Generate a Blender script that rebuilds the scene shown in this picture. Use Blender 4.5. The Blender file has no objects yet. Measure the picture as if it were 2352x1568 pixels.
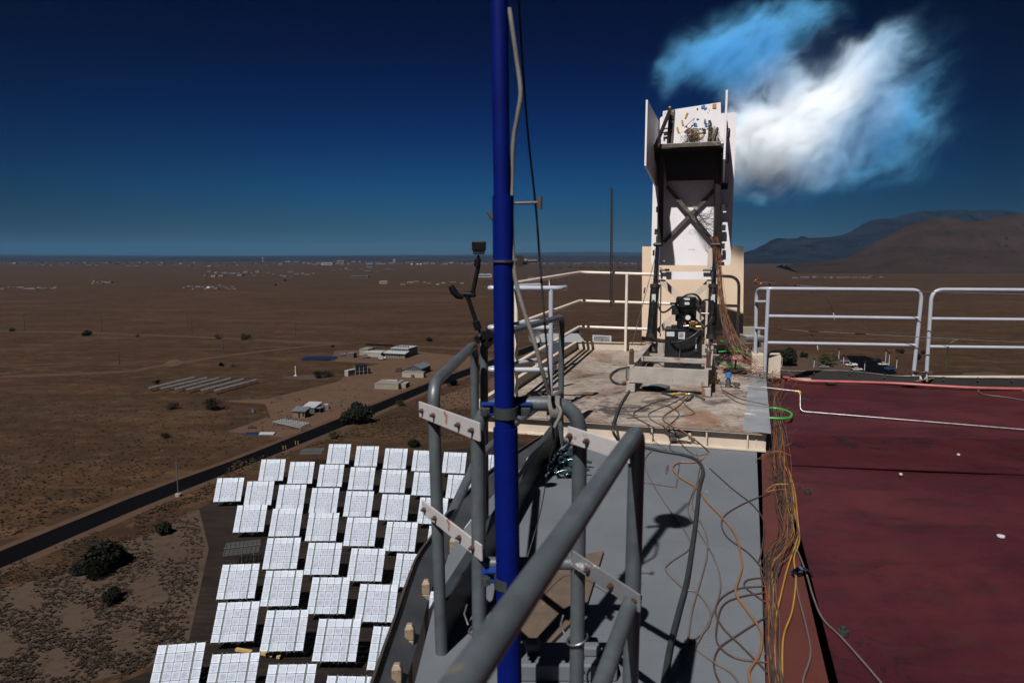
import bpy, bmesh, math, random
from mathutils import Vector, Matrix, noise as mnoise
rnd = random.Random(7)
sc = bpy.context.scene
R = math.radians

# ------------------------------------------------------------------ camera, sky, sun, exposure
EYE = Vector((0, 0, 1.6))
FOC, CU, CV = 1568.0, 1176.0, 784.0            # the photograph measured 2352 px wide, 24 mm lens
TH = math.atan(196 / 1568)
cth, sth = math.cos(TH), math.sin(TH)
cam_d = bpy.data.cameras.new("camera")
cam = bpy.data.objects.new("camera", cam_d)
sc.collection.objects.link(cam)
cam.location = EYE
cam.rotation_euler = (math.pi / 2 - TH, 0, 0)
cam_d.lens = 24
cam_d.sensor_width = 36
cam_d.clip_start = 0.05
cam_d.clip_end = 200000
cam_d.dof.use_dof = True
cam_d.dof.focus_distance = 8.2
cam_d.dof.aperture_fstop = 4.0
sc.camera = cam

SUN_AZ, SUN_EL = 28.2, 53.0                    # shadows run 28 degrees right of straight ahead
S = Vector((-math.sin(R(SUN_AZ)) * math.cos(R(SUN_EL)), -math.cos(R(SUN_AZ)) * math.cos(R(SUN_EL)), math.sin(R(SUN_EL))))
sl = bpy.data.lights.new("sun", 'SUN')
sl.energy = 5.0
sl.angle = R(0.53)
sl.color = (1.0, 0.955, 0.90)
sun = bpy.data.objects.new("sun", sl)
sc.collection.objects.link(sun)
sun.rotation_euler = S.to_track_quat('Z', 'Y').to_euler()

world = bpy.data.worlds.new("World")
sc.world = world
world.use_nodes = True
wn, wl = world.node_tree.nodes, world.node_tree.links
wn.clear()
w_out = wn.new('ShaderNodeOutputWorld')
w_bg = wn.new('ShaderNodeBackground')
w_bg.inputs['Strength'].default_value = 0.05
w_sky = wn.new('ShaderNodeTexSky')
w_sky.sky_type = 'NISHITA'
w_sky.sun_disc = False
w_sky.sun_elevation = R(SUN_EL)
w_sky.sun_rotation = R(180 + SUN_AZ)
w_sky.altitude = 1700
w_sky.dust_density = 0.3
w_sky.ozone_density = 2.0
# polarised high-desert sky: the real sky thinned and deepened towards the zenith
w_tc = wn.new('ShaderNodeTexCoord')
w_sep = wn.new('ShaderNodeSeparateXYZ')
wl.new(w_tc.outputs['Generated'], w_sep.inputs[0])
w_ramp = wn.new('ShaderNodeValToRGB')
wl.new(w_sep.outputs['Z'], w_ramp.inputs['Fac'])
SKY = [(0.0, (0.075, 0.115, 0.13)), (0.03, (.050, .115, .175)), (0.09, (0.020, 0.120, 0.250)), (0.175, (0.002, 0.052, 0.19)),
       (0.26, (.0008, .018, .105)), (0.33, (0.0004, 0.007, 0.064)), (1.0, (0.006, 0.023, 0.09))]
el = w_ramp.color_ramp.elements
while len(el) < len(SKY):
    el.new(0.5)
for e, (p, c) in zip(el, SKY):
    e.position = p
    e.color = (*c, 1)
w_mul = wn.new('ShaderNodeMix')
w_mul.data_type = 'RGBA'
w_mul.blend_type = 'MULTIPLY'
w_mul.inputs[0].default_value = 1
wl.new(w_sky.outputs[0], w_mul.inputs[6])
wl.new(w_ramp.outputs[0], w_mul.inputs[7])
# the polarised band: darker away from the middle of the northern sky
w_abs = wn.new('ShaderNodeMath'); w_abs.operation = 'MULTIPLY_ADD'
w_abs.inputs[1].default_value = 1.0; w_abs.inputs[2].default_value = 0.06
wl.new(w_sep.outputs['X'], w_abs.inputs[0])
w_sq = wn.new('ShaderNodeMath'); w_sq.operation = 'MULTIPLY'
wl.new(w_abs.outputs[0], w_sq.inputs[0]); wl.new(w_abs.outputs[0], w_sq.inputs[1])
w_fac = wn.new('ShaderNodeMath'); w_fac.operation = 'MULTIPLY_ADD'; w_fac.use_clamp = True
w_fac.inputs[1].default_value = -1.55; w_fac.inputs[2].default_value = 1.0
wl.new(w_sq.outputs[0], w_fac.inputs[0])
w_max = wn.new('ShaderNodeMath'); w_max.operation = 'MAXIMUM'; w_max.inputs[1].default_value = 0.40
wl.new(w_fac.outputs[0], w_max.inputs[0])
w_m2 = wn.new('ShaderNodeMix'); w_m2.data_type = 'RGBA'; w_m2.blend_type = 'MULTIPLY'; w_m2.inputs[0].default_value = 1
wl.new(w_mul.outputs[2], w_m2.inputs[6]); wl.new(w_max.outputs[0], w_m2.inputs[7])
wl.new(w_m2.outputs[2], w_bg.inputs[0])
wl.new(w_bg.outputs[0], w_out.inputs[0])

sc.view_settings.view_transform = 'Standard'
sc.view_settings.look = 'None'
sc.view_settings.exposure = 0.75
sc.view_settings.gamma = 1
sc.render.engine = 'CYCLES'
cy = sc.cycles
cy.use_denoising = True
cy.max_bounces = 9
cy.diffuse_bounces = 2
cy.glossy_bounces = 3
cy.transparent_max_bounces = 12
cy.volume_bounces = 8
cy.sample_clamp_indirect = 4

# ------------------------------------------------------------------ helpers
def ray(u, v):
    a, b = (u - CU) / FOC, (CV - v) / FOC
    return Vector((a, cth + b * sth, -sth + b * cth))
def G(u, v, z=0.0):
    d = ray(u, v)
    return EYE + d * ((z - EYE.z) / d.z)
def PY(u, v, y):
    d = ray(u, v)
    return EYE + d * (y / d.y)
GZ = -56.0

class MB:
    def __init__(s):
        s.v, s.f, s.sm = [], [], []
    def add(s, vs, fs, smooth=False):
        o = len(s.v)
        s.v += [Vector(p) for p in vs]
        s.f += [tuple(i + o for i in f) for f in fs]
        s.sm += [smooth] * len(fs)
        return s
    def box(s, c, size, rz=0, M=None):
        hx, hy, hz = size[0] / 2, size[1] / 2, size[2] / 2
        vs = [Vector((x, y, z)) for x in (-hx, hx) for y in (-hy, hy) for z in (-hz, hz)]
        if M is None:
            M = Matrix.Rotation(rz, 3, 'Z')
        vs = [M @ p + Vector(c) for p in vs]
        return s.add(vs, [(0, 1, 3, 2), (4, 6, 7, 5), (0, 4, 5, 1), (2, 3, 7, 6), (0, 2, 6, 4), (1, 5, 7, 3)])
    def bar(s, a, b, w, h, up=(0, 0, 1)):
        a, b = Vector(a), Vector(b)
        d = (b - a).normalized()
        upv = Vector(up)
        if abs(d.dot(upv)) > 0.98:
            upv = Vector((0, 1, 0))
        x = d.cross(upv).normalized()
        z = x.cross(d)
        M = Matrix((x, d, z)).transposed()
        return s.box((a + b) / 2, (w, (b - a).length, h), M=M)
    def tube(s, pts, r, n=10, caps=True, closed=False):
        pts = [Vector(p) for p in pts]
        m = len(pts)
        rs = r if isinstance(r, (list, tuple)) else [r] * m
        rings = []
        prev = None
        for i, p in enumerate(pts):
            if closed:
                t = pts[(i + 1) % m] - pts[i - 1]
            else:
                t = pts[min(i + 1, m - 1)] - pts[max(i - 1, 0)]
            if t.length < 1e-9:
                t = Vector((0, 0, 1))
            t.normalize()
            if prev is None:
                ref = Vector((0, 0, 1)) if abs(t.z) < 0.9 else Vector((1, 0, 0))
                x = t.cross(ref).normalized()
            else:
                x = (prev - t * prev.dot(t))
                x = x.normalized() if x.length > 1e-6 else t.orthogonal().normalized()
            prev = x
            y = t.cross(x)
            rings.append([p + (x * math.cos(2 * math.pi * k / n) + y * math.sin(2 * math.pi * k / n)) * rs[i] for k in range(n)])
        vs = [q for ring in rings for q in ring]
        fs = []
        for i in range(m if closed else m - 1):
            j = (i + 1) % m
            for k in range(n):
                k2 = (k + 1) % n
                fs.append((i * n + k, i * n + k2, j * n + k2, j * n + k))
        s.add(vs, fs, True)
        if caps and not closed:
            # caps get vertices of their own, so that the long sides keep clean normals
            s.add(rings[0], [tuple(reversed(range(n)))])
            s.add(rings[-1], [tuple(range(n))])
        return s
    def cyl(s, a, b, r, n=16, r2=None):
        return s.tube([a, b], [r, r if r2 is None else r2], n)
    def prism(s, poly, z0, z1):
        n = len(poly)
        vs = [(p[0], p[1], z0) for p in poly] + [(p[0], p[1], z1) for p in poly]
        fs = [tuple(reversed(range(n))), tuple(range(n, 2 * n))]
        fs += [(i, (i + 1) % n, n + (i + 1) % n, n + i) for i in range(n)]
        return s.add(vs, fs)
    def plate(s, pts, thick):
        """a flat plate of real thickness through coplanar points"""
        pts = [Vector(p) for p in pts]
        nrm = (pts[1] - pts[0]).cross(pts[2] - pts[0]).normalized() * thick / 2
        n = len(pts)
        vs = [p + nrm for p in pts] + [p - nrm for p in pts]
        fs = [tuple(range(n)), tuple(reversed(range(n, 2 * n)))]
        fs += [(i, n + i, n + (i + 1) % n, (i + 1) % n) for i in range(n)]
        return s.add(vs, fs)
    def sheet(s, poly, z):
        return s.add([(p[0], p[1], z) for p in poly], [tuple(range(len(poly)))])
    def ball(s, c, r, n=10, sq=(1, 1, 1)):
        c = Vector(c)
        vs, fs = [], []
        m = n // 2 + 1
        for i in range(m + 1):
            a = math.pi * i / m
            for k in range(n):
                b = 2 * math.pi * k / n
                vs.append(c + Vector((math.sin(a) * math.cos(b) * sq[0], math.sin(a) * math.sin(b) * sq[1], math.cos(a) * sq[2])) * r)
        for i in range(m):
            for k in range(n):
                fs.append((i * n + k, (i + 1) * n + k, (i + 1) * n + (k + 1) % n, i * n + (k + 1) % n))
        return s.add(vs, fs, True)
    def mesh(s, name, mat, off=None):
        me = bpy.data.meshes.new(name)
        vs = s.v
        if off is not None:
            vs = [off @ p for p in vs]
        me.from_pydata([tuple(p) for p in vs], [], s.f)
        me.polygons.foreach_set('use_smooth', s.sm)
        for m in (mat if isinstance(mat, (list, tuple)) else [mat]):
            me.materials.append(m)
        me.update()
        return me

MW = {}
def T(name, label, cat, loc=(0, 0, 0), rz=0.0, group=None, kind=None):
    o = bpy.data.objects.new(name, None)
    sc.collection.objects.link(o)
    o.location = loc
    o.rotation_euler = (0, 0, rz)
    o.empty_display_size = 0.2
    MW[o.name] = Matrix.Translation(Vector(loc)) @ Matrix.Rotation(rz, 4, 'Z')
    o['label'] = label
    o['category'] = cat
    if group:
        o['group'] = group
    if kind:
        o['kind'] = kind
    return o
def tag(o, label=None, cat=None, group=None, kind=None):
    for k, x in (('label', label), ('category', cat), ('group', group), ('kind', kind)):
        if x:
            o[k] = x
    return o
def O(name, mb, mat, parent=None, world=False, bevel=0, label=None, cat=None, group=None, kind=None, loc=None):
    """link one mesh object; world=True: mb is in world coordinates while the parent sits elsewhere"""
    off = None
    if parent is not None and world:
        off = MW[parent.name].inverted()
    elif parent is None and loc is not None:
        off = Matrix.Translation(-Vector(loc))
    me = mb.mesh(name, mat, off)
    o = bpy.data.objects.new(name, me)
    sc.collection.objects.link(o)
    if parent is not None:
        o.parent = parent
        MW[o.name] = MW[parent.name]
    elif loc is not None:
        o.location = loc
        MW[o.name] = Matrix.Translation(Vector(loc))
    else:
        MW[o.name] = Matrix.Identity(4)
    if bevel:
        b = o.modifiers.new("bevel", 'BEVEL')
        b.width = bevel
        b.segments = 2
        b.limit_method = 'ANGLE'
        b.angle_limit = R(40)
    tag(o, label, cat, group, kind)
    return o
def dup(root, loc, rz=None, label=None, group=None):
    r = root.copy()
    sc.collection.objects.link(r)
    r.location = loc
    if rz is not None:
        r.rotation_euler = (0, 0, rz)
    if label:
        r['label'] = label
    if group:
        r['group'] = group
    for ch in list(root.children):
        c = ch.copy()
        sc.collection.objects.link(c)
        c.parent = r
        for g in ch.children:
            d = g.copy()
            sc.collection.objects.link(d)
            d.parent = c
    return r
def fillet(pts, rad, seg=6):
    pts = [Vector(p) for p in pts]
    out = [pts[0]]
    for i in range(1, len(pts) - 1):
        a, b, c = pts[i - 1], pts[i], pts[i + 1]
        d1, d2 = (a - b), (c - b)
        k = min(rad, d1.length * 0.45, d2.length * 0.45)
        p1, p2 = b + d1.normalized() * k, b + d2.normalized() * k
        for j in range(seg + 1):
            t = j / seg
            out.append(p1 * (1 - t) ** 2 + b * 2 * t * (1 - t) + p2 * t * t)
    out.append(pts[-1])
    return out
def spline(pts, n=8):
    pts = [Vector(p) for p in pts]
    P = [pts[0] * 2 - pts[1]] + pts + [pts[-1] * 2 - pts[-2]]
    out = []
    for i in range(1, len(P) - 2):
        p0, p1, p2, p3 = P[i - 1:i + 3]
        for j in range(n):
            t = j / n
            out.append(0.5 * ((2 * p1) + (p2 - p0) * t + (2 * p0 - 5 * p1 + 4 * p2 - p3) * t * t + (3 * p1 - p0 - 3 * p2 + p3) * t ** 3))
    out.append(pts[-1])
    return out

# ------------------------------------------------------------------ materials
def mat_new(name):
    m = bpy.data.materials.new(name)
    m.use_nodes = True
    nt = m.node_tree
    nt.nodes.clear()
    out = nt.nodes.new('ShaderNodeOutputMaterial')
    b = nt.nodes.new('ShaderNodeBsdfPrincipled')
    nt.links.new(b.outputs[0], out.inputs['Surface'])
    return m, nt, b, out
def n_noise(nt, vec, scale, detail=4, rough=0.55, dist=0.0):
    n = nt.nodes.new('ShaderNodeTexNoise')
    n.inputs['Scale'].default_value = scale
    n.inputs['Detail'].default_value = detail
    n.inputs['Roughness'].default_value = rough
    n.inputs['Distortion'].default_value = dist
    if vec is not None:
        nt.links.new(vec, n.inputs['Vector'])
    return n.outputs['Fac']
def n_ramp(nt, fac, stops, interp='LINEAR'):
    r = nt.nodes.new('ShaderNodeValToRGB')
    r.color_ramp.interpolation = interp
    e = r.color_ramp.elements
    while len(e) < len(stops):
        e.new(0.5)
    for q, (p, c) in zip(e, stops):
        q.position = p
        q.color = (*c, 1) if isinstance(c, tuple) else (c, c, c, 1)
    nt.links.new(fac, r.inputs['Fac'])
    return r.outputs['Color']
def n_mix(nt, fac, a, b, blend='MIX'):
    m = nt.nodes.new('ShaderNodeMix')
    m.data_type = 'RGBA'
    m.blend_type = blend
    for sock, x in ((m.inputs[0], fac), (m.inputs[6], a), (m.inputs[7], b)):
        if isinstance(x, bpy.types.NodeSocket):
            nt.links.new(x, sock)
        elif isinstance(x, tuple):
            sock.default_value = (*x, 1)
        else:
            sock.default_value = x
    return m.outputs[2]
def n_coord(nt, scale=(1, 1, 1), rot=(0, 0, 0), loc=(0, 0, 0), kind='Object'):
    tc = nt.nodes.new('ShaderNodeTexCoord')
    mp = nt.nodes.new('ShaderNodeMapping')
    mp.inputs['Scale'].default_value = scale
    mp.inputs['Rotation'].default_value = rot
    mp.inputs['Location'].default_value = loc
    nt.links.new(tc.outputs[kind], mp.inputs['Vector'])
    return mp.outputs[0]
def n_bump(nt, b, h, strength=0.2, dist=0.01):
    bp = nt.nodes.new('ShaderNodeBump')
    bp.inputs['Strength'].default_value = strength
    bp.inputs['Distance'].default_value = dist
    nt.links.new(h, bp.inputs['Height'])
    nt.links.new(bp.outputs[0], b.inputs['Normal'])

def worn(name, col, rough=0.5, metal=0.0, var=0.25, wear=None, wear_amt=0.0, wear_scale=6, scale=8, bump=0.1, bscale=60):
    """painted or bare surface: base tone with mottling, plus patches of a second colour (rust, dirt, bare metal)"""
    m, nt, b, _ = mat_new(name)
    co = n_coord(nt)
    f = n_noise(nt, co, scale, 5, 0.6)
    lo = tuple(c * (1 - var) for c in col)
    hi = tuple(min(1, c * (1 + var * 0.7)) for c in col)
    c = n_ramp(nt, f, [(0.3, lo), (0.7, hi)])
    if wear:
        w = n_noise(nt, co, wear_scale, 8, 0.7, 0.4)
        t = 0.72 - wear_amt
        k = n_ramp(nt, w, [(t, 0.0), (t + 0.06, 1.0)])
        c = n_mix(nt, k, c, wear)
        rr = n_ramp(nt, w, [(t, rough), (t + 0.06, 0.85)])
        nt.links.new(rr, b.inputs['Roughness'])
    else:
        rr = n_ramp(nt, n_noise(nt, co, scale * 3, 3), [(0.3, max(0.05, rough - 0.08)), (0.7, min(1, rough + 0.12))])
        nt.links.new(rr, b.inputs['Roughness'])
    nt.links.new(c, b.inputs['Base Color'])
    b.inputs['Metallic'].default_value = metal
    if bump:
        n_bump(nt, b, n_noise(nt, co, bscale, 3), bump, 0.004)
    return m

RUST = (0.12, 0.05, 0.02)
M = {}
M['grey'] = worn('grey_pipe_paint', (0.0456, 0.05472, 0.06232), 0.42, 0, 0.3, (0.062, 0.050, 0.040), 0.10, 16, 9, 0.15, 150)
M['greyd'] = worn('dark_grey_pipe_paint', (0.01976, 0.0228, 0.02584), 0.4, 0, 0.22, (0.0456, 0.0266, 0.019), 0.04, 9, 14, 0.15, 150)
M['blue'] = worn('blue_mast_paint', (0.00061, 0.00456, 0.076), 0.6, 0, 0.3, (0.006, 0.008, 0.02), 0.07, 14, 5, 0.1, 120)
M['blue2'] = worn('bright_blue_paint', (0.00243, 0.02128, 0.13376), 0.45, 0, 0.2, (0.038, 0.038, 0.0456), 0.02, 12)
M['white'] = worn('white_rail_paint', (0.23712, 0.25133, 0.29876), 0.32, 0, 0.1, (0.0684, 0.076, 0.0988), 0.015, 7, 6, 0.08, 100)
M['cream'] = worn('cream_rail_paint', (0.44992, 0.40128, 0.35264), 0.42, 0, 0.12, (0.1672, 0.0836, 0.0456), 0.07, 7, 6, 0.15, 90)
M['creamsteel'] = worn('cream_structural_steel', (0.33501, 0.28302, 0.23104), 0.5, 0, 0.14, (0.1824, 0.0836, 0.0342), 0.10, 4.5, 6, 0.2, 60)
M['tansteel'] = worn('tan_rusty_bracket', (0.15, 0.118, 0.082), 0.55, 0, 0.2, (0.1216, 0.057, 0.0228), 0.16, 14, 12, 0.2, 60)
M['plate_white'] = worn('white_coated_plate', (0.47424, 0.46208, 0.4864), 0.5, 0, 0.07, (0.266, 0.2508, 0.2584), 0.03, 5, 3, 0.05, 60)
M['beige'] = worn('beige_panel_paint', (0.46208, 0.35811, 0.27147), 0.55, 0, 0.06, (0.38, 0.2584, 0.1672), 0.04, 2, 2, 0.05, 60)
M['strap'] = worn('rusty_white_strap', (0.27147, 0.25992, 0.27147), 0.5, 0, 0.12, (0.152, 0.0646, 0.0266), 0.13, 10, 9, 0.2, 90)
M['strapg'] = worn('grey_peeling_strap', (0.08512, 0.08938, 0.09789), 0.5, 0, 0.15, (0.38, 0.3648, 0.3952), 0.13, 7, 9, 0.2, 90)
M['rust'] = worn('rusted_steel', (0.0342, 0.01368, 0.0076), 0.8, 0.1, 0.45, (0.0836, 0.0342, 0.01368), 0.08, 14, 20, 0.3, 120)
M['steel'] = worn('bare_dark_steel', (0.0646, 0.05168, 0.0456), 0.45, 0.25, 0.4, (0.2432, 0.2052, 0.1824), 0.14, 12, 16, 0.2, 120)
M['blacksteel'] = worn('black_steel', (0.01338, 0.01094, 0.01094), 0.5, 0.2, 0.3, (0.076, 0.0456, 0.0342), 0.04, 12)
M['bolt'] = worn('bolt_metal', (0.0608, 0.05168, 0.04864), 0.45, 0.7, 0.4)
M['zinc'] = worn('zinc_metal', (0.21706, 0.21706, 0.22222), 0.35, 0.9, 0.25)
M['chrome'] = worn('chrome_rod', (0.2128, 0.2432, 0.304), 0.13, 1.0, 0.1, bump=0)
M['black'] = worn('black_paint', (0.0073, 0.0073, 0.00851), 0.3, 0, 0.3, bump=0.03)
M['rubber'] = worn('black_rubber', (0.00973, 0.00973, 0.01094), 0.55, 0, 0.3)
M['plastic'] = worn('black_plastic', (0.00486, 0.00486, 0.00608), 0.4, 0, 0.3, bump=0.05)
M['label'] = worn('white_label', (0.32832, 0.33926, 0.36115), 0.5, 0, 0.06, bump=0)
M['tape'] = worn('yellow_film_tape', (0.3344, 0.17024, 0.01824), 0.3, 0, 0.15, bump=0)
M['bluetape'] = worn('blue_tape', (0.01824, 0.1216, 0.3344), 0.5, 0, 0.2, bump=0)
M['yellow'] = worn('yellow_plastic', (0.3648, 0.25536, 0.01824), 0.4, 0, 0.2, bump=0)
M['orangec'] = worn('orange_brown_cable', (0.13376, 0.0608, 0.02128), 0.55, 0, 0.2, bump=0)
M['yellowc'] = worn('yellow_cable', (0.21888, 0.1216, 0.01824), 0.5, 0, 0.2, bump=0)
M['brownc'] = worn('brown_wire', (0.03344, 0.01824, 0.0152), 0.6, 0, 0.3, bump=0)
M['greyc'] = worn('grey_cable', (0.07296, 0.05776, 0.05168), 0.55, 0, 0.2, bump=0)
M['redc'] = worn('red_orange_wire', (0.1216, 0.02736, 0.01216), 0.55, 0, 0.3, bump=0)
M['green'] = worn('green_hose', (0.01824, 0.1824, 0.0304), 0.4, 0, 0.2, bump=0)
M['pink'] = worn('pink_red_hose', (0.21888, 0.05472, 0.05472), 0.45, 0, 0.2, (0.228, 0.1216, 0.1064), 0.05, 5, bump=0)
M['blackc'] = worn('black_cable', (0.01338, 0.01459, 0.01702), 0.5, 0, 0.3, bump=0.05)
M['rope'] = worn('weathered_rope', (0.09728, 0.09242, 0.08755), 0.9, 0, 0.4, bump=0.6, bscale=250)
M['brass'] = worn('brass', (0.2128, 0.13376, 0.0608), 0.35, 0.9, 0.3, bump=0)
M['copper'] = worn('coppery_clamp', (0.2432, 0.07904, 0.03648), 0.35, 0.8, 0.3, bump=0)
M['ply'] = worn('stained_plywood', (0.0608, 0.04256, 0.0304), 0.7, 0, 0.3, (0.1672, 0.076, 0.0228), 0.16, 3)
M['lip'] = worn('rusty_gutter_steel', (0.02736, 0.02189, 0.02006), 0.65, 0.1, 0.45, (0.0988, 0.0456, 0.0266), 0.12, 5, 7, 0.3, 60)
M['gutter'] = worn('blue_grey_gutter_sheet', (0.03618, 0.04043, 0.04894), 0.45, 0.1, 0.35, (0.038, 0.0304, 0.0266), 0.1, 3, 4, 0.2, 40)
M['concrete'] = worn('tower_concrete', (0.13619, 0.12342, 0.11066), 0.85, 0, 0.15, (0.1672, 0.1444, 0.1292), 0.08, 0.5, 0.3, 0.2, 4)
M['flap'] = worn('black_edge_flap', (0.0073, 0.00608, 0.00669), 0.7, 0, 0.4, (0.038, 0.0228, 0.019), 0.04, 5)

# ------------------------------------------------------------------ special materials
def deck_mat():
    m, nt, b, _ = mat_new('grey_deck_coating')
    co = n_coord(nt)
    c = n_ramp(nt, n_noise(nt, co, 1.3, 6, 0.6), [(0.3, (0.06369, 0.07364, 0.08474)), (0.7, (0.08968, 0.09956, 0.11537))])
    g = n_noise(nt, co, 220, 2)
    c = n_mix(nt, n_ramp(nt, g, [(0.35, 0.55), (0.65, 0.0)]), c, (0.04727, 0.05472, 0.06437))
    red = n_ramp(nt, n_noise(nt, co, 3.2, 9, 0.75, 0.6), [(0.70, 0.0), (0.73, 0.8)])
    c = n_mix(nt, red, c, (0.05662, 0.0174, 0.01611))
    dirt = n_ramp(nt, n_noise(nt, n_coord(nt, (1, .35, 1)), 4, 7, 0.7), [(0.55, 0.0), (0.8, 0.55)])
    c = n_mix(nt, dirt, c, (0.04727, 0.04226, 0.03762))
    spec = nt.nodes.new('ShaderNodeTexVoronoi')
    spec.inputs['Scale'].default_value = 5
    nt.links.new(co, spec.inputs['Vector'])
    c = n_mix(nt, n_ramp(nt, spec.outputs['Distance'], [(0.035, 0.8), (0.05, 0.0)]), c, (0.19828, 0.20908, 0.22534))
    nt.links.new(c, b.inputs['Base Color'])
    b.inputs['Roughness'].default_value = 0.62
    n_bump(nt, b, g, 0.35, 0.004)
    return m
M['deck'] = deck_mat()

def roof_mat():
    m, nt, b, _ = mat_new('oxblood_red_roof_coating')
    co = n_coord(nt)
    str_ = n_coord(nt, (0.5, 1.3, 1), (0, 0, R(14)))
    c = n_ramp(nt, n_noise(nt, co, 0.7, 7, 0.62, 0.4), [(0.28, (0.0240, 0.0050, 0.0078)), (0.5, (0.0355, 0.0073, 0.0101)), (0.75, (0.0562, 0.0131, 0.0145))])
    st = n_ramp(nt, n_noise(nt, str_, 3.0, 8, 0.7, 0.5), [(0.46, 0.0), (0.70, 0.65)])
    c = n_mix(nt, st, c, (0.0098, 0.0032, 0.0054))
    br = n_ramp(nt, n_noise(nt, str_, 6.0, 10, 0.8, 0.2), [(0.53, 0.0), (0.62, 0.55)])
    c = n_mix(nt, br, c, (0.0286, 0.0128, 0.0108))
    dk = n_ramp(nt, n_noise(nt, co, 5.0, 10, 0.8, 1.0), [(0.56, 0.0), (0.60, 0.6)])
    dm = n_ramp(nt, n_noise(nt, co, 0.9, 3), [(0.5, 0.0), (0.62, 1.0)])
    c = n_mix(nt, n_mix(nt, dk, (0, 0, 0), dm), c, (0.0051, 0.0032, 0.0044))
    sp = nt.nodes.new('ShaderNodeTexVoronoi')
    sp.inputs['Scale'].default_value = 3.2
    nt.links.new(co, sp.inputs['Vector'])
    c = n_mix(nt, n_ramp(nt, sp.outputs['Distance'], [(0.012, 0.6), (0.02, 0.0)]), c, (0.0802, 0.0640, 0.0676))
    nt.links.new(c, b.inputs['Base Color'])
    b.inputs['Roughness'].default_value = 0.55
    n_bump(nt, b, n_noise(nt, co, 9, 9, 0.75), 0.5, 0.01)
    return m
M['roof'] = roof_mat()
M['plastic'].node_tree.nodes['Principled BSDF'].inputs['Specular IOR Level'].default_value = 0.12
M['roof'].node_tree.nodes['Principled BSDF'].inputs['Specular IOR Level'].default_value = 0.12
M['blue'].node_tree.nodes['Principled BSDF'].inputs['Specular IOR Level'].default_value = 0.06
M['roofstrip'] = worn('orange_red_roof_edge', (0.04712, 0.0095, 0.00646), 0.6, 0, 0.3, (0.01672, 0.00608, 0.00532), 0.12, 3, 2, 0.2, 50)

def platform_mat():
    m, nt, b, _ = mat_new('rust_stained_platform_plate')
    co = n_coord(nt)
    c = n_ramp(nt, n_noise(nt, co, 1.6, 6, 0.65), [(0.3, (0.14942, 0.12449, 0.10458)), (0.7, (0.24898, 0.21911, 0.19418))])
    ru = n_ramp(nt, n_noise(nt, co, 1.1, 9, 0.75, 0.8), [(0.46, 0.0), (0.62, 0.8)])
    c = n_mix(nt, ru, c, (0.08466, 0.04233, 0.02242))
    sc_ = n_ramp(nt, n_noise(nt, n_coord(nt, (1, 1.8, 1), (0, 0, R(30))), 9, 10, 0.85, 0.9), [(0.525, 0.0), (0.57, 0.85)])
    c = n_mix(nt, sc_, c, (0.03488, 0.02242, 0.01892))
    vor = n_ramp(nt, n_noise(nt, co, 0.8, 7, 0.7, 1.2), [(0.56, 0.0), (0.62, 0.85)])
    c = n_mix(nt, vor, c, (0.02493, 0.01991, 0.01991))
    geo = nt.nodes.new('ShaderNodeNewGeometry')
    nn = nt.nodes.new('ShaderNodeTexNoise'); nn.inputs['Scale'].default_value = 3.0; nn.inputs['Detail'].default_value = 8; nn.inputs['Roughness'].default_value = 0.75
    nt.links.new(geo.outputs['Position'], nn.inputs['Vector'])
    for (u_, v_, r_, col, st_) in ((1425, 940, .62, (0.0228, 0.01824, 0.01672), .95), (1520, 925, .40, (0.0266, 0.01976, 0.01748), .8), (1640, 925, .30, (0.0266, 0.01976, 0.01748), .7), (1350, 905, .35, (0.0532, 0.0266, 0.0152), .8),
                                   (1660, 850, .75, (0.1672, 0.0798, 0.0342), .75), (1330, 812, .9, (0.1824, 0.0912, 0.0418), .55), (1730, 985, .25, (0.0912, 0.038, 0.01672), .9), (1590, 960, .45, (0.1216, 0.057, 0.0266), .7)):
        pc = G(u_, v_, .17)
        dn_ = nt.nodes.new('ShaderNodeVectorMath'); dn_.operation = 'DISTANCE'
        nt.links.new(geo.outputs['Position'], dn_.inputs[0]); dn_.inputs[1].default_value = tuple(pc)
        k1 = nt.nodes.new('ShaderNodeMath'); k1.operation = 'MULTIPLY_ADD'; k1.inputs[1].default_value = -1.0 / r_; k1.inputs[2].default_value = 1.0
        nt.links.new(dn_.outputs['Value'], k1.inputs[0])
        k2 = nt.nodes.new('ShaderNodeMath'); k2.operation = 'MULTIPLY_ADD'; k2.inputs[1].default_value = 5.0; k2.inputs[2].default_value = -2.75
        nt.links.new(nn.outputs['Fac'], k2.inputs[0])
        k3 = nt.nodes.new('ShaderNodeMath'); k3.operation = 'ADD'
        nt.links.new(k1.outputs[0], k3.inputs[0]); nt.links.new(k2.outputs[0], k3.inputs[1])
        c = n_mix(nt, n_ramp(nt, k3.outputs[0], [(0.25, 0.0), (0.6, st_)]), c, col)
    nt.links.new(c, b.inputs['Base Color'])
    b.inputs['Roughness'].default_value = 0.6
    n_bump(nt, b, n_noise(nt, co, 12, 6), 0.4, 0.006)
    return m
M['platform'] = platform_mat()
M['frame'] = worn('smeared_white_frame_paint', (0.22, 0.20, 0.185), 0.5, 0, 0.28, (0.1216, 0.0532, 0.0228), 0.15, 4.5, 5, 0.25, 50)
M['galv'] = worn('streaked_grey_plate', (0.1368, 0.14592, 0.1596), 0.45, 0.0, 0.3, (0.38, 0.38, 0.38), 0.1, 3, 3, 0.1, 40)

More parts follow.
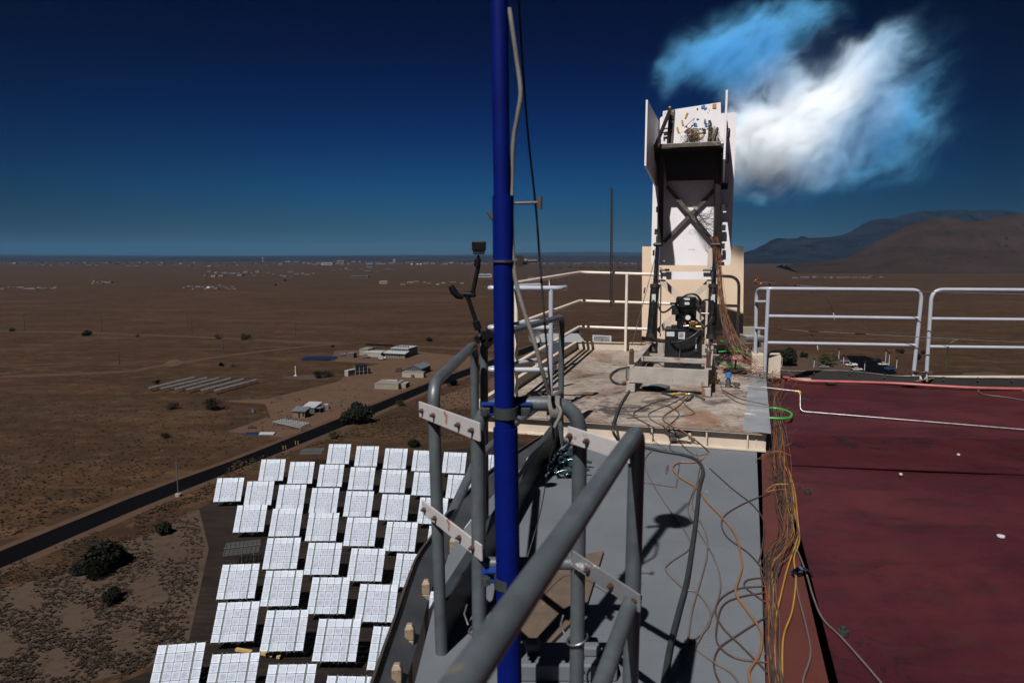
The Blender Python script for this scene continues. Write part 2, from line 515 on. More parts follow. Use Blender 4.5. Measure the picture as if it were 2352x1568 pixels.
# ------------------------------------------------------------------ the tower top: decks, roof, rim
deck_edge = [(-.44, -1.5), (-.40, 1.2), (-.37, 2.2), (-.36, 2.98), (-.347, 3.46), (-.31, 3.76), (-.172, 4.31), (.083, 5.07), (.49, 5.98)]
bx0, bx1 = G(1748, 1040), G(1758, 1568)          # seam between grey deck and red roof
bdir = (bx1 - bx0)
seam_near = bx0 + bdir * 2.0
seam_far = bx0 - bdir * 1.02
deck = MB()
deck.prism([(p[0], p[1]) for p in deck_edge] + [(1.2, 5.9), (bx0.x, bx0.y + .1), (bx1.x, bx1.y), (seam_near.x, seam_near.y)], -0.12, 0.0)
O('grey_deck', deck, M['deck'], kind='structure')
sl0, sl1 = G(1830, 1250), G(1905, 1568)
sdir = (sl1 - sl0)
slot_far = sl0 - sdir * 4.2
slot_near = sl1 + sdir * 2.2
strip = MB()
strip.prism([(seam_far.x + .004, seam_far.y), (slot_far.x, slot_far.y), (slot_near.x, slot_near.y), (seam_near.x + .004, seam_near.y)], -0.12, -0.008)
O('roof_edge_strip', strip, M['roofstrip'], kind='structure')
roofm = MB()
nx, ny = 26, 22
def roofpt(i, j):
    y = slot_near.y + (8.95 - slot_near.y) * j / ny
    x0 = slot_near.x + (slot_far.x - slot_near.x) * (y - slot_near.y) / (slot_far.y - slot_near.y) + 0.035
    x = x0 + (11.5 - x0) * i / nx
    z = 0.0 + 0.012 * math.sin(x * 1.9 + y) * min(1, i / 3) + 0.01 * math.sin(y * 2.3 - x * .6) * min(1, i / 3)
    return (x, y, z - 0.004)
vs = [roofpt(i, j) for j in range(ny + 1) for i in range(nx + 1)]
fs = [(j * (nx + 1) + i, j * (nx + 1) + i + 1, (j + 1) * (nx + 1) + i + 1, (j + 1) * (nx + 1) + i) for j in range(ny) for i in range(nx)]
roofm.add(vs, fs, True)
O('red_roof', roofm, M['roof'], kind='structure')
# the darker lapped sheet across the red roof
lap = MB()
la = [G(1812, 1000), G(1806, 1068), G(2352, 1112), G(2352, 1020)]
lz = .007
lap.prism([(la[1].x, la[1].y), (la[2].x + 2.5, la[2].y - .12), (la[3].x + 3, la[3].y - .1), (la[0].x, la[0].y)], 0.0, lz)
M['lapm'] = worn('dark_red_lapped_sheet', (0.02888, 0.0057, 0.0076), 0.7, 0, 0.35, (0.01216, 0.00456, 0.00608), 0.16, 2.2, 2.5, 0.3, 20)
M['lapm'].node_tree.nodes['Principled BSDF'].inputs['Specular IOR Level'].default_value = 0.08
O('roof_lap_sheet', lap, M['lapm'], kind='structure')

tower = MB()
outline = [(-.53, -1.6), (-.53, 2.5), (-.53, 3.2), (-.50, 3.5), (-.456, 3.74), (-.39, 4.19), (-.29, 4.53), (-.123, 5.07), (.11, 5.61), (.45, 6.2), (1.0, 6.9), (2.4, 8.2), (3.4, 8.95), (11.5, 8.95), (11.5, -1.6)]
tower.prism([(p[0] + (.05 if p[0] < 3 else -.02), p[1] - (.05 if p[1] > 0 else 0)) for p in outline], GZ - 1, -0.45)
tw = O('test_tower', tower, M['concrete'], label='concrete tower shaft carrying the grey and red roof decks', cat='tower')

# rim: inclined gutter sheet and rusty outer lip following the deck edge
rim = T('roof_gutter', 'curved dark gutter with rusty outer lip along the left deck edge', 'gutter', (-.5, 3.0, -.1))
outer = [Vector((x, y, 0)) for x, y in [(-.56, -1.5), (-.54, 1.4), (-.53, 2.2), (-.527, 2.55), (-.52, 2.9), (-.518, 3.2), (-.505, 3.5), (-.456, 3.78), (-.39, 4.19), (-.29, 4.55), (-.123, 5.07), (.11, 5.61), (.27, 5.97), (.5, 6.4)]]
outer = spline(outer, 4)
def offs(line, d):
    out = []
    for i, p in enumerate(line):
        t = (line[min(i + 1, len(line) - 1)] - line[max(i - 1, 0)]).normalized()
        out.append(p + Vector((t.y, -t.x, 0)) * d)
    return out
def strip_mesh(mb, a, za, b, zb, thick=0.006):
    n = len(a)
    for i in range(n - 1):
        q = [Vector((a[i].x, a[i].y, za)), Vector((a[i + 1].x, a[i + 1].y, za)), Vector((b[i + 1].x, b[i + 1].y, zb)), Vector((b[i].x, b[i].y, zb))]
        mb.plate(q, thick)
g = MB(); strip_mesh(g, outer, -.012, offs(outer, .10), -.10)
O('gutter_sheet', g, M['gutter'], rim, world=True)
g = MB(); strip_mesh(g, outer, .012, outer, -.16, .012)
O('outer_lip', g, M['lip'], rim, world=True)
g = MB(); strip_mesh(g, offs(outer, .19), -.40, offs(outer, -.0), -.40)
O('gutter_floor', g, M['blacksteel'], rim, world=True)

# cream pointed brackets standing in the gutter
def bracket_mb():
    m = MB()
    m.box((0, 0, -.20), (.012, .04, .30))
    w = .0195
    m.add([(-w, -w, -.05), (w, -w, -.05), (w, w, -.05), (-w, w, -.05), (-w, -w, .0), (w, -w, .0), (w, w, .0), (-w, w, .0), (-w * .55, -w * .55, .018), (w * .55, -w * .55, .018), (w * .55, w * .55, .018), (-w * .55, w * .55, .018)],
          [(0, 3, 2, 1), (0, 1, 5, 4), (1, 2, 6, 5), (2, 3, 7, 6), (3, 0, 4, 7), (4, 5, 9, 8), (5, 6, 10, 9), (6, 7, 11, 10), (7, 4, 8, 11), (8, 9, 10, 11)])
    m.add([(-.0195, -.018, -.05), (.0195, -.018, -.05), (0, -.018, -.32), (-.0195, -.026, -.05), (.0195, -.026, -.05), (0, -.026, -.32)],
          [(0, 1, 2), (3, 5, 4), (0, 3, 4, 1), (1, 4, 5, 2), (2, 5, 3, 0)])
    return m
bpos = [G(912, 1532, -.02), G(941, 1440, -.02), G(979, 1338, -.02), G(1041, 1240, -.02), G(1092, 1185, -.02), G(1164, 1095, -.02), G(1214, 1055, -.02)]
bnames = ['nearest cream bracket with domed cap in the gutter', 'second nearest cream bracket with domed cap in the gutter', 'third cream bracket from the camera in the gutter, beside the grey post foot',
          'fourth cream bracket in the gutter, behind the left grey leg', 'fifth cream bracket in the gutter, left of the blue mast', 'sixth cream bracket in the gutter, right of the blue mast', 'farthest cream bracket in the gutter, beneath the platform corner']
bk = MB(); bk = bracket_mb()
br0 = O('gutter_bracket', bk, M['tansteel'], loc=(0, 0, 0), bevel=.003)
for i, (p, l) in enumerate(zip(bpos, bnames)):
    o = br0 if i == 0 else br0.copy()
    if i:
        sc.collection.objects.link(o)
    o.location = p
    tag(o, l, 'bracket', 'cream brackets in the gutter')

m = MB()
for a_, b_, w_ in (((1478, 1108), (1553, 1119), .006), ((1553, 1119), (1561, 1062), .008), ((1530, 1088), (1534, 1068), .018)):
    m.bar(G(*a_, .003), G(*b_, .003), w_, .003)
wl_ = MB()
for a_, b_ in (((1215, 1210), (1748, 1262)), ((1105, 1420), (1757, 1500))):
    wl_.bar(G(*a_, .0015), G(*b_, .0015), .010, .003)
O('deck_seam', wl_, M['deck'], kind='structure')
M['redmark'] = worn('faded_red_marking', (0.0608, 0.01216, 0.01216), 0.6, 0, 0.4, (0.0684, 0.076, 0.0836), .2, 30, bump=0)
O('red_marking', m, M['redmark'], kind='structure')
# toe board along the left edge of the deck
tb = MB()
toe = [Vector(p) for p in [(-.285, 2.6, 0), (-.115, 3.4, 0), (.075, 4.26, 0), (.25, 5.1, 0), (.40, 5.72, 0)]]
strip_mesh(tb, toe, 0.002, toe, .19, .006)
strip_mesh(tb, toe, .19, offs(toe, -.045), .19, .006)
O('toe_board', tb, M['greyd'], loc=(0, 4, 0), label='dark grey toe board along the foot of the left handrail', cat='toe board')

# ------------------------------------------------------------------ grey handrails round the ladder opening
RP = .0245
def rail_thing(name, label, cat, base, parts, group=None, mat='grey'):
    t = T(name, label, cat, base, 0, group)
    for pn, pts, r, rad in parts:
        O(pn, MB().tube(fillet(pts, rad) if rad else pts, r, 14), M[mat], t, world=True)
    return t
zr = 1.10
# near right rail, running back past the camera
n0, n1 = Vector((.372, 1.98, 1.085)), Vector((-.30, .10, 1.085))
q0 = Vector((.368, 1.98, .56)); q1 = Vector((-.20, .36, .56))
rail_thing('handrail', 'thick grey handrail running close under the camera to the right gate post', 'handrail', (.36, 1.98, 0), [
    ('top_rail', [(.368, 1.98, 0), (.372, 1.98, 1.085), n1, (-.30, .10, 0)], RP, .06),
    ('mid_rail', [q0, q1], RP * .95, 0)], 'grey handrails round the ladder opening')
# left rail nearest
a0, a1 = Vector((-.305, 2.6, 1.11)), Vector((-.215, 3.87, 1.10))
rail_thing('handrail', 'grey handrail section with rounded corner on the far left of the deck', 'handrail', (-.27, 2.6, 0), [
    ('top_rail', [(-.287, 2.6, 0), a0, a1, (-.215, 3.87, 0)], RP, .10),
    ], 'grey handrails round the ladder opening')
# far left rail, second section
b0, b1 = Vector((-.165, 3.98, 1.12)), Vector((.413, 5.65, 1.10))
rail_thing('handrail', 'grey handrail section behind the blue mast ending beside the cream platform', 'handrail', (.413, 5.65, 0), [
    ('top_rail', [(-.165, 3.98, 0), b0, b1, (.413, 5.65, 0)], RP, .07),
    ('mid_rail', [(.41, 5.63, .47), (.05, 4.55, .49), (-.19, 3.6, .51), (-.262, 2.62, .53)], RP * .9, 0)], 'grey handrails round the ladder opening')
# ladder loop
lp = T('ladder_grab_loop', 'grey hoop of bent pipe clamped to the blue mast', 'hoop', (.05, 2.22, 0))
LY = 2.22
O('hoop_pipe', MB().tube(fillet([(-.113, LY, .0), (-.113, LY, 1.115), (.226, LY, 1.115), (.226, LY, .0)], .11, 10), RP * 1.02, 16), M['grey'], lp, world=True)
O('cross_pipe', MB().tube([(-.10, LY, .56), (.215, LY, .56)], RP * .9, 14), M['grey'], lp, world=True)
for x, z in ((-.113, .325), (.226, .285)):
    ring = [Vector((x + .036 * math.cos(a), LY + .036 * math.sin(a), z + .012 * math.cos(a))) for a in [i * math.pi / 10 for i in range(20)]]
    o = MB().tube(ring, .0035, 8, closed=True)
    o.tube([Vector((x - .04, LY + .02, z)), Vector((x - .055, LY + .04, z + .03)), Vector((x - .045, LY + .05, z + .06))], .004, 6)
    O('hose_clamp', o, M['zinc'], lp, world=True)

def strap(name, label, a, b, w, mat, bolts):
    t = T(name, label, 'strap', a, 0, 'flat bars joining the gate pipes')
    a, b = Vector(a), Vector(b)
    d = (b - a).normalized()
    m = MB().bar(a, b, .007, w)
    O('bar', m, M[mat], t, world=True, bevel=.0015)
    nrm = Vector((d.y, -d.x, 0)).normalized()
    if nrm.y > 0:
        nrm = -nrm
    for k in bolts:
        p = a.lerp(b, k)
        m = MB().cyl(p, p + nrm * .014, .0095, 6).cyl(p + nrm * .013, p + nrm * .022, .0055, 8)
        O('bolt', m, M['rust'], t, world=True)
    return t
sy = -.034
strap('flat_bar', 'white rusty flat bar bolted across the upper left gate pipes', (-.365, 2.68 + sy, 1.0), (-.104, 2.19 + sy, 1.035), .062, 'strap', (.08, .3, .72, .92))
strap('flat_bar', 'grey and white flat bar bolted across the lower left gate pipes', (-.36, 2.68 + sy, .60), (-.10, 2.19 + sy, .625), .055, 'strap', (.07, .28, .7, .9))
strap('flat_bar', 'rusty cream flat bar bolted across the upper right gate pipes', (.185, 2.22 + sy, 1.02), (.35, 1.99 + sy, 1.02), .055, 'strap', (.06, .35, .85))
strap('flat_bar', 'grey flat bar with white peeling paint across the lower right gate pipes', (.20, 2.21 + sy, .60), (.383, 1.95 + sy, .575), .055, 'strapg', (.28, .62, .93))

# ------------------------------------------------------------------ blue mast
PX, PYY = -.028, 2.135
mast = T('antenna_mast', 'tall blue round mast clamped to the grey hoop', 'mast', (PX, PYY, 0))
ztop = PY(1150, 450, PYY).z
O('lower_tube', MB().cyl((PX + .012, PYY, 0.0), (PX, PYY, ztop), .0325, 24), M['blue'], mast, world=True)
O('base_sleeve', MB().cyl((PX + .024, PYY, 0.0), (PX + .007, PYY, 1.055), .0395, 24), M['blue'], mast, world=True)
O('upper_tube', MB().cyl((PX - .001, PYY, ztop - .1), (PX - .018, PYY, 2.95), .0262, 24), M['blue'], mast, world=True)
# fittings above the picture that throw the shadow on the deck
m = MB().ball((PX + .01, PYY, 2.80), .115, 16, (1.0, 1.0, .42)).tube([(PX - .02, PYY, 2.8), (PX + .05, PYY, 2.86)], .02, 8)
m.tube([(PX - .13, PYY - .03, 2.70), (PX + .16, PYY + .02, 2.72)], .014, 8)
m.tube([(PX, PYY, 2.9), (PX + .02, PYY, 3.25)], .01, 8)
O('mast_head', m, M['black'], mast, world=True)
zt = PY(1175, 467, PYY).z
m = MB().cyl((PX + .03, PYY, zt), (PX + .115, PYY - .005, zt + .002), .0045, 8).cyl((PX + .113, PYY - .006, zt - .018), (PX + .113, PYY - .006, zt + .02), .0075, 8)
O('tee_handle', m, M['steel'], mast, world=True)
p = PY(1121, 486, PYY)
O('pin', MB().cyl(p, p + Vector((.022, 0, -.032)), .006, 8), M['steel'], mast, world=True)
def ringband(cx, cy, z, r, h, n=40):
    m = MB()
    vs, fs = [], []
    for k in range(n):
        a = 2 * math.pi * k / n
        c_, s_ = math.cos(a), math.sin(a)
        for rr, zz in ((r, z - h / 2), (r + .005, z - h / 2), (r + .005, z + h / 2), (r, z + h / 2)):
            vs.append((cx + rr * c_, cy + rr * s_, zz))
    for k in range(n):
        a, b = k * 4, ((k + 1) % n) * 4
        for j in range(4):
            fs.append((a + j, b + j, b + (j + 1) % 4, a + (j + 1) % 4))
    return m.add(vs, fs, False)
zb = PY(1150, 600, PYY).z
O('steel_band', ringband(PX, PYY, zb, .033, .006), M['zinc'], mast, world=True)
m = MB().box((PX + .052, PYY, zb), (.02, .03, .035)).cyl((PX + .06, PYY, zb), (PX + .105, PYY, zb + .001), .005, 8).cyl((PX + .035, PYY, zb), (PX + .075, PYY, zb), .012, 6)
O('band_screw', m, M['bolt'], mast, world=True)
for zc in (PY(1160, 946, PYY).z, PY(1160, 1335, PYY).z):
    c = T('mast_clamp', 'dark clamp with blue channel holding the mast to the hoop ' + ('top' if zc > .8 else 'cross pipe'), 'clamp', (PX, PYY, zc), 0, 'clamps on the blue mast')
    O('clamp_band', ringband(PX + .008, PYY, zc, .034, .036), M['greyd'], c, world=True)
    for xo in (-.058, .072):
        m = MB().box((PX + xo, PYY + .004, zc), (.03, .012, .026)).cyl((PX + xo, PYY - .02, zc), (PX + xo, PYY + .03, zc), .009, 8)
        O('clamp_ear', m, M['greyd'], c, world=True, bevel=.002)
    m = MB()
    for dz in (-.022, .022):
        m.box((PX + .010, PYY + .045, zc + dz * .8), (.165, .036, .004))
    m.box((PX + .010, PYY + .061, zc), (.165, .004, .036))
    O('channel', m, M['blue2'], c, world=True)

# rope tied on the mast and the black guy cable
rp = [PY(1170, 20, 2.13), PY(1176, 60, 2.12), PY(1186, 130, 2.12), PY(1196, 210, 2.12), PY(1190, 260, 2.12), PY(1180, 320, 2.13), PY(1176, 400, 2.14), PY(1175, 480, 2.13), PY(1177, 560, 2.13),
      PY(1184, 640, 2.12), PY(1204, 715, 2.11), PY(1226, 780, 2.1), PY(1245, 850, 2.1), PY(1262, 905, 2.13)]
rope = MB().tube(spline([Vector(p) for p in rp], 8), [.0068] * 1 * (len(spline([Vector(p) for p in rp], 8))), 8)
kc = PY(1272, 938, 2.2)
for k in range(5):
    ring = [kc + Vector((-.012 + .007 * k + .004 * math.sin(a * 2), .036 * math.cos(a), .037 * math.sin(a))) for a in [i * math.pi / 8 for i in range(16)]]
    rope.tube(ring, .0065, 6, closed=True)
rope.tube(spline([kc + Vector((.0, -.03, .03)), kc + Vector((.02, -.05, 0)), kc + Vector((0, -.05, -.05))], 5), .006, 6)
O('rope', rope, M['rope'], loc=kc, label='weathered grey rope hanging down the mast and knotted on the hoop', cat='rope')
cb = [PY(1190, -30, 2.3), PY(1200, 140, 2.3), PY(1212, 300, 2.3), PY(1231, 480, 2.3), PY(1240, 600, 2.3), PY(1252, 750, 2.3), PY(1264, 900, 2.3), PY(1272, 1010, 2.3)]
cbm = MB().tube(spline([Vector(p) for p in cb], 6), .0036, 8)
cbm.tube(spline([PY(1272, 1010, 2.3), G(1262, 1060, .8), G(1240, 1180, .45), G(1206, 1296, .25)], 8), .0022, 6)
O('guy_cable', cbm, M['rubber'], loc=Vector(cb[-1]), label='thin black cable slanting down beside the blue mast', cat='cable')

# ------------------------------------------------------------------ articulated arm with small camera
AY = 3.9
ac = T('camera_arm', 'black jointed friction arm clamped on the left handrail corner', 'camera arm', PY(1107, 780, AY))
def cv(x, y):
    return ((1060 + x / 5.06) / 1.0884, (590 + y / 5.06) / 1.0884)
def A_(x, y, dy=0):
    return PY(*cv(x, y), AY + dy)
m = MB().cyl(A_(690, 280), A_(685, 360), .014, 12).cyl(A_(690, 370), A_(620, 700), .0125, 12)
m.cyl(A_(688, 240), A_(688, 300), .007, 8).cyl(A_(680, 300), A_(672, 390), .019, 12)
O('upper_arm', m, M['plastic'], ac, world=True)
m = MB().cyl(A_(560, 790), A_(655, 1070), .0125, 12).cyl(A_(655, 1080), A_(690, 1180), .021, 14).cyl(A_(690, 1180), A_(720, 1230), .008, 8)
O('lower_arm', m, M['plastic'], ac, world=True)
m = MB().cyl(A_(500, 735), A_(640, 740), .018, 12).cyl(A_(612, 690), A_(620, 770), .018, 12).cyl(A_(545, 730), A_(560, 800), .015, 12)
O('elbow_joint', m, M['plastic'], ac, world=True)
m = MB().tube([A_(340, 630), A_(375, 700), A_(430, 760), A_(500, 770)], [.017, .022, .018, .014], 10)
O('locking_lever', m, M['plastic'], ac, world=True)
m = MB().bar(A_(650, 1320), A_(780, 1230), .05, .045).bar(A_(760, 1230), A_(880, 1290), .045, .06).bar(A_(880, 1290), A_(780, 1390), .045, .04)
m.cyl(A_(790, 1230), A_(815, 1190), .008, 8).cyl(A_(860, 1250), A_(880, 1215), .008, 8)
O('rail_clamp', m, M['plastic'], ac, world=True, bevel=.004)
m = MB().cyl(A_(700, 1255, -.04), A_(712, 1255, -.03), .008, 8)
O('clamp_bolt', m, M['zinc'], ac, world=True)
ca = T('action_camera', 'small black box camera on top of the jointed arm', 'camera', A_(694, 125))
m = MB().box(A_(695, 125), (.079, .035, .053))
O('camera_body', m, M['plastic'], ca, world=True, bevel=.006)
m = MB().box(A_(695, 195), (.066, .03, .022)).box(A_(690, 220), (.06, .04, .010))
O('mount_cradle', m, M['plastic'], ca, world=True, bevel=.003)

# things on the deck by the hoop
m = MB(); pw = [G(1290, 1290), G(1386, 1272), G(1345, 1405), G(1250, 1500), G(1120, 1500), G(1150, 1400)]
m.prism([(p.x, p.y) for p in pw], .004, .02)
O('plywood_sheet', m, M['ply'], loc=pw[3], label='stained brown plywood piece lying on the grey deck beneath the hoop', cat='board')
m = MB(); c = G(1310, 1530)
hb = T('deck_hatch', 'raised pale grey hatch box at the foot of the hoop', 'hatch', (c.x, c.y, 0))
O('hatch_box', MB().box((c.x - .04, c.y - .02, .035), (.42, .16, .07)), M['deck'], hb, world=True, bevel=.008)
O('hatch_gusset', MB().box((c.x + .06, c.y - .01, .09), (.10, .08, .04)), M['deck'], hb, world=True, bevel=.008)
O('hatch_gusset', MB().box((c.x - .15, c.y, .09), (.06, .05, .04)), M['deck'], hb, world=True, bevel=.008)
m = MB()
rr = random.Random(3)
for k in range(26):
    c = G(1290 + rr.uniform(-34, 40), 1062 + rr.uniform(-26, 30), .01 + rr.uniform(0, .04))
    a = rr.uniform(0, 6.28)
    L = rr.uniform(.04, .13)
    pts = [c + Vector((math.cos(a) * t * L, math.sin(a) * t * L * .7, rr.uniform(0, .03))) for t in (-1, -.3, .4, 1)]
    m.tube(spline(pts, 3), rr.uniform(.006, .014), 6)
for k in range(16):
    c = G(1292 + rr.uniform(-30, 36), 1068 + rr.uniform(-20, 26), .03)
    m.box(c, (rr.uniform(.03, .1), rr.uniform(.02, .06), .006), M=Matrix.Rotation(rr.uniform(0, 3), 3, 'Z') @ Matrix.Rotation(rr.uniform(-.6, .6), 3, 'X'))
M['bluish'] = worn('crumpled_dark_blue_film', (0.01216, 0.02736, 0.03648), 0.12, 0, 0.4, bump=0.3)
O('strap_bundle', m, M['bluish'], loc=G(1290, 1062), label='heap of glossy dark blue strapping on the deck by the toe board', cat='bundle')

# ------------------------------------------------------------------ cream platform
H = .17
pf = T('steel_platform', 'rust stained cream steel platform cantilevered past the deck edge', 'platform', (1.6, 8, 0))
FR, BR, BL, FL = Vector((2.11, 5.43, 0)), Vector((3.48, 10.05, 0)), Vector((1.0, 10.5, 0)), Vector((-.30, 6.13, 0))
m = MB().prism([(p.x, p.y) for p in (FL, FR, BR, BL)], H - .012, H)
O('deck_plate', m, M['platform'], pf, world=True)
gp = [G(1706, 988, H), G(1771, 996, H), G(1759, 861, H), G(1722, 858, H)]
m = MB().prism([(p.x, p.y) for p in gp], H + .001, H + .006)
O('side_plate', m, M['galv'], pf, world=True)
def ibeam(a, b, z0, z1, w=.10, tf=.012, inward=0):
    m = MB()
    a, b = Vector(a), Vector(b)
    d = (b - a).normalized()
    for z in (z0 + tf / 2, z1 - tf / 2):
        m.bar((a.x, a.y, z), (b.x, b.y, z), w, tf)
    m.bar((a.x, a.y, (z0 + z1) / 2), (b.x, b.y, (z0 + z1) / 2), .01, z1 - z0 - 2 * tf)
    return m
fd = (FR - FL).normalized()
bn = Vector((fd.y * -1, fd.x, 0))
off_ = bn * .055
E = FR - fd * .03 + off_
m = ibeam(FL + off_ + fd * .05, E, .004, H - .012)
for k in (.62, .80, .93):
    p = FL.lerp(FR, k) + off_
    m.box((p.x, p.y, .085), (.012, .085, .14), rz=math.atan2(fd.y, fd.x))
O('front_beam', m, M['creamsteel'], pf, world=True)
m = MB()
for k in (.705, .745):
    for dz in (.055, .105):
        p = FL.lerp(FR, k) + off_ - bn * .012
        m.cyl((p.x, p.y, dz), tuple(Vector((p.x, p.y, dz)) - bn * .022), .014, 6)
O('bolt_group', m, M['creamsteel'], pf, world=True)
sd = (BR - FR).normalized()
O('side_beam', ibeam(FR + Vector((-.09, .07, 0)) , BR + Vector((-.09, -.07, 0)), .004, H - .012), M['creamsteel'], pf, world=True)
O('side_beam', ibeam(FL + Vector((.09, .05, 0)), BL + Vector((.09, -.07, 0)), .004, H - .012), M['creamsteel'], pf, world=True)
O('cross_beam', ibeam(BL + Vector((.12, -.06, 0)), BR + Vector((-.12, -.06, 0)), .004, H - .012), M['creamsteel'], pf, world=True)
m = MB()
for a, b in ((BL, BR), (BL, FL)):
    d = (b - a).normalized()
    m.bar((a.x, a.y, H + .055), (b.x, b.y, H + .055), .012, .11)
    m.bar((a.x, a.y, H + .115), (b.x, b.y, H + .115), .05, .010)
O('kerb', m, M['creamsteel'], pf, world=True)

# platform railing: three cream pipes along the back and left sides
pr = T('platform_railing', 'cream three pipe railing round the back and left of the platform', 'railing', (BL.x, BL.y, H))
RR = .0225
def Zy(v, y, u=1400):
    return PY(u, v, y).z
zz = (1.36, .925, .535)
nearL = Vector((-.10, 6.25, 0))
RB = Vector((3.33, 10.05, 0))
for z, nz, bz in ((1.355, 1.33, 1.30), (.925, .925, .87), (.53, .53, .48)):
    pts = [(nearL.x, nearL.y, nz), (BL.x + .03, BL.y - .12, z)]
    pts2 = [(RB.x, RB.y, bz if z < 1.3 else bz - .3)]
    top = [Vector(pts[0]), Vector(pts[1]), Vector((RB.x, RB.y, bz))]
    if z > 1.3:
        top.append(Vector((RB.x + .02, RB.y - .02, H)))
        O('top_rail', MB().tube(fillet(top, .16, 8), RR, 12), M['cream'], pr, world=True)
    else:
        O('mid_rail' if z > .7 else 'low_rail', MB().tube(fillet(top, .10, 5), RR * .95, 12), M['cream'], pr, world=True)
for p, zt_ in (((1.72, 10.26), 1.345), ((.47, 8.35), 1.34), ((.04, 6.75), 1.33), ((.95, 10.05), 1.35)):
    if p == (.95, 10.05):
        continue
    O('post', MB().cyl((p[0], p[1], H), (p[0], p[1], zt_), RR * .95, 12), M['cream'], pr, world=True)

# white hoop gate at the near end of the platform
wg = T('white_hoop_rail', 'white three bar hoop rail with rounded ends behind the blue mast', 'railing', (.37, 6.2, 0))
def hoop(v, uL=1117, uR=1290):
    y = 6.2
    a, b = PY(uL, v, y), PY(uR, v, y)
    return [a + Vector((.5, .62, 0)), a + Vector((.02, .06, 0)), a + Vector((.03, .0, 0)), b, b + Vector((.05, .14, 0))]
for nm, v, uR in (('top_rail', 662, 1288), ('mid_rail', 753, 1264), ('low_rail', 849, 1264)):
    O(nm, MB().tube(fillet(hoop(v, 1119, uR), .05, 6), .0235, 12), M['white'], wg, world=True)
p = PY(1266, 662, 6.2)
O('post', MB().cyl((p.x, p.y, .0), (p.x, p.y, p.z), .0215, 14), M['white'], wg, world=True)

# perforated strut standing on the back railing
s0, s1 = PY(1404, 432, 10.22), PY(1402, 705, 10.22)
m = MB()
m.bar(s0, s1, .012, .045, up=(0, 1, 0))
for k in range(40):
    p = s0.lerp(s1, (k + .5) / 40)
    m.box(p + Vector((.012, -.022, 0)), (.022, .02, .022))
O('perforated_strut', m, M['blacksteel'], loc=s1, label='tall perforated dark metal strut fixed upright to the back railing', cat='strut')
m = MB().bar(s0 + Vector((.028, 0, 0)), s1 + Vector((.028, 0, 0)), .004, .03, up=(0, 1, 0))
o = O('strut_edge', m, M['zinc'])
o.parent = bpy.data.objects['perforated_strut']
o.matrix_parent_inverse = Matrix.Translation(-s1)
# small white sign behind the back kerb
sp = [PY(1361, 769, 11.2), PY(1404, 771, 11.2), PY(1404, 790, 11.2), PY(1361, 788, 11.2)]
sg = T('placard', 'small white placard with printed lines behind the platform kerb', 'sign', sp[3])
O('board', MB().plate(sp, .01), M['label'], sg, world=True)
m = MB()
for k in range(5):
    a = sp[0].lerp(sp[3], (k + 1) / 6.5) + Vector((.02, -.008, 0)); b = sp[1].lerp(sp[2], (k + 1) / 6.5) + Vector((-.03, -.008, 0))
    m.bar(a, b, .002, .008)
O('print', m, M['greyc'], sg, world=True)
O('stake', MB().cyl(sp[3].lerp(sp[2], .5) + Vector((0, .012, .1)), sp[3].lerp(sp[2], .5) + Vector((0, .012, -1.0)), .02, 8), M['zinc'], sg, world=True)

# ------------------------------------------------------------------ the test rig on the platform
PHI = R(17)
EX, EYv = Vector((math.cos(PHI), -math.sin(PHI), 0)), Vector((math.sin(PHI), math.cos(PHI), 0))
BO = Vector((1.625, 7.0, 0))
def Lr(lx, ly, z):
    return BO + EX * lx + EYv * ly + Vector((0, 0, z))
def R2(u, v, ly):
    """world point where the line of sight meets the rig's cross plane at depth ly"""
    d = ray(u, v)
    t = (ly + (BO - EYE).dot(EYv)) / d.dot(EYv)
    return EYE + d * t
def c1(x, y): return ((1500 + x / 3.136) / 1.0884, (200 + y / 3.136) / 1.0884)
def c2(x, y): return ((1500 + x / 3.136) / 1.0884, (650 + y / 3.136) / 1.0884)
def c3(x, y): return ((1600 + x / 8.712) / 1.0884, (240 + y / 8.712) / 1.0884)
def c4(x, y): return ((1560 + x / 5.6) / 1.0884, (700 + y / 5.6) / 1.0884)
MR = Matrix((EX, EYv, Vector((0, 0, 1)))).transposed()
rig = T('receiver_test_stand', 'tall black and white solar receiver test stand with side shields on the cream platform', 'test stand', (BO.x, BO.y, H), -PHI)
def rbox(m, lx, ly, z, sx, sy, sz):
    return m.box(Lr(lx, ly, z), (sx, sy, sz), M=MR)
# base frame
hw = .395
m = MB()
rbox(m, 0, 0, .36, .80, .012, .17); rbox(m, 0, .02, .438, .80, .05, .01); rbox(m, 0, .02, .28, .80, .05, .01)
for sx in (-hw, hw):
    rbox(m, sx, 1.02, .36, .012, 2.0, .17); rbox(m, sx, 1.02, .449, .07, 2.0, .009); rbox(m, sx, 1.02, .272, .07, 2.0, .009)
rbox(m, 0, .70, .43, .78, .06, .05); rbox(m, 0, 2.05, .38, .80, .03, .14)
for sx in (-hw + .01, hw - .01):
    rbox(m, sx, .03, .22, .09, .10, .088); rbox(m, sx, 2.0, .22, .09, .10, .088)
O('base_frame', m, M['frame'], rig, world=True, bevel=.002)
for sx in (-hw, hw):
    mm = MB(); rbox(mm, sx, .10, .52, .045, .045, .14)
    q = Lr(sx, .10, .62)
    mm.cyl(Lr(sx, .10, .585), q, .03, 4, .015)
    O('frame_peg', mm, M['rust'], rig, world=True)
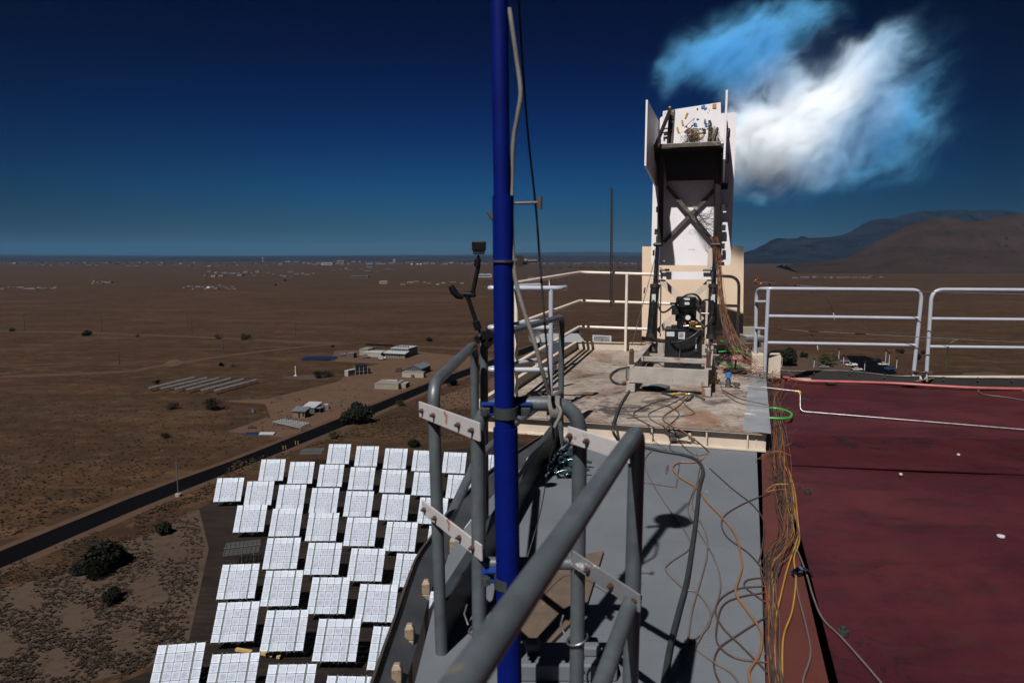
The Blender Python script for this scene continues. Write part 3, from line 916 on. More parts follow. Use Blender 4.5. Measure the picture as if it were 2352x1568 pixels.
# cream lower mast with diagonal braces
for sx in (-.34, .34):
    O('lower_leg', rbox(MB(), sx, 2.14, 1.05, .06, .06, 1.30), M['creamsteel'], rig, world=True)
m = MB(); m.bar(R2(*c2(475, 122), 2.12), R2(*c2(890, 122), 2.12), .05, .10)
O('lower_crossbar', m, M['plate_white'], rig, world=True)
for a, b in (((470, 150), (800, 470)), ((880, 150), (455, 560))):
    O('lower_brace', MB().bar(R2(*c2(*a), 2.13 + (.03 if a[0] > 500 else 0)), R2(*c2(*b), 2.13 + (.03 if a[0] > 500 else 0)), .03, .075), M['creamsteel'], rig, world=True)
# upper dark legs
for x0, x1 in ((478, 470), (925, 912)):
    a, b = R2(*c1(x0, 545), 2.06), R2(*c1(x1, 1290), 2.12)
    m = MB().bar(a, b, .065, .075, up=(0, 1, 0))
    O('upper_leg', m, M['blacksteel'], rig, world=True, bevel=.002)
for (a, b, dy) in (((525, 835), (892, 1265), 2.175), ((905, 855), (500, 1272), 2.195)):
    m = MB().bar(R2(*c1(*a), dy), R2(*c1(*b), dy), .006, .048)
    p = R2(*c1(*a), dy); q = R2(*c1(*b), dy)
    m.bar(p + Vector((0, .02, .022)), q + Vector((0, .02, .022)), .04, .006)
    O('cross_brace', m, M['steel'], rig, world=True)
# perforated strips beside the legs
m = MB()
for x in (505, 477):
    pass
a, b = R2(*c2(478, 150), 2.22), R2(*c2(472, 600), 2.22)
m.bar(a, b, .03, .01, up=(1, 0, 0))
O('perforated_strip', m, M['zinc'], rig, world=True)
# table at the top
m = MB()
p0, p1 = R2(*c1(398, 523), 1.75), R2(*c1(948, 500), 1.75)
TZ = (p0.z + p1.z) / 2
m.bar(p0, p1, .05, .05)
O('front_angle', m, M['steel'], rig, world=True, bevel=.003)
m = MB(); rbox(m, .035, 2.0, TZ - .035, .90, .46, .02)
O('receiver_table', m, M['blacksteel'], rig, world=True)
bx = [R2(*c1(500, 560), 2.05), R2(*c1(925, 548), 2.05), R2(*c1(912, 783), 2.05), R2(*c1(525, 792), 2.05)]
O('receiver_box', MB().plate(bx, .02).plate([bx[0], bx[3], bx[3] + EYv * .18, bx[0] + EYv * .18], .01).plate([bx[1], bx[2], bx[2] + EYv * .18, bx[1] + EYv * .18], .01), M['blacksteel'], rig, world=True)
gs = [R2(*c1(400, 532), 1.78), R2(*c1(470, 540), 1.95), R2(*c1(462, 690), 1.95)]
O('gusset', MB().plate(gs, .012), M['blacksteel'], rig, world=True)
# side shields
def lpt(p, back=False):
    return p
def shield(u4, lys):
    return [R2(u, v, ly) for (u, v), ly in zip(u4, lys)]
pl = [Lr(-.385, .90, 3.345), Lr(-.385, 2.28, 3.37), Lr(-.385, 2.28, 2.50), Lr(-.385, .90, 2.62)]
O('side_shield', MB().plate(pl, .022), M['plate_white'], rig, world=True, bevel=.002)
pl = [Lr(.475, .70, 3.35), Lr(.475, 2.25, 3.38), Lr(.475, 2.25, 2.52), Lr(.475, .70, 2.63)]
sh = O('side_shield', MB().plate(pl, .022), M['plate_white'], rig, world=True, bevel=.002)
for (ly, z) in ((1.3, 3.0), (1.75, 2.78)):
    mm = MB().tube(fillet([Lr(.49, ly, z + .05), Lr(.52, ly, z + .05), Lr(.52, ly, z - .05), Lr(.49, ly, z - .05)], .01, 3), .008, 8)
    O('handle', mm, M['steel'], sh, world=True)
# instrument panel
ip = [R2(*c3(x_, y_), 1.96) for x_, y_ in ((500, 335), (1758, 140), (1765, 560), (1715, 1040), (455, 1090))]
pan = O('instrument_panel', MB().plate(ip, .012), M['plate_white'], rig, world=True)
def onp(x, y, d=.012):
    return R2(*c3(x, y), 1.96 - d)
def patch(pts, mat, name, d=.012):
    P = [onp(x, y, d) for x, y in pts]
    return O(name, MB().plate(P, .004), M[mat], pan, world=True)
for pts in ([(1015, 365), (1055, 372), (1000, 490), (970, 482)], [(895, 535), (935, 528), (958, 635), (915, 645)], [(790, 685), (830, 680), (862, 795), (825, 805)], [(1578, 178), (1662, 168), (1665, 268), (1578, 272)],
            [(1395, 505), (1432, 500), (1432, 535), (1395, 540)], [(1385, 830), (1412, 848), (1360, 918), (1325, 905)], [(1060, 690), (1085, 715), (985, 805), (960, 775)], [(1490, 840), (1530, 835), (1530, 885), (1490, 885)]):
    patch(pts, 'tape', 'tape_strip')
for pts in ([(1325, 235), (1370, 200), (1418, 198), (1395, 260), (1340, 280)], [(1395, 262), (1440, 240), (1462, 258), (1425, 290), (1392, 295)], [(1228, 492), (1250, 488), (1295, 502), (1240, 515)], [(1160, 600), (1205, 580), (1240, 600), (1232, 640), (1175, 640)],
            [(1190, 645), (1250, 650), (1240, 672), (1190, 668)], [(1385, 560), (1440, 550), (1455, 590), (1400, 600)], [(1405, 620), (1470, 610), (1475, 655), (1430, 662)], [(1290, 905), (1330, 910), (1325, 945), (1280, 940)]):
    patch(pts, 'bluetape', 'blue_tape_piece', .013)
m = MB(); m.bar(onp(725, 300, .03), onp(660, 1060, .03), .03, .10, up=(1, 0, 0))
O('angle_post', MB().plate([onp(668, 310, .02), onp(760, 292, .02), onp(712, 1062, .02), onp(610, 1065, .02)], .02), M['steel'], pan, world=True)
O('brace_strut', MB().bar(onp(1690, 700, .1), onp(1600, 1010, .2), .02, .035), M['blacksteel'], pan, world=True)
m = MB().bar(onp(650, 285, .10), onp(600, 1065, .10), .02, .022).bar(onp(645, 330, .14), onp(350, 1070, .35), .022, .045)
m.bar(onp(500, 725, .05), onp(620, 705, .05), .012, .016).bar(onp(490, 805, .05), onp(620, 785, .05), .012, .016)
O('brace_strut', m, M['blacksteel'], pan, world=True)
O('angle_cap', MB().ball(onp(648, 255, .1), .016, 8), M['yellow'], pan, world=True)
m = MB()
for x, y in ((700, 430), (718, 485), (690, 575), (680, 745)):
    m.cyl(onp(x, y, .03), onp(x, y, .045), .011, 6)
O('panel_bolt', m, M['zinc'], pan, world=True)
for x, y in ((1250, 285), (527, 960), (1508, 308), (1478, 360), (540, 370)):
    O('hole', MB().cyl(onp(x, y, .007), onp(x, y, .013), .010 if x in (1250, 527) else .004, 10), M['black'], pan, world=True)
for x, y in ((1048, 795), (1395, 750)):
    m = MB().cyl(onp(x, y, .012), onp(x, y, .03), .021, 18)
    d_ = O('white_disc', m, M['label'], pan, world=True)
    O('disc_hub', MB().cyl(onp(x, y, .03), onp(x, y, .04), .004, 8), M['black'], d_, world=True)
O('port_hole', MB().cyl(onp(1225, 862, .008), onp(1225, 862, .014), .026, 20), M['black'], pan, world=True)
O('port_insert', MB().cyl(onp(1225, 880, .02), onp(1225, 880, .035), .021, 16), M['yellow'], pan, world=True)
m = MB()
for (a, b, r_) in (((1495, 530), (1490, 980), .006), ((1540, 560), (1530, 900), .009), ((1180, 700), (1425, 692), .006), ((1180, 490), (960, 690), .004), ((1150, 590), (1185, 490), .003), ((900, 912), (1120, 830), .004), ((1450, 600), (1540, 590), .006)):
    m.cyl(onp(*a, .05), onp(*b, .05), r_, 8)
O('gauge_rod', m, M['zinc'], pan, world=True)
m = MB()
for x, y, s_ in ((1520, 560, .02), (1545, 620, .022), (1540, 720, .024), (1500, 800, .014), (1500, 960, .03), (1130, 650, .012), (1010, 672, .016), (1640, 960, .02), (1540, 930, .018), (1120, 940, .014), (1110, 750, .012)):
    m.box(onp(x, y, .05), (s_ * 1.2, .03, s_ * 1.6), rz=-PHI)
O('gauge_fitting', m, M['blacksteel'], pan, world=True, bevel=.002)
rw = random.Random(11)
for mt, n_ in (('yellowc', 22), ('brownc', 26), ('greyc', 22), ('blackc', 16), ('orangec', 14)):
    m = MB()
    for k in range(n_):
        a = (1140 + rw.gauss(0, 50), 700 + rw.uniform(0, 160))
        if rw.random() < .35:
            a = (1600 + rw.gauss(0, 35), 720 + rw.gauss(0, 60))
        b = (a[0] + rw.gauss(20, 90), 985 + rw.uniform(-10, 40))
        mid = ((a[0] + b[0]) / 2 + rw.gauss(0, 60), (a[1] + b[1]) / 2 + rw.gauss(0, 50))
        pts = [onp(*a, .02), onp(a[0] + rw.gauss(0, 40), a[1] + rw.gauss(20, 30), .04), onp(*mid, rw.uniform(.02, .09)), onp(*b, .04)]
        m.tube(spline(pts, 5), .0016, 5)
    O('sensor_wire', m, M[mt], pan, world=True, kind='stuff')
# stencilled word fragment on the panel, partly covered by fittings
tc = bpy.data.curves.new('stencil_text', 'FONT')
tc.body = 'ESEARC'
tc.size = .052
tc.extrude = .0008
tc.space_character = .95
to = bpy.data.objects.new('stencil_text', tc)
sc.collection.objects.link(to)
tc.materials.append(M['black'])
tme = bpy.data.meshes.new_from_object(to)
bpy.data.objects.remove(to)
tm = MW[pan.name].inverted() @ Matrix.Translation(onp(1150, 772, .009)) @ Matrix.Rotation(-PHI, 4, 'Z') @ Matrix.Rotation(R(-5), 4, 'Y') @ Matrix.Rotation(R(90), 4, 'X')
tme.transform(tm)
to = bpy.data.objects.new('stencil_text', tme)
sc.collection.objects.link(to)
to.parent = pan
# back plates: the aperture plate seen edge-on at the right and the long lower plate
def rplate(lx0, lx1, z0, z1, ly, r=.04, th=.014, lean=0.0):
    pts = []
    for cx_, cz, a0_ in ((lx1 - r, z1 - r, 0), (lx0 + r, z1 - r, 90), (lx0 + r, z0 + r, 180), (lx1 - r, z0 + r, 270)):
        for k in range(5):
            a = R(a0_ + k * 22.5)
            z = cz + r * math.sin(a)
            pts.append(Lr(cx_ + r * math.cos(a), ly + lean * (z - z0), z))
    return MB().plate(pts, th)
O('front_plate', rplate(-.36, .60, 2.72, 3.42, 2.30, .03), M['plate_white'], rig, world=True)
a, b = R2(*c1(402, 1452), 2.25), R2(*c1(1005, 1452), 2.25)
la_, lb_ = (a - BO).dot(EX), (b - BO).dot(EX)
lowp = O('lower_plate', rplate(la_ - .005, lb_ + .03, a.z, R2(*c1(500, 600), 2.25).z, 2.25, .045), M['plate_white'], rig, world=True, bevel=.001)
m = MB()
for x, y in ((717, 848), (740, 845), (760, 845), (735, 993), (712, 1015)):
    m.cyl(R2(*c1(x, y), 2.236), R2(*c1(x, y), 2.228), .006, 10)
for k in range(9):
    x, y = 722 + 22 * math.cos(k * .7), 1183 + 18 * math.sin(k * .7)
    m.cyl(R2(*c1(x, y), 2.236), R2(*c1(x, y), 2.228), .0035, 8)
for k in range(6):
    m.cyl(R2(*c1(695 + k * 9, 1319 + 4 * (k % 2)), 2.236), R2(*c1(695 + k * 9, 1319 + 4 * (k % 2)), 2.228), .003, 6)
O('plate_hole', m, M['label'], lowp, world=True)
# clips along the plate's edges
for x, y, w in ((437, 1190, 16), (427, 1355, 24), (448, 1015, 14), (975, 835, 44), (968, 1005, 38), (965, 1158, 34), (965, 1302, 22), (950, 1395, 28)):
    p = R2(*c1(x, y), 2.16)
    O('edge_clip', MB().box(p, (w * .0019, .04, .075), rz=-PHI), M['blacksteel'], rig, world=True, bevel=.002)
# beige blast panel behind the railing
bp = [PY(1475, 566, 11.0), PY(1708, 566, 10.9), PY(1706, 765, 10.9), PY(1474, 782, 11.0)]
bpo = T('blast_panel', 'large beige flat panel standing behind the platform railing and test stand', 'panel', bp[3])
O('sheet', MB().plate(bp, .03), M['beige'], bpo, world=True)
O('panel_stay', MB().bar(bp[0].lerp(bp[1], .3) + Vector((0, .03, -.2)), bp[0].lerp(bp[1], .3) + Vector((0, .03, -1.9)), .05, .05).bar(bp[0].lerp(bp[1], .7) + Vector((0, .03, -.2)), bp[0].lerp(bp[1], .7) + Vector((0, .03, -1.9)), .05, .05), M['creamsteel'], bpo, world=True)
# hydraulic cylinders
for (top, neck, foot, s_) in (((455, 1290), (432, 200), (400, 590), -1), ((905, 1290), (890, 200), (872, 600), 1)):
    cyl = T('hydraulic_cylinder', 'glossy black hydraulic cylinder on the %s side of the test stand' % ('left' if s_ < 0 else 'right'), 'hydraulic ram', (BO.x, BO.y, H), -PHI, 'twin hydraulic cylinders')
    ly0, ly1 = 2.02, 2.0
    pt, pn, pf_ = R2(*c1(*top), ly0), R2(*c2(*neck), ly0), R2(*c2(*foot), ly1 - .05)
    O('rod', MB().cyl(pt, pn, .030, 20), M['chrome'], cyl, world=True)
    O('barrel', MB().cyl(pn, pf_, .058, 24), M['black'], cyl, world=True)
    dn = (pf_ - pn).normalized()
    O('end_cap', MB().cyl(pn - dn * .018, pn + dn * .03, .066, 20), M['blacksteel'], cyl, world=True)
    O('end_cap', MB().cyl(pf_ - dn * .03, pf_ + dn * .03, .066, 20), M['blacksteel'], cyl, world=True)
    m = MB().bar(pf_ + dn * .02, pf_ + dn * .19, .03, .05).box(pf_ + dn * .18, (.14, .06, .05), rz=-PHI).cyl(pf_ + dn * .1 - EX * .07, pf_ + dn * .1 + EX * .07, .018, 10)
    O('clevis', m, M['steel'], cyl, world=True)
    m = MB().box(pt, (.10, .09, .05), rz=-PHI).cyl(pt - EX * .06 - EYv * .05, pt + EX * .06 - EYv * .05, .014, 8)
    O('rod_eye', m, M['blacksteel'], cyl, world=True, bevel=.003)
    q = pn + dn * .16 - EYv * .058
    O('sticker', MB().plate([q + EX * a_ + Vector((0, 0, b_)) for a_, b_ in ((-.025, .05), (.025, .05), (.025, -.05), (-.025, -.05))], .004), M['label'], cyl, world=True)
    a = R2(*c2(540 if s_ < 0 else 806, 478 - 400), 2.1)
for x0, x1, y in ((475, 545, 78), (806, 870, 78)):
    m = MB().cyl(R2(*c2(x0, y), 2.05), R2(*c2(x1, y), 2.05), .014, 10)
    for k in range(5):
        q = R2(*c2(x0 + (x1 - x0) * (k + .5) / 5, y), 2.05)
        m.cyl(q - EX * .006, q + EX * .006, .018, 10)
    m.cyl(R2(*c2(x0 if x0 < 600 else x1, y), 2.05) - EX * .01, R2(*c2(x0 if x0 < 600 else x1, y), 2.05) + EX * .01, .035, 12)
    O('locking_pin', m, M['steel'], rig, world=True)
# three stay wires of the stand
def wire(a, b, r=.0035, mat='greyc'):
    return MB().cyl(a, b, r, 6)
O('stay_wire', MB().cyl(R2(*c1(435, 1385), 1.8), Lr(-hw, .10, .66), .004, 6).cyl(R2(*c2(352, 215), 1.2), R2(*c2(345, 262), 1.2), .009, 6), M['steel'], rig, world=True)
O('stay_wire', MB().cyl(R2(*c4(1075, 690), 1.4), R2(*c4(1330, 1270), 1.0), .003, 6), M['steel'], rig, world=True)
O('stay_wire', MB().cyl(R2(*c4(805, 690), 1.4), R2(*c4(765, 1230), .75), .004, 6), M['steel'], rig, world=True)

# ------------------------------------------------------------------ hydraulic power unit
hp = T('hydraulic_power_unit', 'black hydraulic power pack with finned motor on its tank inside the stand base', 'power unit', tuple(Lr(.03, 1.2, .20)), -PHI)
HLY = 1.05
def HP(x, y, d=0): return R2(*c4(x, y), HLY + d)
m = MB()
c0, c1_ = HP(575, 700), HP(1085, 1240)
lx0, lx1 = (c0 - BO).dot(EX), (HP(1090, 720) - BO).dot(EX)
z1, z0 = c0.z, .22
m.box(Lr((lx0 + lx1) / 2, HLY + .19, (z0 + z1) / 2), (lx1 - lx0, .38, z1 - z0), M=MR)
O('tank', m, M['black'], hp, world=True, bevel=.008)
m = MB().box(Lr((lx0 + lx1) / 2, HLY + .19, z1 + .006), (lx1 - lx0 + .02, .40, .012), M=MR)
O('tank_lid', m, M['blacksteel'], hp, world=True)
for (pts, mt) in (([(595, 722), (705, 722), (705, 788), (595, 785)], 'label'), ([(762, 728), (855, 728), (850, 825), (762, 822)], 'label')):
    O('sticker', MB().plate([HP(x, y, -.006) for x, y in pts], .004), M[mt], hp, world=True)
m = MB()
for k in range(4):
    m.bar(HP(772, 745 + k * 18, -.009), HP(835 - 10 * (k % 2), 745 + k * 18, -.009), .002, .006)
O('sticker_print', m, M['black'], hp, world=True)
m = MB().cyl(HP(1012, 845, -.015), HP(1008, 960, -.015), .009, 10)
O('level_gauge', m, M['label'], hp, world=True)
m = MB().cyl(HP(1014, 818, -.015), HP(1014, 826, -.03), .010, 8).cyl(HP(1006, 980, -.015), HP(1006, 988, -.03), .010, 8)
O('gauge_bolt', m, M['zinc'], hp, world=True)
mc = Lr((lx0 + lx1) / 2 + .015, HLY + .16, 0)
mr = .118
zt1, zt0 = HP(900, 240).z, z1 + .02
m = MB().cyl(mc + Vector((0, 0, zt0)), mc + Vector((0, 0, zt1 - .10)), mr * .86, 28)
for k in range(36):
    a = k * math.pi / 18
    d = Vector((math.cos(a), math.sin(a), 0))
    m.bar(mc + d * mr * .9 + Vector((0, 0, zt0 + .08)), mc + d * mr * .9 + Vector((0, 0, zt1 - .11)), .005, mr * .26, up=d)
O('motor', m, M['black'], hp, world=True)
m = MB().tube([mc + Vector((0, 0, z)) for z in (zt1 - .12, zt1 - .03, zt1 - .005, zt1)], [mr * 1.02, mr * 1.02, mr * .93, mr * .6], 28)
O('fan_cowl', m, M['black'], hp, world=True)
m = MB().box(HP(722, 410, .1), (.085, .11, .12), rz=-PHI)
O('terminal_box', m, M['black'], hp, world=True, bevel=.006)
for pts in ([(855, 252), (920, 252), (920, 280), (855, 280)], [(850, 308), (915, 308), (915, 346), (850, 346)]):
    O('sticker', MB().plate([HP(x, y, .03) for x, y in pts], .004), M['label'], hp, world=True)
g_ = O('pressure_gauge', MB().cyl(HP(895, 525, -.02), HP(895, 525, .03), .034, 20), M['zinc'], hp, world=True)
O('gauge_face', MB().cyl(HP(895, 525, -.023), HP(895, 525, -.019), .028, 20), M['label'], g_, world=True)
m = MB().box(HP(970, 630, 0), (.10, .07, .075), rz=-PHI).box(HP(965, 600, -.03), (.05, .04, .05), rz=-PHI).cyl(HP(1010, 655, -.02), HP(1080, 655, -.02), .02, 12)
O('valve_block', m, M['brass'], hp, world=True, bevel=.004)
m = MB().cyl(HP(835, 645, -.02), HP(905, 640, -.02), .014, 10).cyl(HP(1070, 300, .02), HP(1072, 560, .02), .010, 10).cyl(HP(1080, 465, .0), HP(1190, 470, .0), .008, 8).cyl(HP(1075, 600, -.02), HP(1120, 655, -.02), .010, 8)
O('pipe_fitting', m, M['zinc'], hp, world=True)
O('red_knob', MB().cyl(HP(855, 600, -.03), HP(855, 600, 0), .011, 10).box(HP(855, 615, -.03), (.03, .02, .01)), M['redc'], hp, world=True)
m = MB().box(HP(705, 650, .12), (.07, .06, .05), rz=-PHI)
O('filler_cap', m, M['black'], hp, world=True, bevel=.004)
def hose(name, pts, r, mat='rubber'):
    P = [HP(x, y, d) for x, y, d in pts]
    return O(name, MB().tube(spline(P, 8), r, 10), M[mat], hp, world=True)
hose('hose', [(1070, 330, 0), (1065, 270, -.06), (1010, 210, -.1), (930, 195, -.12), (840, 230, -.1), (740, 310, 0), (620, 420, .3), (545, 450, .6), (500, 410, .8), (470, 300, .9)], .012)
hose('hose', [(1090, 320, 0), (1130, 280, 0), (1200, 285, .1), (1255, 330, .2), (1270, 420, .3), (1230, 520, .4), (1180, 620, .2), (1110, 665, 0)], .011)
hose('hose', [(1060, 700, -.05), (980, 770, -.1), (850, 840, -.1), (700, 875, -.05), (560, 865, .2), (450, 830, .6), (380, 780, .8)], .012)
hose('hose', [(1190, 250, .6), (1230, 190, .6), (1245, 120, .7)], .010)
hose('hose', [(1190, 800, .8), (1200, 930, .5), (1240, 1080, 0), (1270, 1180, -.3), (1290, 1230, -.35)], .010)
hose('breather_tube', [(822, 1220, -.03), (835, 1120, -.05), (875, 1095, -.06), (915, 1110, -.05), (925, 1150, -.03)], .005)

# ------------------------------------------------------------------ right-hand white railings on the red roof
def guard(name, label, top, group='white guard rails along the far roof edge'):
    return T(name, label, 'railing', top, 0, group)
WR = .0235
RYY = 8.5
def wp(u, v, y=RYY): return PY(u, v, y)
gr = guard('guard_rail', 'left white guard rail on the far edge of the red roof beside the platform', wp(1750, 860))
pts = fillet([wp(1734, 852, 8.75), wp(1738, 664, 8.75), wp(1760, 663), wp(2118, 666), wp(2097, 872)], .13, 8)
O('top_rail', MB().tube(pts, WR, 14), M['white'], gr, world=True)
O('post', MB().cyl(wp(1765, 664), wp(1756, 858), WR, 14), M['white'], gr, world=True)
O('mid_rail', MB().cyl(wp(1763, 726), wp(2108, 731), WR * .92, 12), M['white'], gr, world=True)
O('low_rail', MB().cyl(wp(1757, 787), wp(2104, 793), WR * .92, 12), M['white'], gr, world=True)
O('side_bar', MB().cyl(wp(1736, 693, 8.72), wp(1762, 693), WR * .8, 12).cyl(wp(1737, 754, 8.72), wp(1760, 755), WR * .8, 12), M['white'], gr, world=True)
gr2 = guard('guard_rail', 'right white guard rail with rounded corner at the far edge of the red roof', wp(2135, 870))
pts = fillet([wp(2127, 872), wp(2140, 665), wp(2760, 668), wp(2740, 872)], .15, 8)
O('top_rail', MB().tube(pts, WR, 14), M['white'], gr2, world=True)
O('mid_rail', MB().cyl(wp(2135, 732), wp(2750, 738), WR * .92, 12), M['white'], gr2, world=True)
O('low_rail', MB().cyl(wp(2131, 796), wp(2745, 803), WR * .92, 12), M['white'], gr2, world=True)
for i, (u, v, y, tx) in enumerate(((2097, 853, RYY, 'bolted beam clamp on the foot of the left guard rail'), (2129, 855, RYY, 'bolted beam clamp on the foot of the right guard rail'), (1735, 838, 8.75, 'rusty beam clamp under the short leg next to the platform'))):
    p = wp(u, v, y)
    m = MB().box(p, (.085, .05, .03)).cyl(p + Vector((-.055, 0, 0)), p + Vector((.055, 0, 0)), .009, 8).cyl(p + Vector((0, -.04, 0)), p + Vector((0, .03, 0)), .013, 8)
    m.box(p + Vector((-.04, -.02, 0)), (.02, .03, .045)).box(p + Vector((.04, -.02, 0)), (.02, .03, .045))
    O('pipe_clamp', m, M['rust' if i == 2 else 'steel'], loc=p, label=tx, cat='clamp', group='clamps at the guard rail feet')
p1_, p2_ = wp(2099, 853, 8.46), wp(2127, 855, 8.46)
O('clamp_bar', MB().cyl(p1_, p2_, .007, 8), M['steel'], loc=p1_, label='short steel bar linking the two guard rail feet', cat='bar')
# lifelines
def lifeline(label, pu, drop, knobs):
    t = T('safety_cable', label, 'cable', pu[0])
    O('wire', MB().tube(spline(pu, 5), .0055, 6), M['blackc'], t, world=True)
    O('loose_end', MB().tube(spline(drop, 5), .005, 6), M['blackc'], t, world=True)
    O('loose_tip', MB().cyl(drop[-1], drop[-1] + Vector((.02, 0, -.09)), .0065, 6), M['label'], t, world=True)
    for q in knobs:
        m = MB().box(q, (.035, .03, .03)).cyl(q + Vector((0, 0, -.03)), q + Vector((0, 0, .03)), .008, 6).cyl(q + Vector((.014, 0, -.03)), q + Vector((.014, 0, .03)), .008, 6)
        O('cable_clip', m, M['copper'], t, world=True)
    return t
yl = 8.35
lifeline('upper black safety cable with a loose end strung across the guard rails', [PY(1730, 647, 9.4), PY(1790, 652, 9.2), PY(1830, 655, 9.0), PY(2000, 666, 8.6), PY(2200, 672, 8.0), PY(2420, 678, 7.6)],
         [PY(1835, 655, 9.0), PY(1870, 672, 8.95), PY(1900, 688, 8.9), PY(1914, 718, 8.9)], [PY(1766, 650, 9.3), PY(1825, 653, 9.0)])
lifeline('lower black safety cable with a loose end strung across the guard rails', [PY(1725, 748, 9.4), PY(1780, 752, 9.2), PY(1820, 758, 9.0), PY(2000, 768, 8.6), PY(2200, 779, 8.2), PY(2420, 790, 7.8)],
         [PY(1822, 757, 9.0), PY(1855, 763, 8.95), PY(1868, 775, 8.9), PY(1876, 787, 8.9)], [PY(1741, 748, 9.3), PY(1788, 753, 9.1)])
q = PY(1742, 647, 9.4)
sh_ = MB().tube([q + Vector((.09 * math.cos(a) * .6, 0, .035 * math.sin(a))) for a in [i * math.pi / 8 for i in range(16)]], .008, 8, closed=True)
sh_.cyl(q + Vector((-.03, 0, .06)), q + Vector((-.03, 0, -.04)), .009, 8).cyl(q + Vector((.05, 0, 0)), q + Vector((.16, 0, -.01)), .009, 8)
O('shackle', sh_, M['copper'], loc=q, label='coppery shackle joining the upper safety cable to the platform railing post', cat='shackle')

# black rubber flap along the far roof edge, wavy top, with a rope on top
def flap(name, label, u0, u1, vb0, vb1, vt0, vt1, wav):
    m = MB()
    n = 40
    a = []
    for i in range(n + 1):
        k = i / n
        u = u0 + (u1 - u0) * k
        p = G(u, vb0 + (vb1 - vb0) * k, 0.0)
        pt = PY(u, vt0 + (vt1 - vt0) * k + wav * math.sin(k * 9) * .5, p.y)
        a.append((p, pt))
    for i in range(n):
        m.plate([a[i][0], a[i + 1][0], a[i + 1][1], a[i][1]], .008)
    t = T(name, label, 'flap', a[0][0], 0, 'black flaps along the far roof edge')
    O('sheet', m, M['flap'], t, world=True)
    O('edge_rope', MB().tube([q[1] + Vector((0, -.006, .004)) for q in a], .006, 6), M['rope'], t, world=True)
    cl = MB()
    for i in range(4, n, 9):
        cl.box(a[i][1] + Vector((0, -.012, -.012)), (.02, .012, .05))
    O('edge_clip', cl, M['zinc'], t, world=True)
flap('edge_flap', 'long wavy black flap behind the hose at the far roof edge, left of the gap', 1752, 2112, 866, 885, 846, 863, 6)
flap('edge_flap', 'black flap at the far roof edge, right of the gap by the clamps', 2131, 2480, 886, 899, 865, 874, 2)
O('roof_far_kerb', MB().prism([(3.55, 8.78), (11.5, 8.62), (11.5, 8.98), (3.55, 8.98)], -.10, .02), M['creamsteel'], kind='structure')

# ------------------------------------------------------------------ hoses, tubes and cables
def cable(name, label, cat, pts, r, mat, group=None, n=8, rad=None):
    P = [Vector(p) for p in pts]
    path = fillet(P, rad, 6) if rad else spline(P, n)
    return O(name, MB().tube(path, r, 8), M[mat], loc=P[0], label=label, cat=cat, group=group)
def GD(lst, z=0.0, h=.012):
    return [G(u, v, z + h) for u, v in lst]
cable('water_hose', 'thick pink red hose lying along the far edge of the red roof', 'hose',
      GD([(1660, 826), (1700, 826), (1740, 836)], H, .03) + GD([(1775, 856), (1800, 866), (1850, 874), (1950, 877), (2050, 880), (2150, 886), (2250, 891), (2400, 894)], 0, .03), .019, 'pink')
cable('metal_tube', 'thin bright metal tube with a yellow taped elbow running across the red roof', 'tube',
      [G(1700, 886, H + .03), G(1752, 889, H + .04), G(1838, 899, .20), G(1838, 944, .02), G(2400, 990, .02)], .0058, 'zinc', rad=.05)
tp = bpy.data.objects['metal_tube']
p = G(1834, 899, .20)
el_ = O('yellow_elbow', MB().tube(fillet([G(1826, 898, .20), G(1838, 899, .20), G(1838, 905, .17)], .03, 5), .0115, 8), M['yellow'], None)
el_.parent = tp; el_.matrix_parent_inverse = Matrix.Translation(-tp.location)
cable('power_cable', 'thick black cable running down the grey deck from the platform', 'cable',
      GD([(1470, 1024), (1520, 1035), (1570, 1044), (1600, 1056), (1615, 1080), (1606, 1120), (1600, 1180), (1592, 1240), (1578, 1330), (1560, 1400), (1540, 1480), (1525, 1568), (1515, 1640)], 0, .014), .013, 'blackc')
cable('power_cable', 'black cable looping from the junction box over the platform front', 'cable',
      GD([(1452, 842), (1420, 848), (1402, 862), (1412, 878), (1440, 880), (1458, 868)], H, .02) + GD([(1450, 890), (1425, 930), (1408, 980)], H, .015) + [G(1418, 1008, .08), G(1432, 1020, .02), G(1480, 1026, .014)], .012, 'blackc')
cable('extension_cord', 'orange brown cord winding down the grey deck', 'cable',
      GD([(1590, 900), (1560, 930), (1522, 960), (1560, 985), (1590, 1005)], H, .01) + GD([(1628, 1040), (1600, 1060), (1560, 1062), (1545, 1075), (1560, 1095), (1600, 1120), (1622, 1150), (1660, 1190), (1690, 1230), (1704, 1290), (1700, 1320), (1690, 1360), (1715, 1400), (1748, 1450), (1745, 1500), (1720, 1545), (1735, 1590)], 0, .008), .0056, 'orangec')
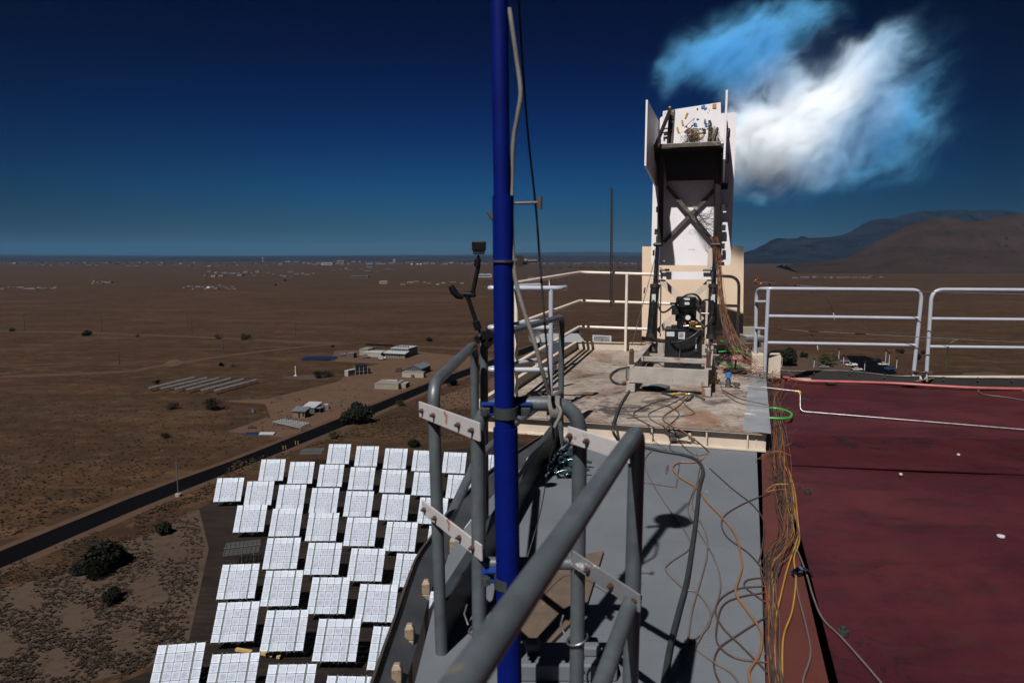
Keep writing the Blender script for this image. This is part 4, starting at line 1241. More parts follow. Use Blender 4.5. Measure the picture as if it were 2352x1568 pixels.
grey_paths = [
 ('thin grey cable in a long S curve left of the black cable', [(1500, 1030), (1480, 1060), (1500, 1110), (1545, 1180), (1580, 1230), (1582, 1260), (1540, 1290), (1530, 1310), (1570, 1350), (1600, 1360), (1630, 1400), (1625, 1440), (1580, 1480), (1562, 1500), (1570, 1530)]),
 ('pair of thin grey cables crossing beneath the orange cord', [(1600, 1040), (1612, 1080), (1595, 1120), (1580, 1170), (1605, 1220), (1640, 1280), (1655, 1340), (1640, 1400), (1600, 1480), (1580, 1520)]),
 ('thin grey cable running straight down near the orange cord', [(1610, 1060), (1600, 1110), (1590, 1160), (1620, 1220), (1624, 1270), (1610, 1330), (1590, 1400), (1578, 1480), (1570, 1510)]),
 ('dark thin cable swinging from the wire bundle across the grey deck edge', [(1630, 1075), (1680, 1120), (1730, 1160), (1755, 1200), (1750, 1260), (1742, 1290)]),
 ('dark cable looping out from the roof seam onto the grey deck, upper loop', [(1770, 1130), (1700, 1160), (1660, 1190), (1668, 1230), (1720, 1270), (1755, 1310)]),
 ('dark cable looping out from the roof seam onto the grey deck, middle loop', [(1765, 1325), (1720, 1330), (1710, 1345), (1740, 1370), (1765, 1385)]),
 ('dark cable making a wide loop on the grey deck beside the seam', [(1765, 1345), (1700, 1350), (1660, 1370), (1643, 1400), (1660, 1440), (1700, 1480), (1730, 1510), (1770, 1550)]),
 ('second dark cable making a wide loop nearer the camera', [(1768, 1358), (1700, 1370), (1660, 1390), (1646, 1440), (1650, 1480), (1690, 1510), (1760, 1520)]),
 ('brown cable curving from the seam down to the bottom of the deck', [(1760, 1415), (1690, 1460), (1650, 1490), (1640, 1530), (1660, 1580), (1700, 1640)]),
 ('grey cable from the black cable to the lower right deck', [(1600, 1490), (1640, 1520), (1680, 1545), (1710, 1590)]),
]
for l, pts in grey_paths:
    cable('thin_cable', l, 'cable', GD(pts, 0, .006), .0042, 'brownc' if 'dark' in l or 'brown' in l else 'greyc', 'thin cables on the grey deck')
cable('thin_cable', 'grey cable leaving the seam strip across the lower red roof', 'cable', GD([(1822, 1240), (1850, 1310), (1868, 1370), (1890, 1420), (1930, 1460), (1975, 1510), (2030, 1575), (2060, 1620)], 0, .006), .0045, 'greyc')
cable('thin_cable', 'grey cable crossing the orange strip beside the yellow cables', 'cable', GD([(1828, 1310), (1832, 1360), (1850, 1430), (1862, 1500), (1845, 1560), (1850, 1600)], 0, .006), .004, 'greyc')
cable('yellow_cable', 'left one of the two yellow cables on the orange red strip', 'cable', GD([(1790, 1000), (1800, 1060), (1818, 1110), (1826, 1180), (1832, 1230), (1810, 1300), (1795, 1360), (1780, 1430), (1778, 1490), (1788, 1560), (1795, 1620)], 0, .008), .0042, 'yellowc', 'yellow cables along the roof seam')
cable('yellow_cable', 'right one of the two yellow cables on the orange red strip', 'cable', GD([(1795, 1000), (1806, 1060), (1824, 1120), (1832, 1190), (1836, 1240), (1824, 1280), (1828, 1330), (1820, 1400), (1800, 1460), (1797, 1540), (1800, 1620)], 0, .008), .0042, 'yellowc', 'yellow cables along the roof seam')
cable('grey_cable_coil', 'thin grey cable loop lying on the far right of the red roof', 'cable', GD([(2470, 905), (2400, 903), (2352, 898), (2310, 894), (2270, 893), (2246, 897), (2262, 906), (2310, 912), (2370, 922), (2460, 935)], 0, .008), .006, 'greyc')
cable('thin_cable', 'pale green string hanging from the lower safety cable', 'cable', [PY(2200, 779, 8.1), PY(2183, 788, 8.1), PY(2176, 810, 8.2), PY(2172, 850, 8.3)], .003, 'green')
cable('green_hose', 'bright green hose loop on the red roof beside the platform corner', 'hose',
      GD([(1745, 940), (1775, 937), (1800, 941), (1817, 949), (1815, 958), (1795, 961), (1745, 958)], 0.03, .02), .012, 'green')
gh = [[(1655, 782), (1690, 800), (1720, 820), (1728, 842)], [(1650, 808), (1690, 806), (1730, 818), (1742, 840)], [(1648, 830), (1680, 843), (1715, 845)]]
for i, g_ in enumerate(gh):
    cable('green_hose', ['upper', 'middle', 'lower'][i] + ' green hose leading out from behind the right hydraulic cylinder', 'hose', [PY(u, v, 9.0 - .15 * i) for u, v in g_], .010, 'green', 'green hoses by the stand')

# thermocouple wires: bundle down the stand and the tangle along the platform edge and seam
def bundle(mat, n, path, spread, r, seed, loose=1.0):
    rr = random.Random(seed)
    m = MB()
    for k in range(n):
        ph = [rr.uniform(0, 6.3) for _ in range(4)]
        o1, o2 = rr.gauss(0, 1), rr.gauss(0, 1)
        pts = []
        i0 = 0 if rr.random() < .75 else rr.randint(0, max(0, len(path) - 4))
        i1 = len(path) if rr.random() < .75 else rr.randint(min(i0 + 4, len(path)), len(path))
        for i in range(i0, i1):
            p, s_ = path[i], spread[i]
            pts.append(p + Vector((o1 * s_ + s_ * .7 * loose * math.sin(i * 1.7 + ph[0]), (o2 * s_ + s_ * .6 * math.sin(i * 1.3 + ph[1])) * .6, abs(math.sin(i * .9 + ph[2])) * s_ * .5)))
        if len(pts) > 3:
            m.tube(spline(pts, 4), r, 4, caps=False)
    return m
air = [R2(1640, 545, 1.98), R2(1648, 590, 1.98), R2(1652, 630, 1.95), R2(1656, 680, 1.9), R2(1664, 730, 1.85), R2(1680, 780, 1.75), R2(1700, 815, 1.65), R2(1722, 840, 1.5)]
aw = [.025, .02, .018, .02, .03, .045, .07, .08]
edge = [G(1745, 862, .12), G(1765, 880, .08), G(1772, 915, .05), G(1780, 950, .03), G(1786, 1000, .02), G(1790, 1060, .015), G(1800, 1120, .015), G(1806, 1170, .015), G(1812, 1225, .012), G(1792, 1262, .012), G(1772, 1300, .012), G(1768, 1350, .012), G(1772, 1420, .012), G(1776, 1490, .01), G(1784, 1568, .01), G(1790, 1640, .01)]
ew = [.15, .10, .05, .036, .03, .026, .024, .022, .02, .024, .02, .013, .011, .010, .010, .010]
for mt, n_, sd_, nm in (('brownc', 22, 1, 'brown'), ('redc', 18, 2, 'red orange'), ('orangec', 6, 3, 'orange'), ('yellowc', 5, 4, 'yellow')):
    O('sensor_wires', bundle(mt, n_, air, aw, .0021, sd_), M[mt], loc=air[0], label=nm + ' sensor wires hanging in a bundle down the right side of the test stand', cat='wires', kind='stuff')
for mt, n_, sd_, nm in (('brownc', 32, 5, 'brown'), ('redc', 8, 6, 'red orange'), ('orangec', 3, 7, 'orange'), ('greyc', 4, 9, 'grey'), ('yellowc', 2, 8, 'yellow')):
    O('sensor_wires', bundle(mt, n_, edge, ew, .0022, sd_, 1.2), M[mt], loc=edge[0], label=nm + ' wires tangled along the platform edge and down the roof seam', cat='wires', kind='stuff')
# loose loops of the heap
for mt, sd_, nm in (('redc', 21, 'red orange'), ('orangec', 22, 'orange'), ('brownc', 23, 'brown'), ('yellowc', 24, 'yellow')):
    rr = random.Random(sd_)
    m = MB()
    for k in range({'redc': 18, 'orangec': 7, 'brownc': 34, 'yellowc': 3}[mt]):
        if rr.random() < .55:
            c = G(1735 + rr.gauss(0, 26), 862 + rr.gauss(0, 10), H + .03)
        else:
            c = G(1796 + rr.gauss(0, 18), rr.uniform(880, 1130), .02)
        a0_ = rr.uniform(0, 6.3); L = rr.uniform(.05, .16); e_ = rr.uniform(.4, 1)
        pts = [c + Vector((L * math.cos(a0_ + a), L * e_ * math.sin(a0_ + a) * (1 + .3 * math.sin(2 * a)), .02 + .02 * math.sin(a * 2 + a0_))) for a in [j * .7 for j in range(rr.randint(4, 8))]]
        m.tube(spline(pts, 4), .0022, 4, caps=False)
    O('wire_loops', m, M[mt], loc=G(1740, 850, H), label=nm + ' loose wire loops heaped at the back right of the platform', cat='wires', kind='stuff')
rr = random.Random(31)
m = MB()
for k in range(34):
    y = rr.uniform(890, 1190)
    a = R2(*c1(745 + rr.uniform(-20, 40), rr.uniform(1010, 1160)), 2.2)
    b = R2(*c1(rr.uniform(880, 905), rr.uniform(960, 1230)), 1.98)
    mid = (a + b) / 2 + Vector((rr.uniform(-.03, .03), -.05, rr.uniform(-.06, -.01)))
    m.tube(spline([a, mid, b], 5), .0022, 4, caps=False)
O('plate_wires', m, M['blackc'], rig, world=True, kind='stuff')

# ------------------------------------------------------------------ small things on the platform and deck
p = G(1447, 872, H)
jb = T('junction_box', 'small grey junction box with a cable at the left foot of the stand', 'box', p)
O('box_body', MB().box(p + Vector((0, 0, .07)), (.09, .07, .13)), M['grey'], jb, world=True, bevel=.005)
O('box_lid', MB().box(p + Vector((0, -.04, .07)), (.08, .01, .11)), M['galv'], jb, world=True, bevel=.003)
p = G(1433, 884, H)
O('orange_plug', MB().cyl(p + Vector((0, 0, .03)), p + Vector((.06, .02, .03)), .022, 12).cyl(p + Vector((-.02, -.005, .03)), p + Vector((0, 0, .03)), .013, 10), M['orangec'], loc=p, label='orange cable plug lying left of the stand foot', cat='plug')
p = G(1672, 890, H)
vl = T('valve', 'metal needle valve with a blue knob standing on the platform', 'valve', p)
O('valve_body', MB().cyl(p, p + Vector((0, 0, .09)), .03, 12).cyl(p + Vector((0, 0, .09)), p + Vector((0, 0, .12)), .018, 10).cyl(p + Vector((-.08, 0, .05)), p + Vector((.09, 0, .05)), .012, 8), M['zinc'], vl, world=True)
O('knob', MB().cyl(p + Vector((0, 0, .115)), p + Vector((0, 0, .165)), .033, 16), M['bluetape'], vl, world=True, bevel=.004)
p = G(1640, 882, H)
O('brass_valve', MB().cyl(p, p + Vector((0, 0, .08)), .02, 10).box(p + Vector((0, 0, .04)), (.13, .03, .03)).cyl(p + Vector((.02, 0, .05)), p + Vector((.02, 0, .14)), .014, 10), M['brass'], loc=p, label='small brass valve fitting left of the blue knobbed valve', cat='valve')
p = G(1692, 892, H)
O('round_fitting', MB().cyl(p, p + Vector((0, 0, .03)), .02, 12).cyl(p + Vector((0, 0, .03)), p + Vector((0, 0, .06)), .035, 16), M['zinc'], loc=p, label='round silver fitting right of the blue knobbed valve', cat='fitting')
p = G(1688, 857, H)
m = MB().tube([p + Vector((0, 0, .02)), p + Vector((0, 0, .035)), p + Vector((0, 0, .05))], [.12, .15, .13], 20).cyl(p + Vector((0, 0, .04)), p + Vector((.01, .01, .17)), .012, 8)
O('black_pan', m, M['plastic'], loc=p, label='shallow black pan with an upright stub on the platform by the wires', cat='pan')
p = G(1722, 838, H)
rb = T('rusty_stand', 'rusty T shaped bracket at the back right corner of the platform', 'bracket', p)
O('upright', MB().box(p + Vector((0, 0, .12)), (.04, .04, .24)), M['rust'], rb, world=True)
O('crosspiece', MB().box(p + Vector((.01, 0, .26)), (.24, .07, .055), M=Matrix.Rotation(R(-6), 3, 'Y')), M['rust'], rb, world=True)
for (pts, r_, mt, l, nm) in (([(1555, 905), (1590, 905), (1618, 917)], .012, 'zinc', 'bright metal flat tool lying in front of the stand', 'hand_tool'), ([(1540, 906), (1562, 903), (1580, 905)], .011, 'yellow', 'yellow handled tool lying in front of the stand', 'hand_tool'),
                             ([(1592, 908), (1582, 918), (1575, 920)], .012, 'blackc', 'black handled tool lying beside the bright tool', 'hand_tool'), ([(1520, 902), (1545, 909), (1555, 912)], .012, 'blackc', 'dark connector lying in front of the stand', 'connector')):
    O(nm, MB().tube(spline(GD(pts, H, .012), 5), [r_ * (.7 + .5 * abs(math.sin(i))) for i in range(11)], 8), M[mt], loc=GD(pts, H)[0], label=l, cat=nm.replace('_', ' '))
p = G(1512, 893, H)
O('cloth_rag', MB().ball(p + Vector((0, 0, .02)), .12, 12, (1.1, .5, .28)).ball(p + Vector((-.1, .02, .015)), .07, 10, (1.2, .6, .25)), M['grey'], loc=p, label='grey crumpled rag tucked beneath the stand base beam', cat='rag')
cab_pf = [[(1580, 905), (1545, 925), (1490, 950), (1520, 975), (1600, 985)], [(1560, 910), (1500, 925), (1455, 950), (1490, 975), (1540, 1003)], [(1560, 912), (1580, 935), (1595, 948), (1560, 955), (1480, 956), (1440, 960)],
          [(1660, 895), (1700, 915), (1762, 930)], [(1655, 880), (1662, 900), (1700, 925), (1765, 935)], [(1530, 930), (1560, 950), (1530, 985), (1545, 1003)]]
for i, pts in enumerate(cab_pf):
    cable('thin_cable', ['brown cable curving over the platform centre', 'dark cable looping over the dark platform stain', 'thin cable looping in front of the stand toward the left', 'upper thin cable running right from the valves', 'lower thin cable running right from the valves', 'thin cable dropping to the platform front edge'][i],
          'cable', GD(pts, H, .008), .0042, 'brownc' if i % 2 else 'greyc', 'thin cables on the platform')
p = G(1562, 1022, .0)
cl = T('cable_clamps', 'pair of metal channel clamps holding cables on the platform front beam', 'clamp', p)
for dx in (-.06, .09):
    O('clamp_post', MB().box(p + Vector((dx, .02, .05)), (.035, .03, .16)).box(p + Vector((dx, -.02, .06)), (.05, .03, .03)), M['zinc'], cl, world=True, bevel=.003)
O('clamp_rail', MB().box(p + Vector((.015, 0, .11)), (.24, .035, .04)).box(p + Vector((.015, 0, .02)), (.2, .03, .03)), M['steel'], cl, world=True, bevel=.003)
p = G(1712, 938, 0)
# things on the red roof
for (u, v, l) in ((2396 / 1.0884, 1137 / 1.0884, 'small pale disc on the dark upper part of the red roof'), (2252 / 1.0884, 1186 / 1.0884, 'small pale scrap on the dark sheet edge of the roof'), (2502 / 1.0884, 1341 / 1.0884, 'larger pale disc near the right edge of the red roof')):
    p = G(u, v, 0.012)
    O('pale_disc', MB().cyl(p, p + Vector((0, 0, .008)), .012 if 'larger' not in l else .020, 16).cyl(p + Vector((0, 0, .008)), p + Vector((0, 0, .012)), .008, 10), M['label'], loc=p, label=l, cat='washer')
for (u, v, l) in ((1855, 1132, 'low round grey bolt cap in the upper left of the red roof'), (1936, 1456, 'low round grey bolt cap in the lower part of the red roof')):
    p = G(u, v, .0)
    O('roof_bolt', MB().cyl(p, p + Vector((0, 0, .02)), .022, 12).cyl(p + Vector((0, 0, .02)), p + Vector((0, 0, .035)), .012, 6), M['greyd'], loc=p, label=l, cat='bolt')
p = G(2087, 884, 0)
cup = T('lifting_disc', 'dark round magnet disc with a slanting lead on the far roof', 'disc', p)
O('disc_body', MB().cyl(p, p + Vector((0, 0, .035)), .09, 20).cyl(p + Vector((.05, 0, .03)), p + Vector((.12, 0, .04)), .02, 10), M['greyd'], cup, world=True, bevel=.004)
O('lead', MB().tube(spline([p + Vector((.03, 0, .03)), G(2110, 874, .08), PY(2150, 868, 8.35), PY(2165, 866, 8.45)], 5), .009, 8), M['greyc'], cup, world=True)
p = G(1907, 882, 0)
O('dark_block', MB().box(p + Vector((0, 0, .012)), (.10, .09, .024), rz=.2), M['blacksteel'], loc=p, label='small flat dark block on the upper left of the red roof', cat='block', bevel=.003)
p = G(1842, 1322, 0)
m = MB()
pts = [p + Vector((-.05 + .1 * k / 8, .0, .012 + .03 * math.sin(math.pi * k / 8))) for k in range(9)]
for i in range(8):
    m.plate([pts[i] + Vector((0, -.02, 0)), pts[i + 1] + Vector((0, -.02, 0)), pts[i + 1] + Vector((0, .02, 0)), pts[i] + Vector((0, .02, 0))], .002)
M['foil'] = worn('shiny_metal_strap', (0.4256, 0.43776, 0.456), 0.15, 1.0, 0.1, bump=0)
O('metal_strap', m, M['foil'], loc=p, label='short shiny curved metal strap over the roof slot', cat='strap')
m = MB().box(G(1655, 1100, .003), (.01, .12, .004), rz=-.3)
# slack cable coil behind right leg etc.
O('utility_box', MB().box(G(1758, 838, .2), (.35, .25, .3), rz=-.28), M['creamsteel'], loc=G(1758, 838, 0), label='cream steel box end behind the back right platform corner', cat='box', bevel=.005)

# ------------------------------------------------------------------ the plain
def ground_mat():
    m, nt, b, _ = mat_new('high_desert_soil')
    co = n_coord(nt)
    big = n_noise(nt, n_coord(nt, (0.0022, 0.0055, 1), (0, 0, R(8))), 1.0, 6, 0.6, 0.4)
    c = n_ramp(nt, big, [(0.3, (0.02029, 0.00988, 0.00479)), (0.52, (0.02789, 0.0136, 0.00646)), (0.75, (0.03663, 0.01801, 0.00874))])
    mid = n_noise(nt, n_coord(nt, (0.6, 1.3, 1)), 0.045, 9, 0.72, 0.5)
    c = n_mix(nt, n_ramp(nt, mid, [(0.42, 0.0), (0.62, 0.6)]), c, (0.01391, 0.00768, 0.00357))
    pale = n_ramp(nt, n_noise(nt, n_coord(nt, (0.012, 0.045, 1), (0, 0, R(-6))), 1.0, 10, 0.75, 0.8), [(0.53, 0.0), (0.66, 0.75)])
    c = n_mix(nt, pale, c, (0.06642, 0.03359, 0.0171))
    bands = n_ramp(nt, n_noise(nt, n_coord(nt, (0.008, 0.030, 1), (0, 0, R(5))), 1.0, 12, 0.82, 0.3), [(0.49, 0.0), (0.62, 0.4)])
    c = n_mix(nt, bands, c, (0.062, 0.040, 0.024))
    darkb = n_ramp(nt, n_noise(nt, n_coord(nt, (0.006, 0.017, 1), (0, 0, R(-3)), (40, 7, 0)), 1.0, 11, 0.8, 0.3), [(0.50, 0.0), (0.62, 0.3)])
    c = n_mix(nt, darkb, c, (0.019, 0.0125, 0.0070))
    grain = n_noise(nt, n_coord(nt, (1, 1.5, 1)), 0.13, 10, 0.85, 0.2)
    c = n_mix(nt, n_ramp(nt, grain, [(0.50, 0.0), (0.58, 0.6)]), c, (0.013, 0.0085, 0.0045))
    c = n_mix(nt, n_ramp(nt, grain, [(0.40, 0.6), (0.47, 0.0)]), c, (0.058, 0.037, 0.022))
    tuft = n_noise(nt, co, 0.65, 6, 0.8)
    c = n_mix(nt, n_ramp(nt, tuft, [(0.48, 0.0), (0.60, 0.6)]), c, (0.01262, 0.00669, 0.00304))
    fine = n_noise(nt, co, 2.6, 4, 0.8)
    c = n_mix(nt, n_ramp(nt, fine, [(0.5, 0.0), (0.7, 0.45)]), c, (0.04552, 0.02272, 0.01102))
    nt.links.new(c, b.inputs['Base Color'])
    b.inputs['Roughness'].default_value = 0.95
    b.inputs['Specular IOR Level'].default_value = 0.1
    n_bump(nt, b, tuft, 0.6, 0.4)
    return m
M['soil'] = ground_mat()
def sandy(name, col, dark, s=0.35):
    m, nt, b, _ = mat_new(name)
    co = n_coord(nt)
    c = n_ramp(nt, n_noise(nt, co, 0.06, 6, 0.6, 0.3), [(0.3, tuple(x * .82 for x in col)), (0.7, col)])
    c = n_mix(nt, n_ramp(nt, n_noise(nt, co, s, 8, 0.78, 0.3), [(0.50, 0.0), (0.62, 0.75)]), c, dark)
    nt.links.new(c, b.inputs['Base Color'])
    b.inputs['Roughness'].default_value = 0.95
    b.inputs['Specular IOR Level'].default_value = 0.1
    return m
M['lot'] = sandy('compacted_pinkish_dirt', (0.05928, 0.03496, 0.02356), (0.03952, 0.02204, 0.01444), 0.2)
M['lot2'] = sandy('pale_sandy_dirt', (0.04256, 0.02888, 0.02128), (0.02052, 0.01292, 0.00912), 0.5)
M['track'] = sandy('pale_dirt_track', (0.0456, 0.02736, 0.01824), (0.03192, 0.01976, 0.01292), 0.15)
def matte(m):
    m.node_tree.nodes['Principled BSDF'].inputs['Specular IOR Level'].default_value = 0.02
    return m
M['asphalt'] = worn('black_asphalt', (0.00167, 0.00167, 0.0022), 1.0, 0, 0.2, (0.00684, 0.00684, 0.0076), 0.05, .3, .15, 0, 1)
def yard_mat():
    m, nt, b, _ = mat_new('old_cracked_yard_asphalt')
    co = n_coord(nt)
    c = n_ramp(nt, n_noise(nt, co, 0.09, 6, 0.65, 0.3), [(0.3, (0.00737, 0.006, 0.006)), (0.7, (0.0174, 0.01338, 0.0114))])
    c = n_mix(nt, n_ramp(nt, n_noise(nt, n_coord(nt, (0.05, .6, 1), (0, 0, R(-20))), 2, 6, 0.7), [(0.5, 0.0), (0.68, .5)]), c, (0.033, 0.0242, 0.0194))
    nt.links.new(c, b.inputs['Base Color'])
    b.inputs['Roughness'].default_value = 0.9
    return m
M['yard'] = matte(yard_mat())
matte(M['asphalt'])

# ground: rings growing with distance, one sheet
gm = MB()
xs = [-60000, -30000, -14000, -7000, -3500, -1600, -800, -400, -200, -100, -50, 0, 50, 100, 200, 400, 800, 1600, 3500, 7000, 14000, 30000, 60000]
ys = [-3000, -500, -100, 0, 50, 100, 150, 200, 300, 450, 700, 1000, 1500, 2200, 3200, 4500, 6500, 9000, 14000, 22000, 40000, 62000]
def gz(x, y):
    d = math.hypot(x, y)
    k = max(0, min(1, (d - 900) / 1500))
    return GZ + k * 4.5 * math.sin(x * .0011 + 1.2) * math.sin(y * .0017 + .4) * (1 if d < 7000 else 0.3)
vs = [(x, y, gz(x, y)) for y in ys for x in xs]
fs = [(j * len(xs) + i, j * len(xs) + i + 1, (j + 1) * len(xs) + i + 1, (j + 1) * len(xs) + i) for j in range(len(ys) - 1) for i in range(len(xs) - 1)]
gm.add(vs, fs, True)
O('ground', gm, M['soil'], kind='structure')
def gpoly(name, px, mat, dz):
    pts = [G(u, v, GZ + dz) for u, v in px]
    m = MB()
    m.sheet([(p.x, p.y) for p in pts], GZ + dz)
    return O(name, m, M[mat], kind='structure')
def cA(x, y): return ((300 + x / 2.476) / 1.0884, (820 + y / 2.476) / 1.0884)
def cB(x, y): return ((700 + x / 5.88) / 1.0884, (840 + y / 5.88) / 1.0884)
def cC(x, y): return ((600 + x / 7.84) / 1.0884, (960 + y / 7.84) / 1.0884)
def cD(x, y): return ((0 + x / 2.8157) / 1.0884, (1150 + y / 2.8157) / 1.0884)
def cE(x, y): return ((350 + x / 2.501) / 1.0884, (1080 + y / 2.501) / 1.0884)
def cR(x, y): return ((1780 + x / 3.015) / 1.0884, (680 + y / 3.015) / 1.0884)
def cH(x, y): return ((x / 1.8816) / 1.0884, (600 + y / 1.8816) / 1.0884)      # the horizon strip on the left

gpoly('dirt_lot', [cA(600, 450), cA(900, 440), cA(1350, 330), cA(1440, 260), cA(1700, 200), cA(2000, 180), cA(2330, 205), cA(2330, 235), cA(1940, 335), cA(1430, 535), cA(1050, 680), cA(660, 640), cA(930, 545), cA(900, 470)], 'lot', .03)
gpoly('dirt_lot', [cA(1330, 140), cA(1700, 130), cA(2100, 170), cA(2330, 185), cA(2330, 215), cA(1900, 230), cA(1500, 215), cA(1300, 205)], 'lot', .02)
gpoly('dirt_lot', [cA(1960, 430), cA(2330, 300), cA(2500, 300), cA(2500, 560), cA(2330, 500), cA(2000, 500)], 'lot', .02)
gpoly('sandy_ground', [cD(0, 900), cD(450, 800), cD(900, 560), cD(1150, 490), cD(1330, 360), cD(1440, 340), cD(1470, 640), cD(1330, 1260), cD(1050, 1450), cD(600, 1568), cD(-200, 1700), cD(-300, 1100)], 'lot2', .02)
gpoly('heliostat_yard', [cD(1400, 340), cD(1480, 300), cE(760, 290), cE(1150, 190), cE(1700, 130), (1400, 1000), (1500, 1700), (300, 2050), cD(700, 1620), cD(1080, 1470), cD(1330, 1260), cD(1470, 620)], 'yard', .04)
# the asphalt road
up = [(-260, 1368), (0, 1265), (294, 1145), (417, 1099), (535, 1057), (806, 950), (992, 876), (1136, 824), (1230, 790), (1330, 757)]
lo = [(-260, 1425), (0, 1304), (294, 1177), (404, 1132), (597, 1057), (806, 972), (995, 891), (1136, 839), (1230, 803), (1330, 768)]
road = MB()
U_, L_ = [G(u, v, GZ + .08) for u, v in up], [G(u, v, GZ + .08) for u, v in lo]
vs = U_ + L_
road.add(vs, [(i, i + len(U_), i + 1 + len(U_), i + 1) for i in range(len(U_) - 1)])
O('road', road, M['asphalt'], kind='structure')
sh2 = MB()
a_ = [p + Vector((0, 0, -.03)) for p in offs(U_, -2.2)]
b_ = [p + Vector((0, 0, -.03)) for p in offs(L_, 3.0)]
sh2.add(a_ + b_, [(i, i + len(U_), i + 1 + len(U_), i + 1) for i in range(len(U_) - 1)])
O('road_shoulder', sh2, M['track'], kind='structure')
def track(name, px, w, mat='track', dz=.03):
    P = spline([G(u, v, GZ + dz) for u, v in px], 4)
    a, b = offs(P, w / 2), offs(P, -w / 2)
    m = MB().add(a + b, [(i, i + 1, i + 1 + len(P), i + len(P)) for i in range(len(P) - 1)])
    O(name, m, M[mat], kind='structure')
track('dirt_track', [cA(-740, 300), cA(0, 270), cA(240, 235), cA(700, 165), cA(1320, 100), cA(1700, 108)], 6)
track('dirt_track', [cH(-60, 430), cH(300, 432), cH(900, 455), cH(1400, 478), cH(1900, 498), cH(2350, 520)], 7)
track('dirt_track', [cH(-100, 290), cH(40, 262), cH(130, 245), cH(260, 232)], 22)
track('dirt_track', [cH(-100, 272), cH(60, 274), cH(170, 285)], 16)
gpoly('dirt_lot', [cA(255, 235), cA(285, 212), cA(310, 198), cA(355, 196), cA(385, 205), cA(380, 222), cA(330, 236)], 'lot', .02)

# hills: far blue mesa, far ridge, near brown hill
def rocky(name, c0, c1_, s):
    m, nt, b, _ = mat_new(name)
    co = n_coord(nt)
    c = n_ramp(nt, n_noise(nt, co, s, 9, 0.68, 0.4), [(0.32, c0), (0.68, c1_)])
    nt.links.new(c, b.inputs['Base Color'])
    b.inputs['Roughness'].default_value = 1.0
    b.inputs['Specular IOR Level'].default_value = 0.0
    n_bump(nt, b, n_noise(nt, co, s * 1.5, 9, 0.75), 0.9, 25)
    return m
M['mesa'] = rocky('mesa_rock', (0.00912, 0.00912, 0.01216), (0.02128, 0.01824, 0.01976), 0.0012)
M['ridge'] = rocky('far_ridge_rock', (0.0016, 0.0026, 0.0050), (0.0150, 0.0135, 0.0150), 0.0045)
def hill_mat():
    m, nt, b, _ = mat_new('scrubby_hill_soil')
    co = n_coord(nt)
    c = n_ramp(nt, n_noise(nt, co, 0.004, 8, 0.65, 0.5), [(0.32, (0.01277, 0.00897, 0.00699)), (0.7, (0.02713, 0.01816, 0.01338))])
    v = nt.nodes.new('ShaderNodeTexVoronoi')
    v.inputs['Scale'].default_value = 0.028
    nt.links.new(co, v.inputs['Vector'])
    dots = n_ramp(nt, v.outputs['Distance'], [(0.15, 0.85), (0.24, 0.0)])
    dm = n_ramp(nt, n_noise(nt, co, 0.006, 4), [(0.48, 0.0), (0.56, 1.0)])
    c = n_mix(nt, n_mix(nt, dm, (0, 0, 0), dots), c, (0.0038, 0.0038, 0.00319))
    nt.links.new(c, b.inputs['Base Color'])
    b.inputs['Roughness'].default_value = 1.0
    b.inputs['Specular IOR Level'].default_value = 0.0
    n_bump(nt, b, n_noise(nt, co, 0.012, 8, 0.7), 0.5, 5)
    return m
M['hill'] = hill_mat()
def hnoise(x, seed=0):
    return sum(math.sin(x * f + seed * 1.7 + f) * a for f, a in ((1.0, 1), (2.3, .5), (5.1, .28), (11.7, .14), (23.1, .07)))
def range_mesh(name, prof, dist, depth, mat, rough, seed, rows=26, sub=10, base_v=None):
    """a hill range: skyline given by angles, built as real slopes running away and down on both sides"""
    P = []
    for i in range(len(prof) - 1):
        for j in range(sub):
            k = j / sub
            k2 = k * k * (3 - 2 * k) * .5 + k * .5
            P.append((prof[i][0] + (prof[i + 1][0] - prof[i][0]) * k, prof[i][1] + (prof[i + 1][1] - prof[i][1]) * k2))
    P.append(prof[-1])
    m = MB()
    vs = []
    nc = len(P)
    dcr = dist + depth * .55
    CH = [max(4, PY(u, v, dcr).z - GZ + 3) for u, v in P]
    SMH = []
    wdw = sub * 3
    for i in range(nc):
        lo_i, hi_i = max(0, i - wdw), min(nc, i + wdw + 1)
        SMH.append(sum(CH[lo_i:hi_i]) / (hi_i - lo_i))
    for r in range(rows):
        t = r / (rows - 1)                      # 0 front foot, ~.6 crest, 1 back foot
        for i, (u, v) in enumerate(P):
            dcr = dist + depth * .55
            crest = PY(u, v, dcr)
            kw = max(0, 1 - abs(t - .55) / .10)
            hgt = CH[i] * kw + SMH[i] * (1 - kw)
            yy = dist + depth * t
            xx = crest.x * (1 + (yy - dcr) / dcr * .8)
            if t <= .55:
                e = (t / .55)
                h = hgt * (e ** 1.35)
            else:
                h = hgt * (1 - (t - .55) / .45) ** 1.1
            fq = 7.0 / depth
            nz_ = mnoise.fractal(Vector((xx * fq, yy * fq, seed * 3.3)), 0.8, 2.1, 6) * 1.6
            e2 = max(0, 1 - abs(t - .3) / .27)
            h *= 1 + rough * 1.1 * nz_ * e2
            vs.append((xx, yy, GZ - 4 + h))
    fs = [(r * nc + i, r * nc + i + 1, (r + 1) * nc + i + 1, (r + 1) * nc + i) for r in range(rows - 1) for i in range(nc - 1)]
    m.add(vs, fs, True)
    O(name, m, M[mat], kind='structure')
range_mesh('mesa', [(-700, 583), (-200, 584), (0, 583.5), (150, 584.5), (300, 585.5), (500, 587), (700, 586), (1000, 585), (1120, 584), (1205, 580), (1300, 577.5), (1400, 578), (1500, 580), (1600, 581), (1720, 583), (2000, 586), (2500, 586)], 13000, 9000, 'mesa', .12, 1, 14)
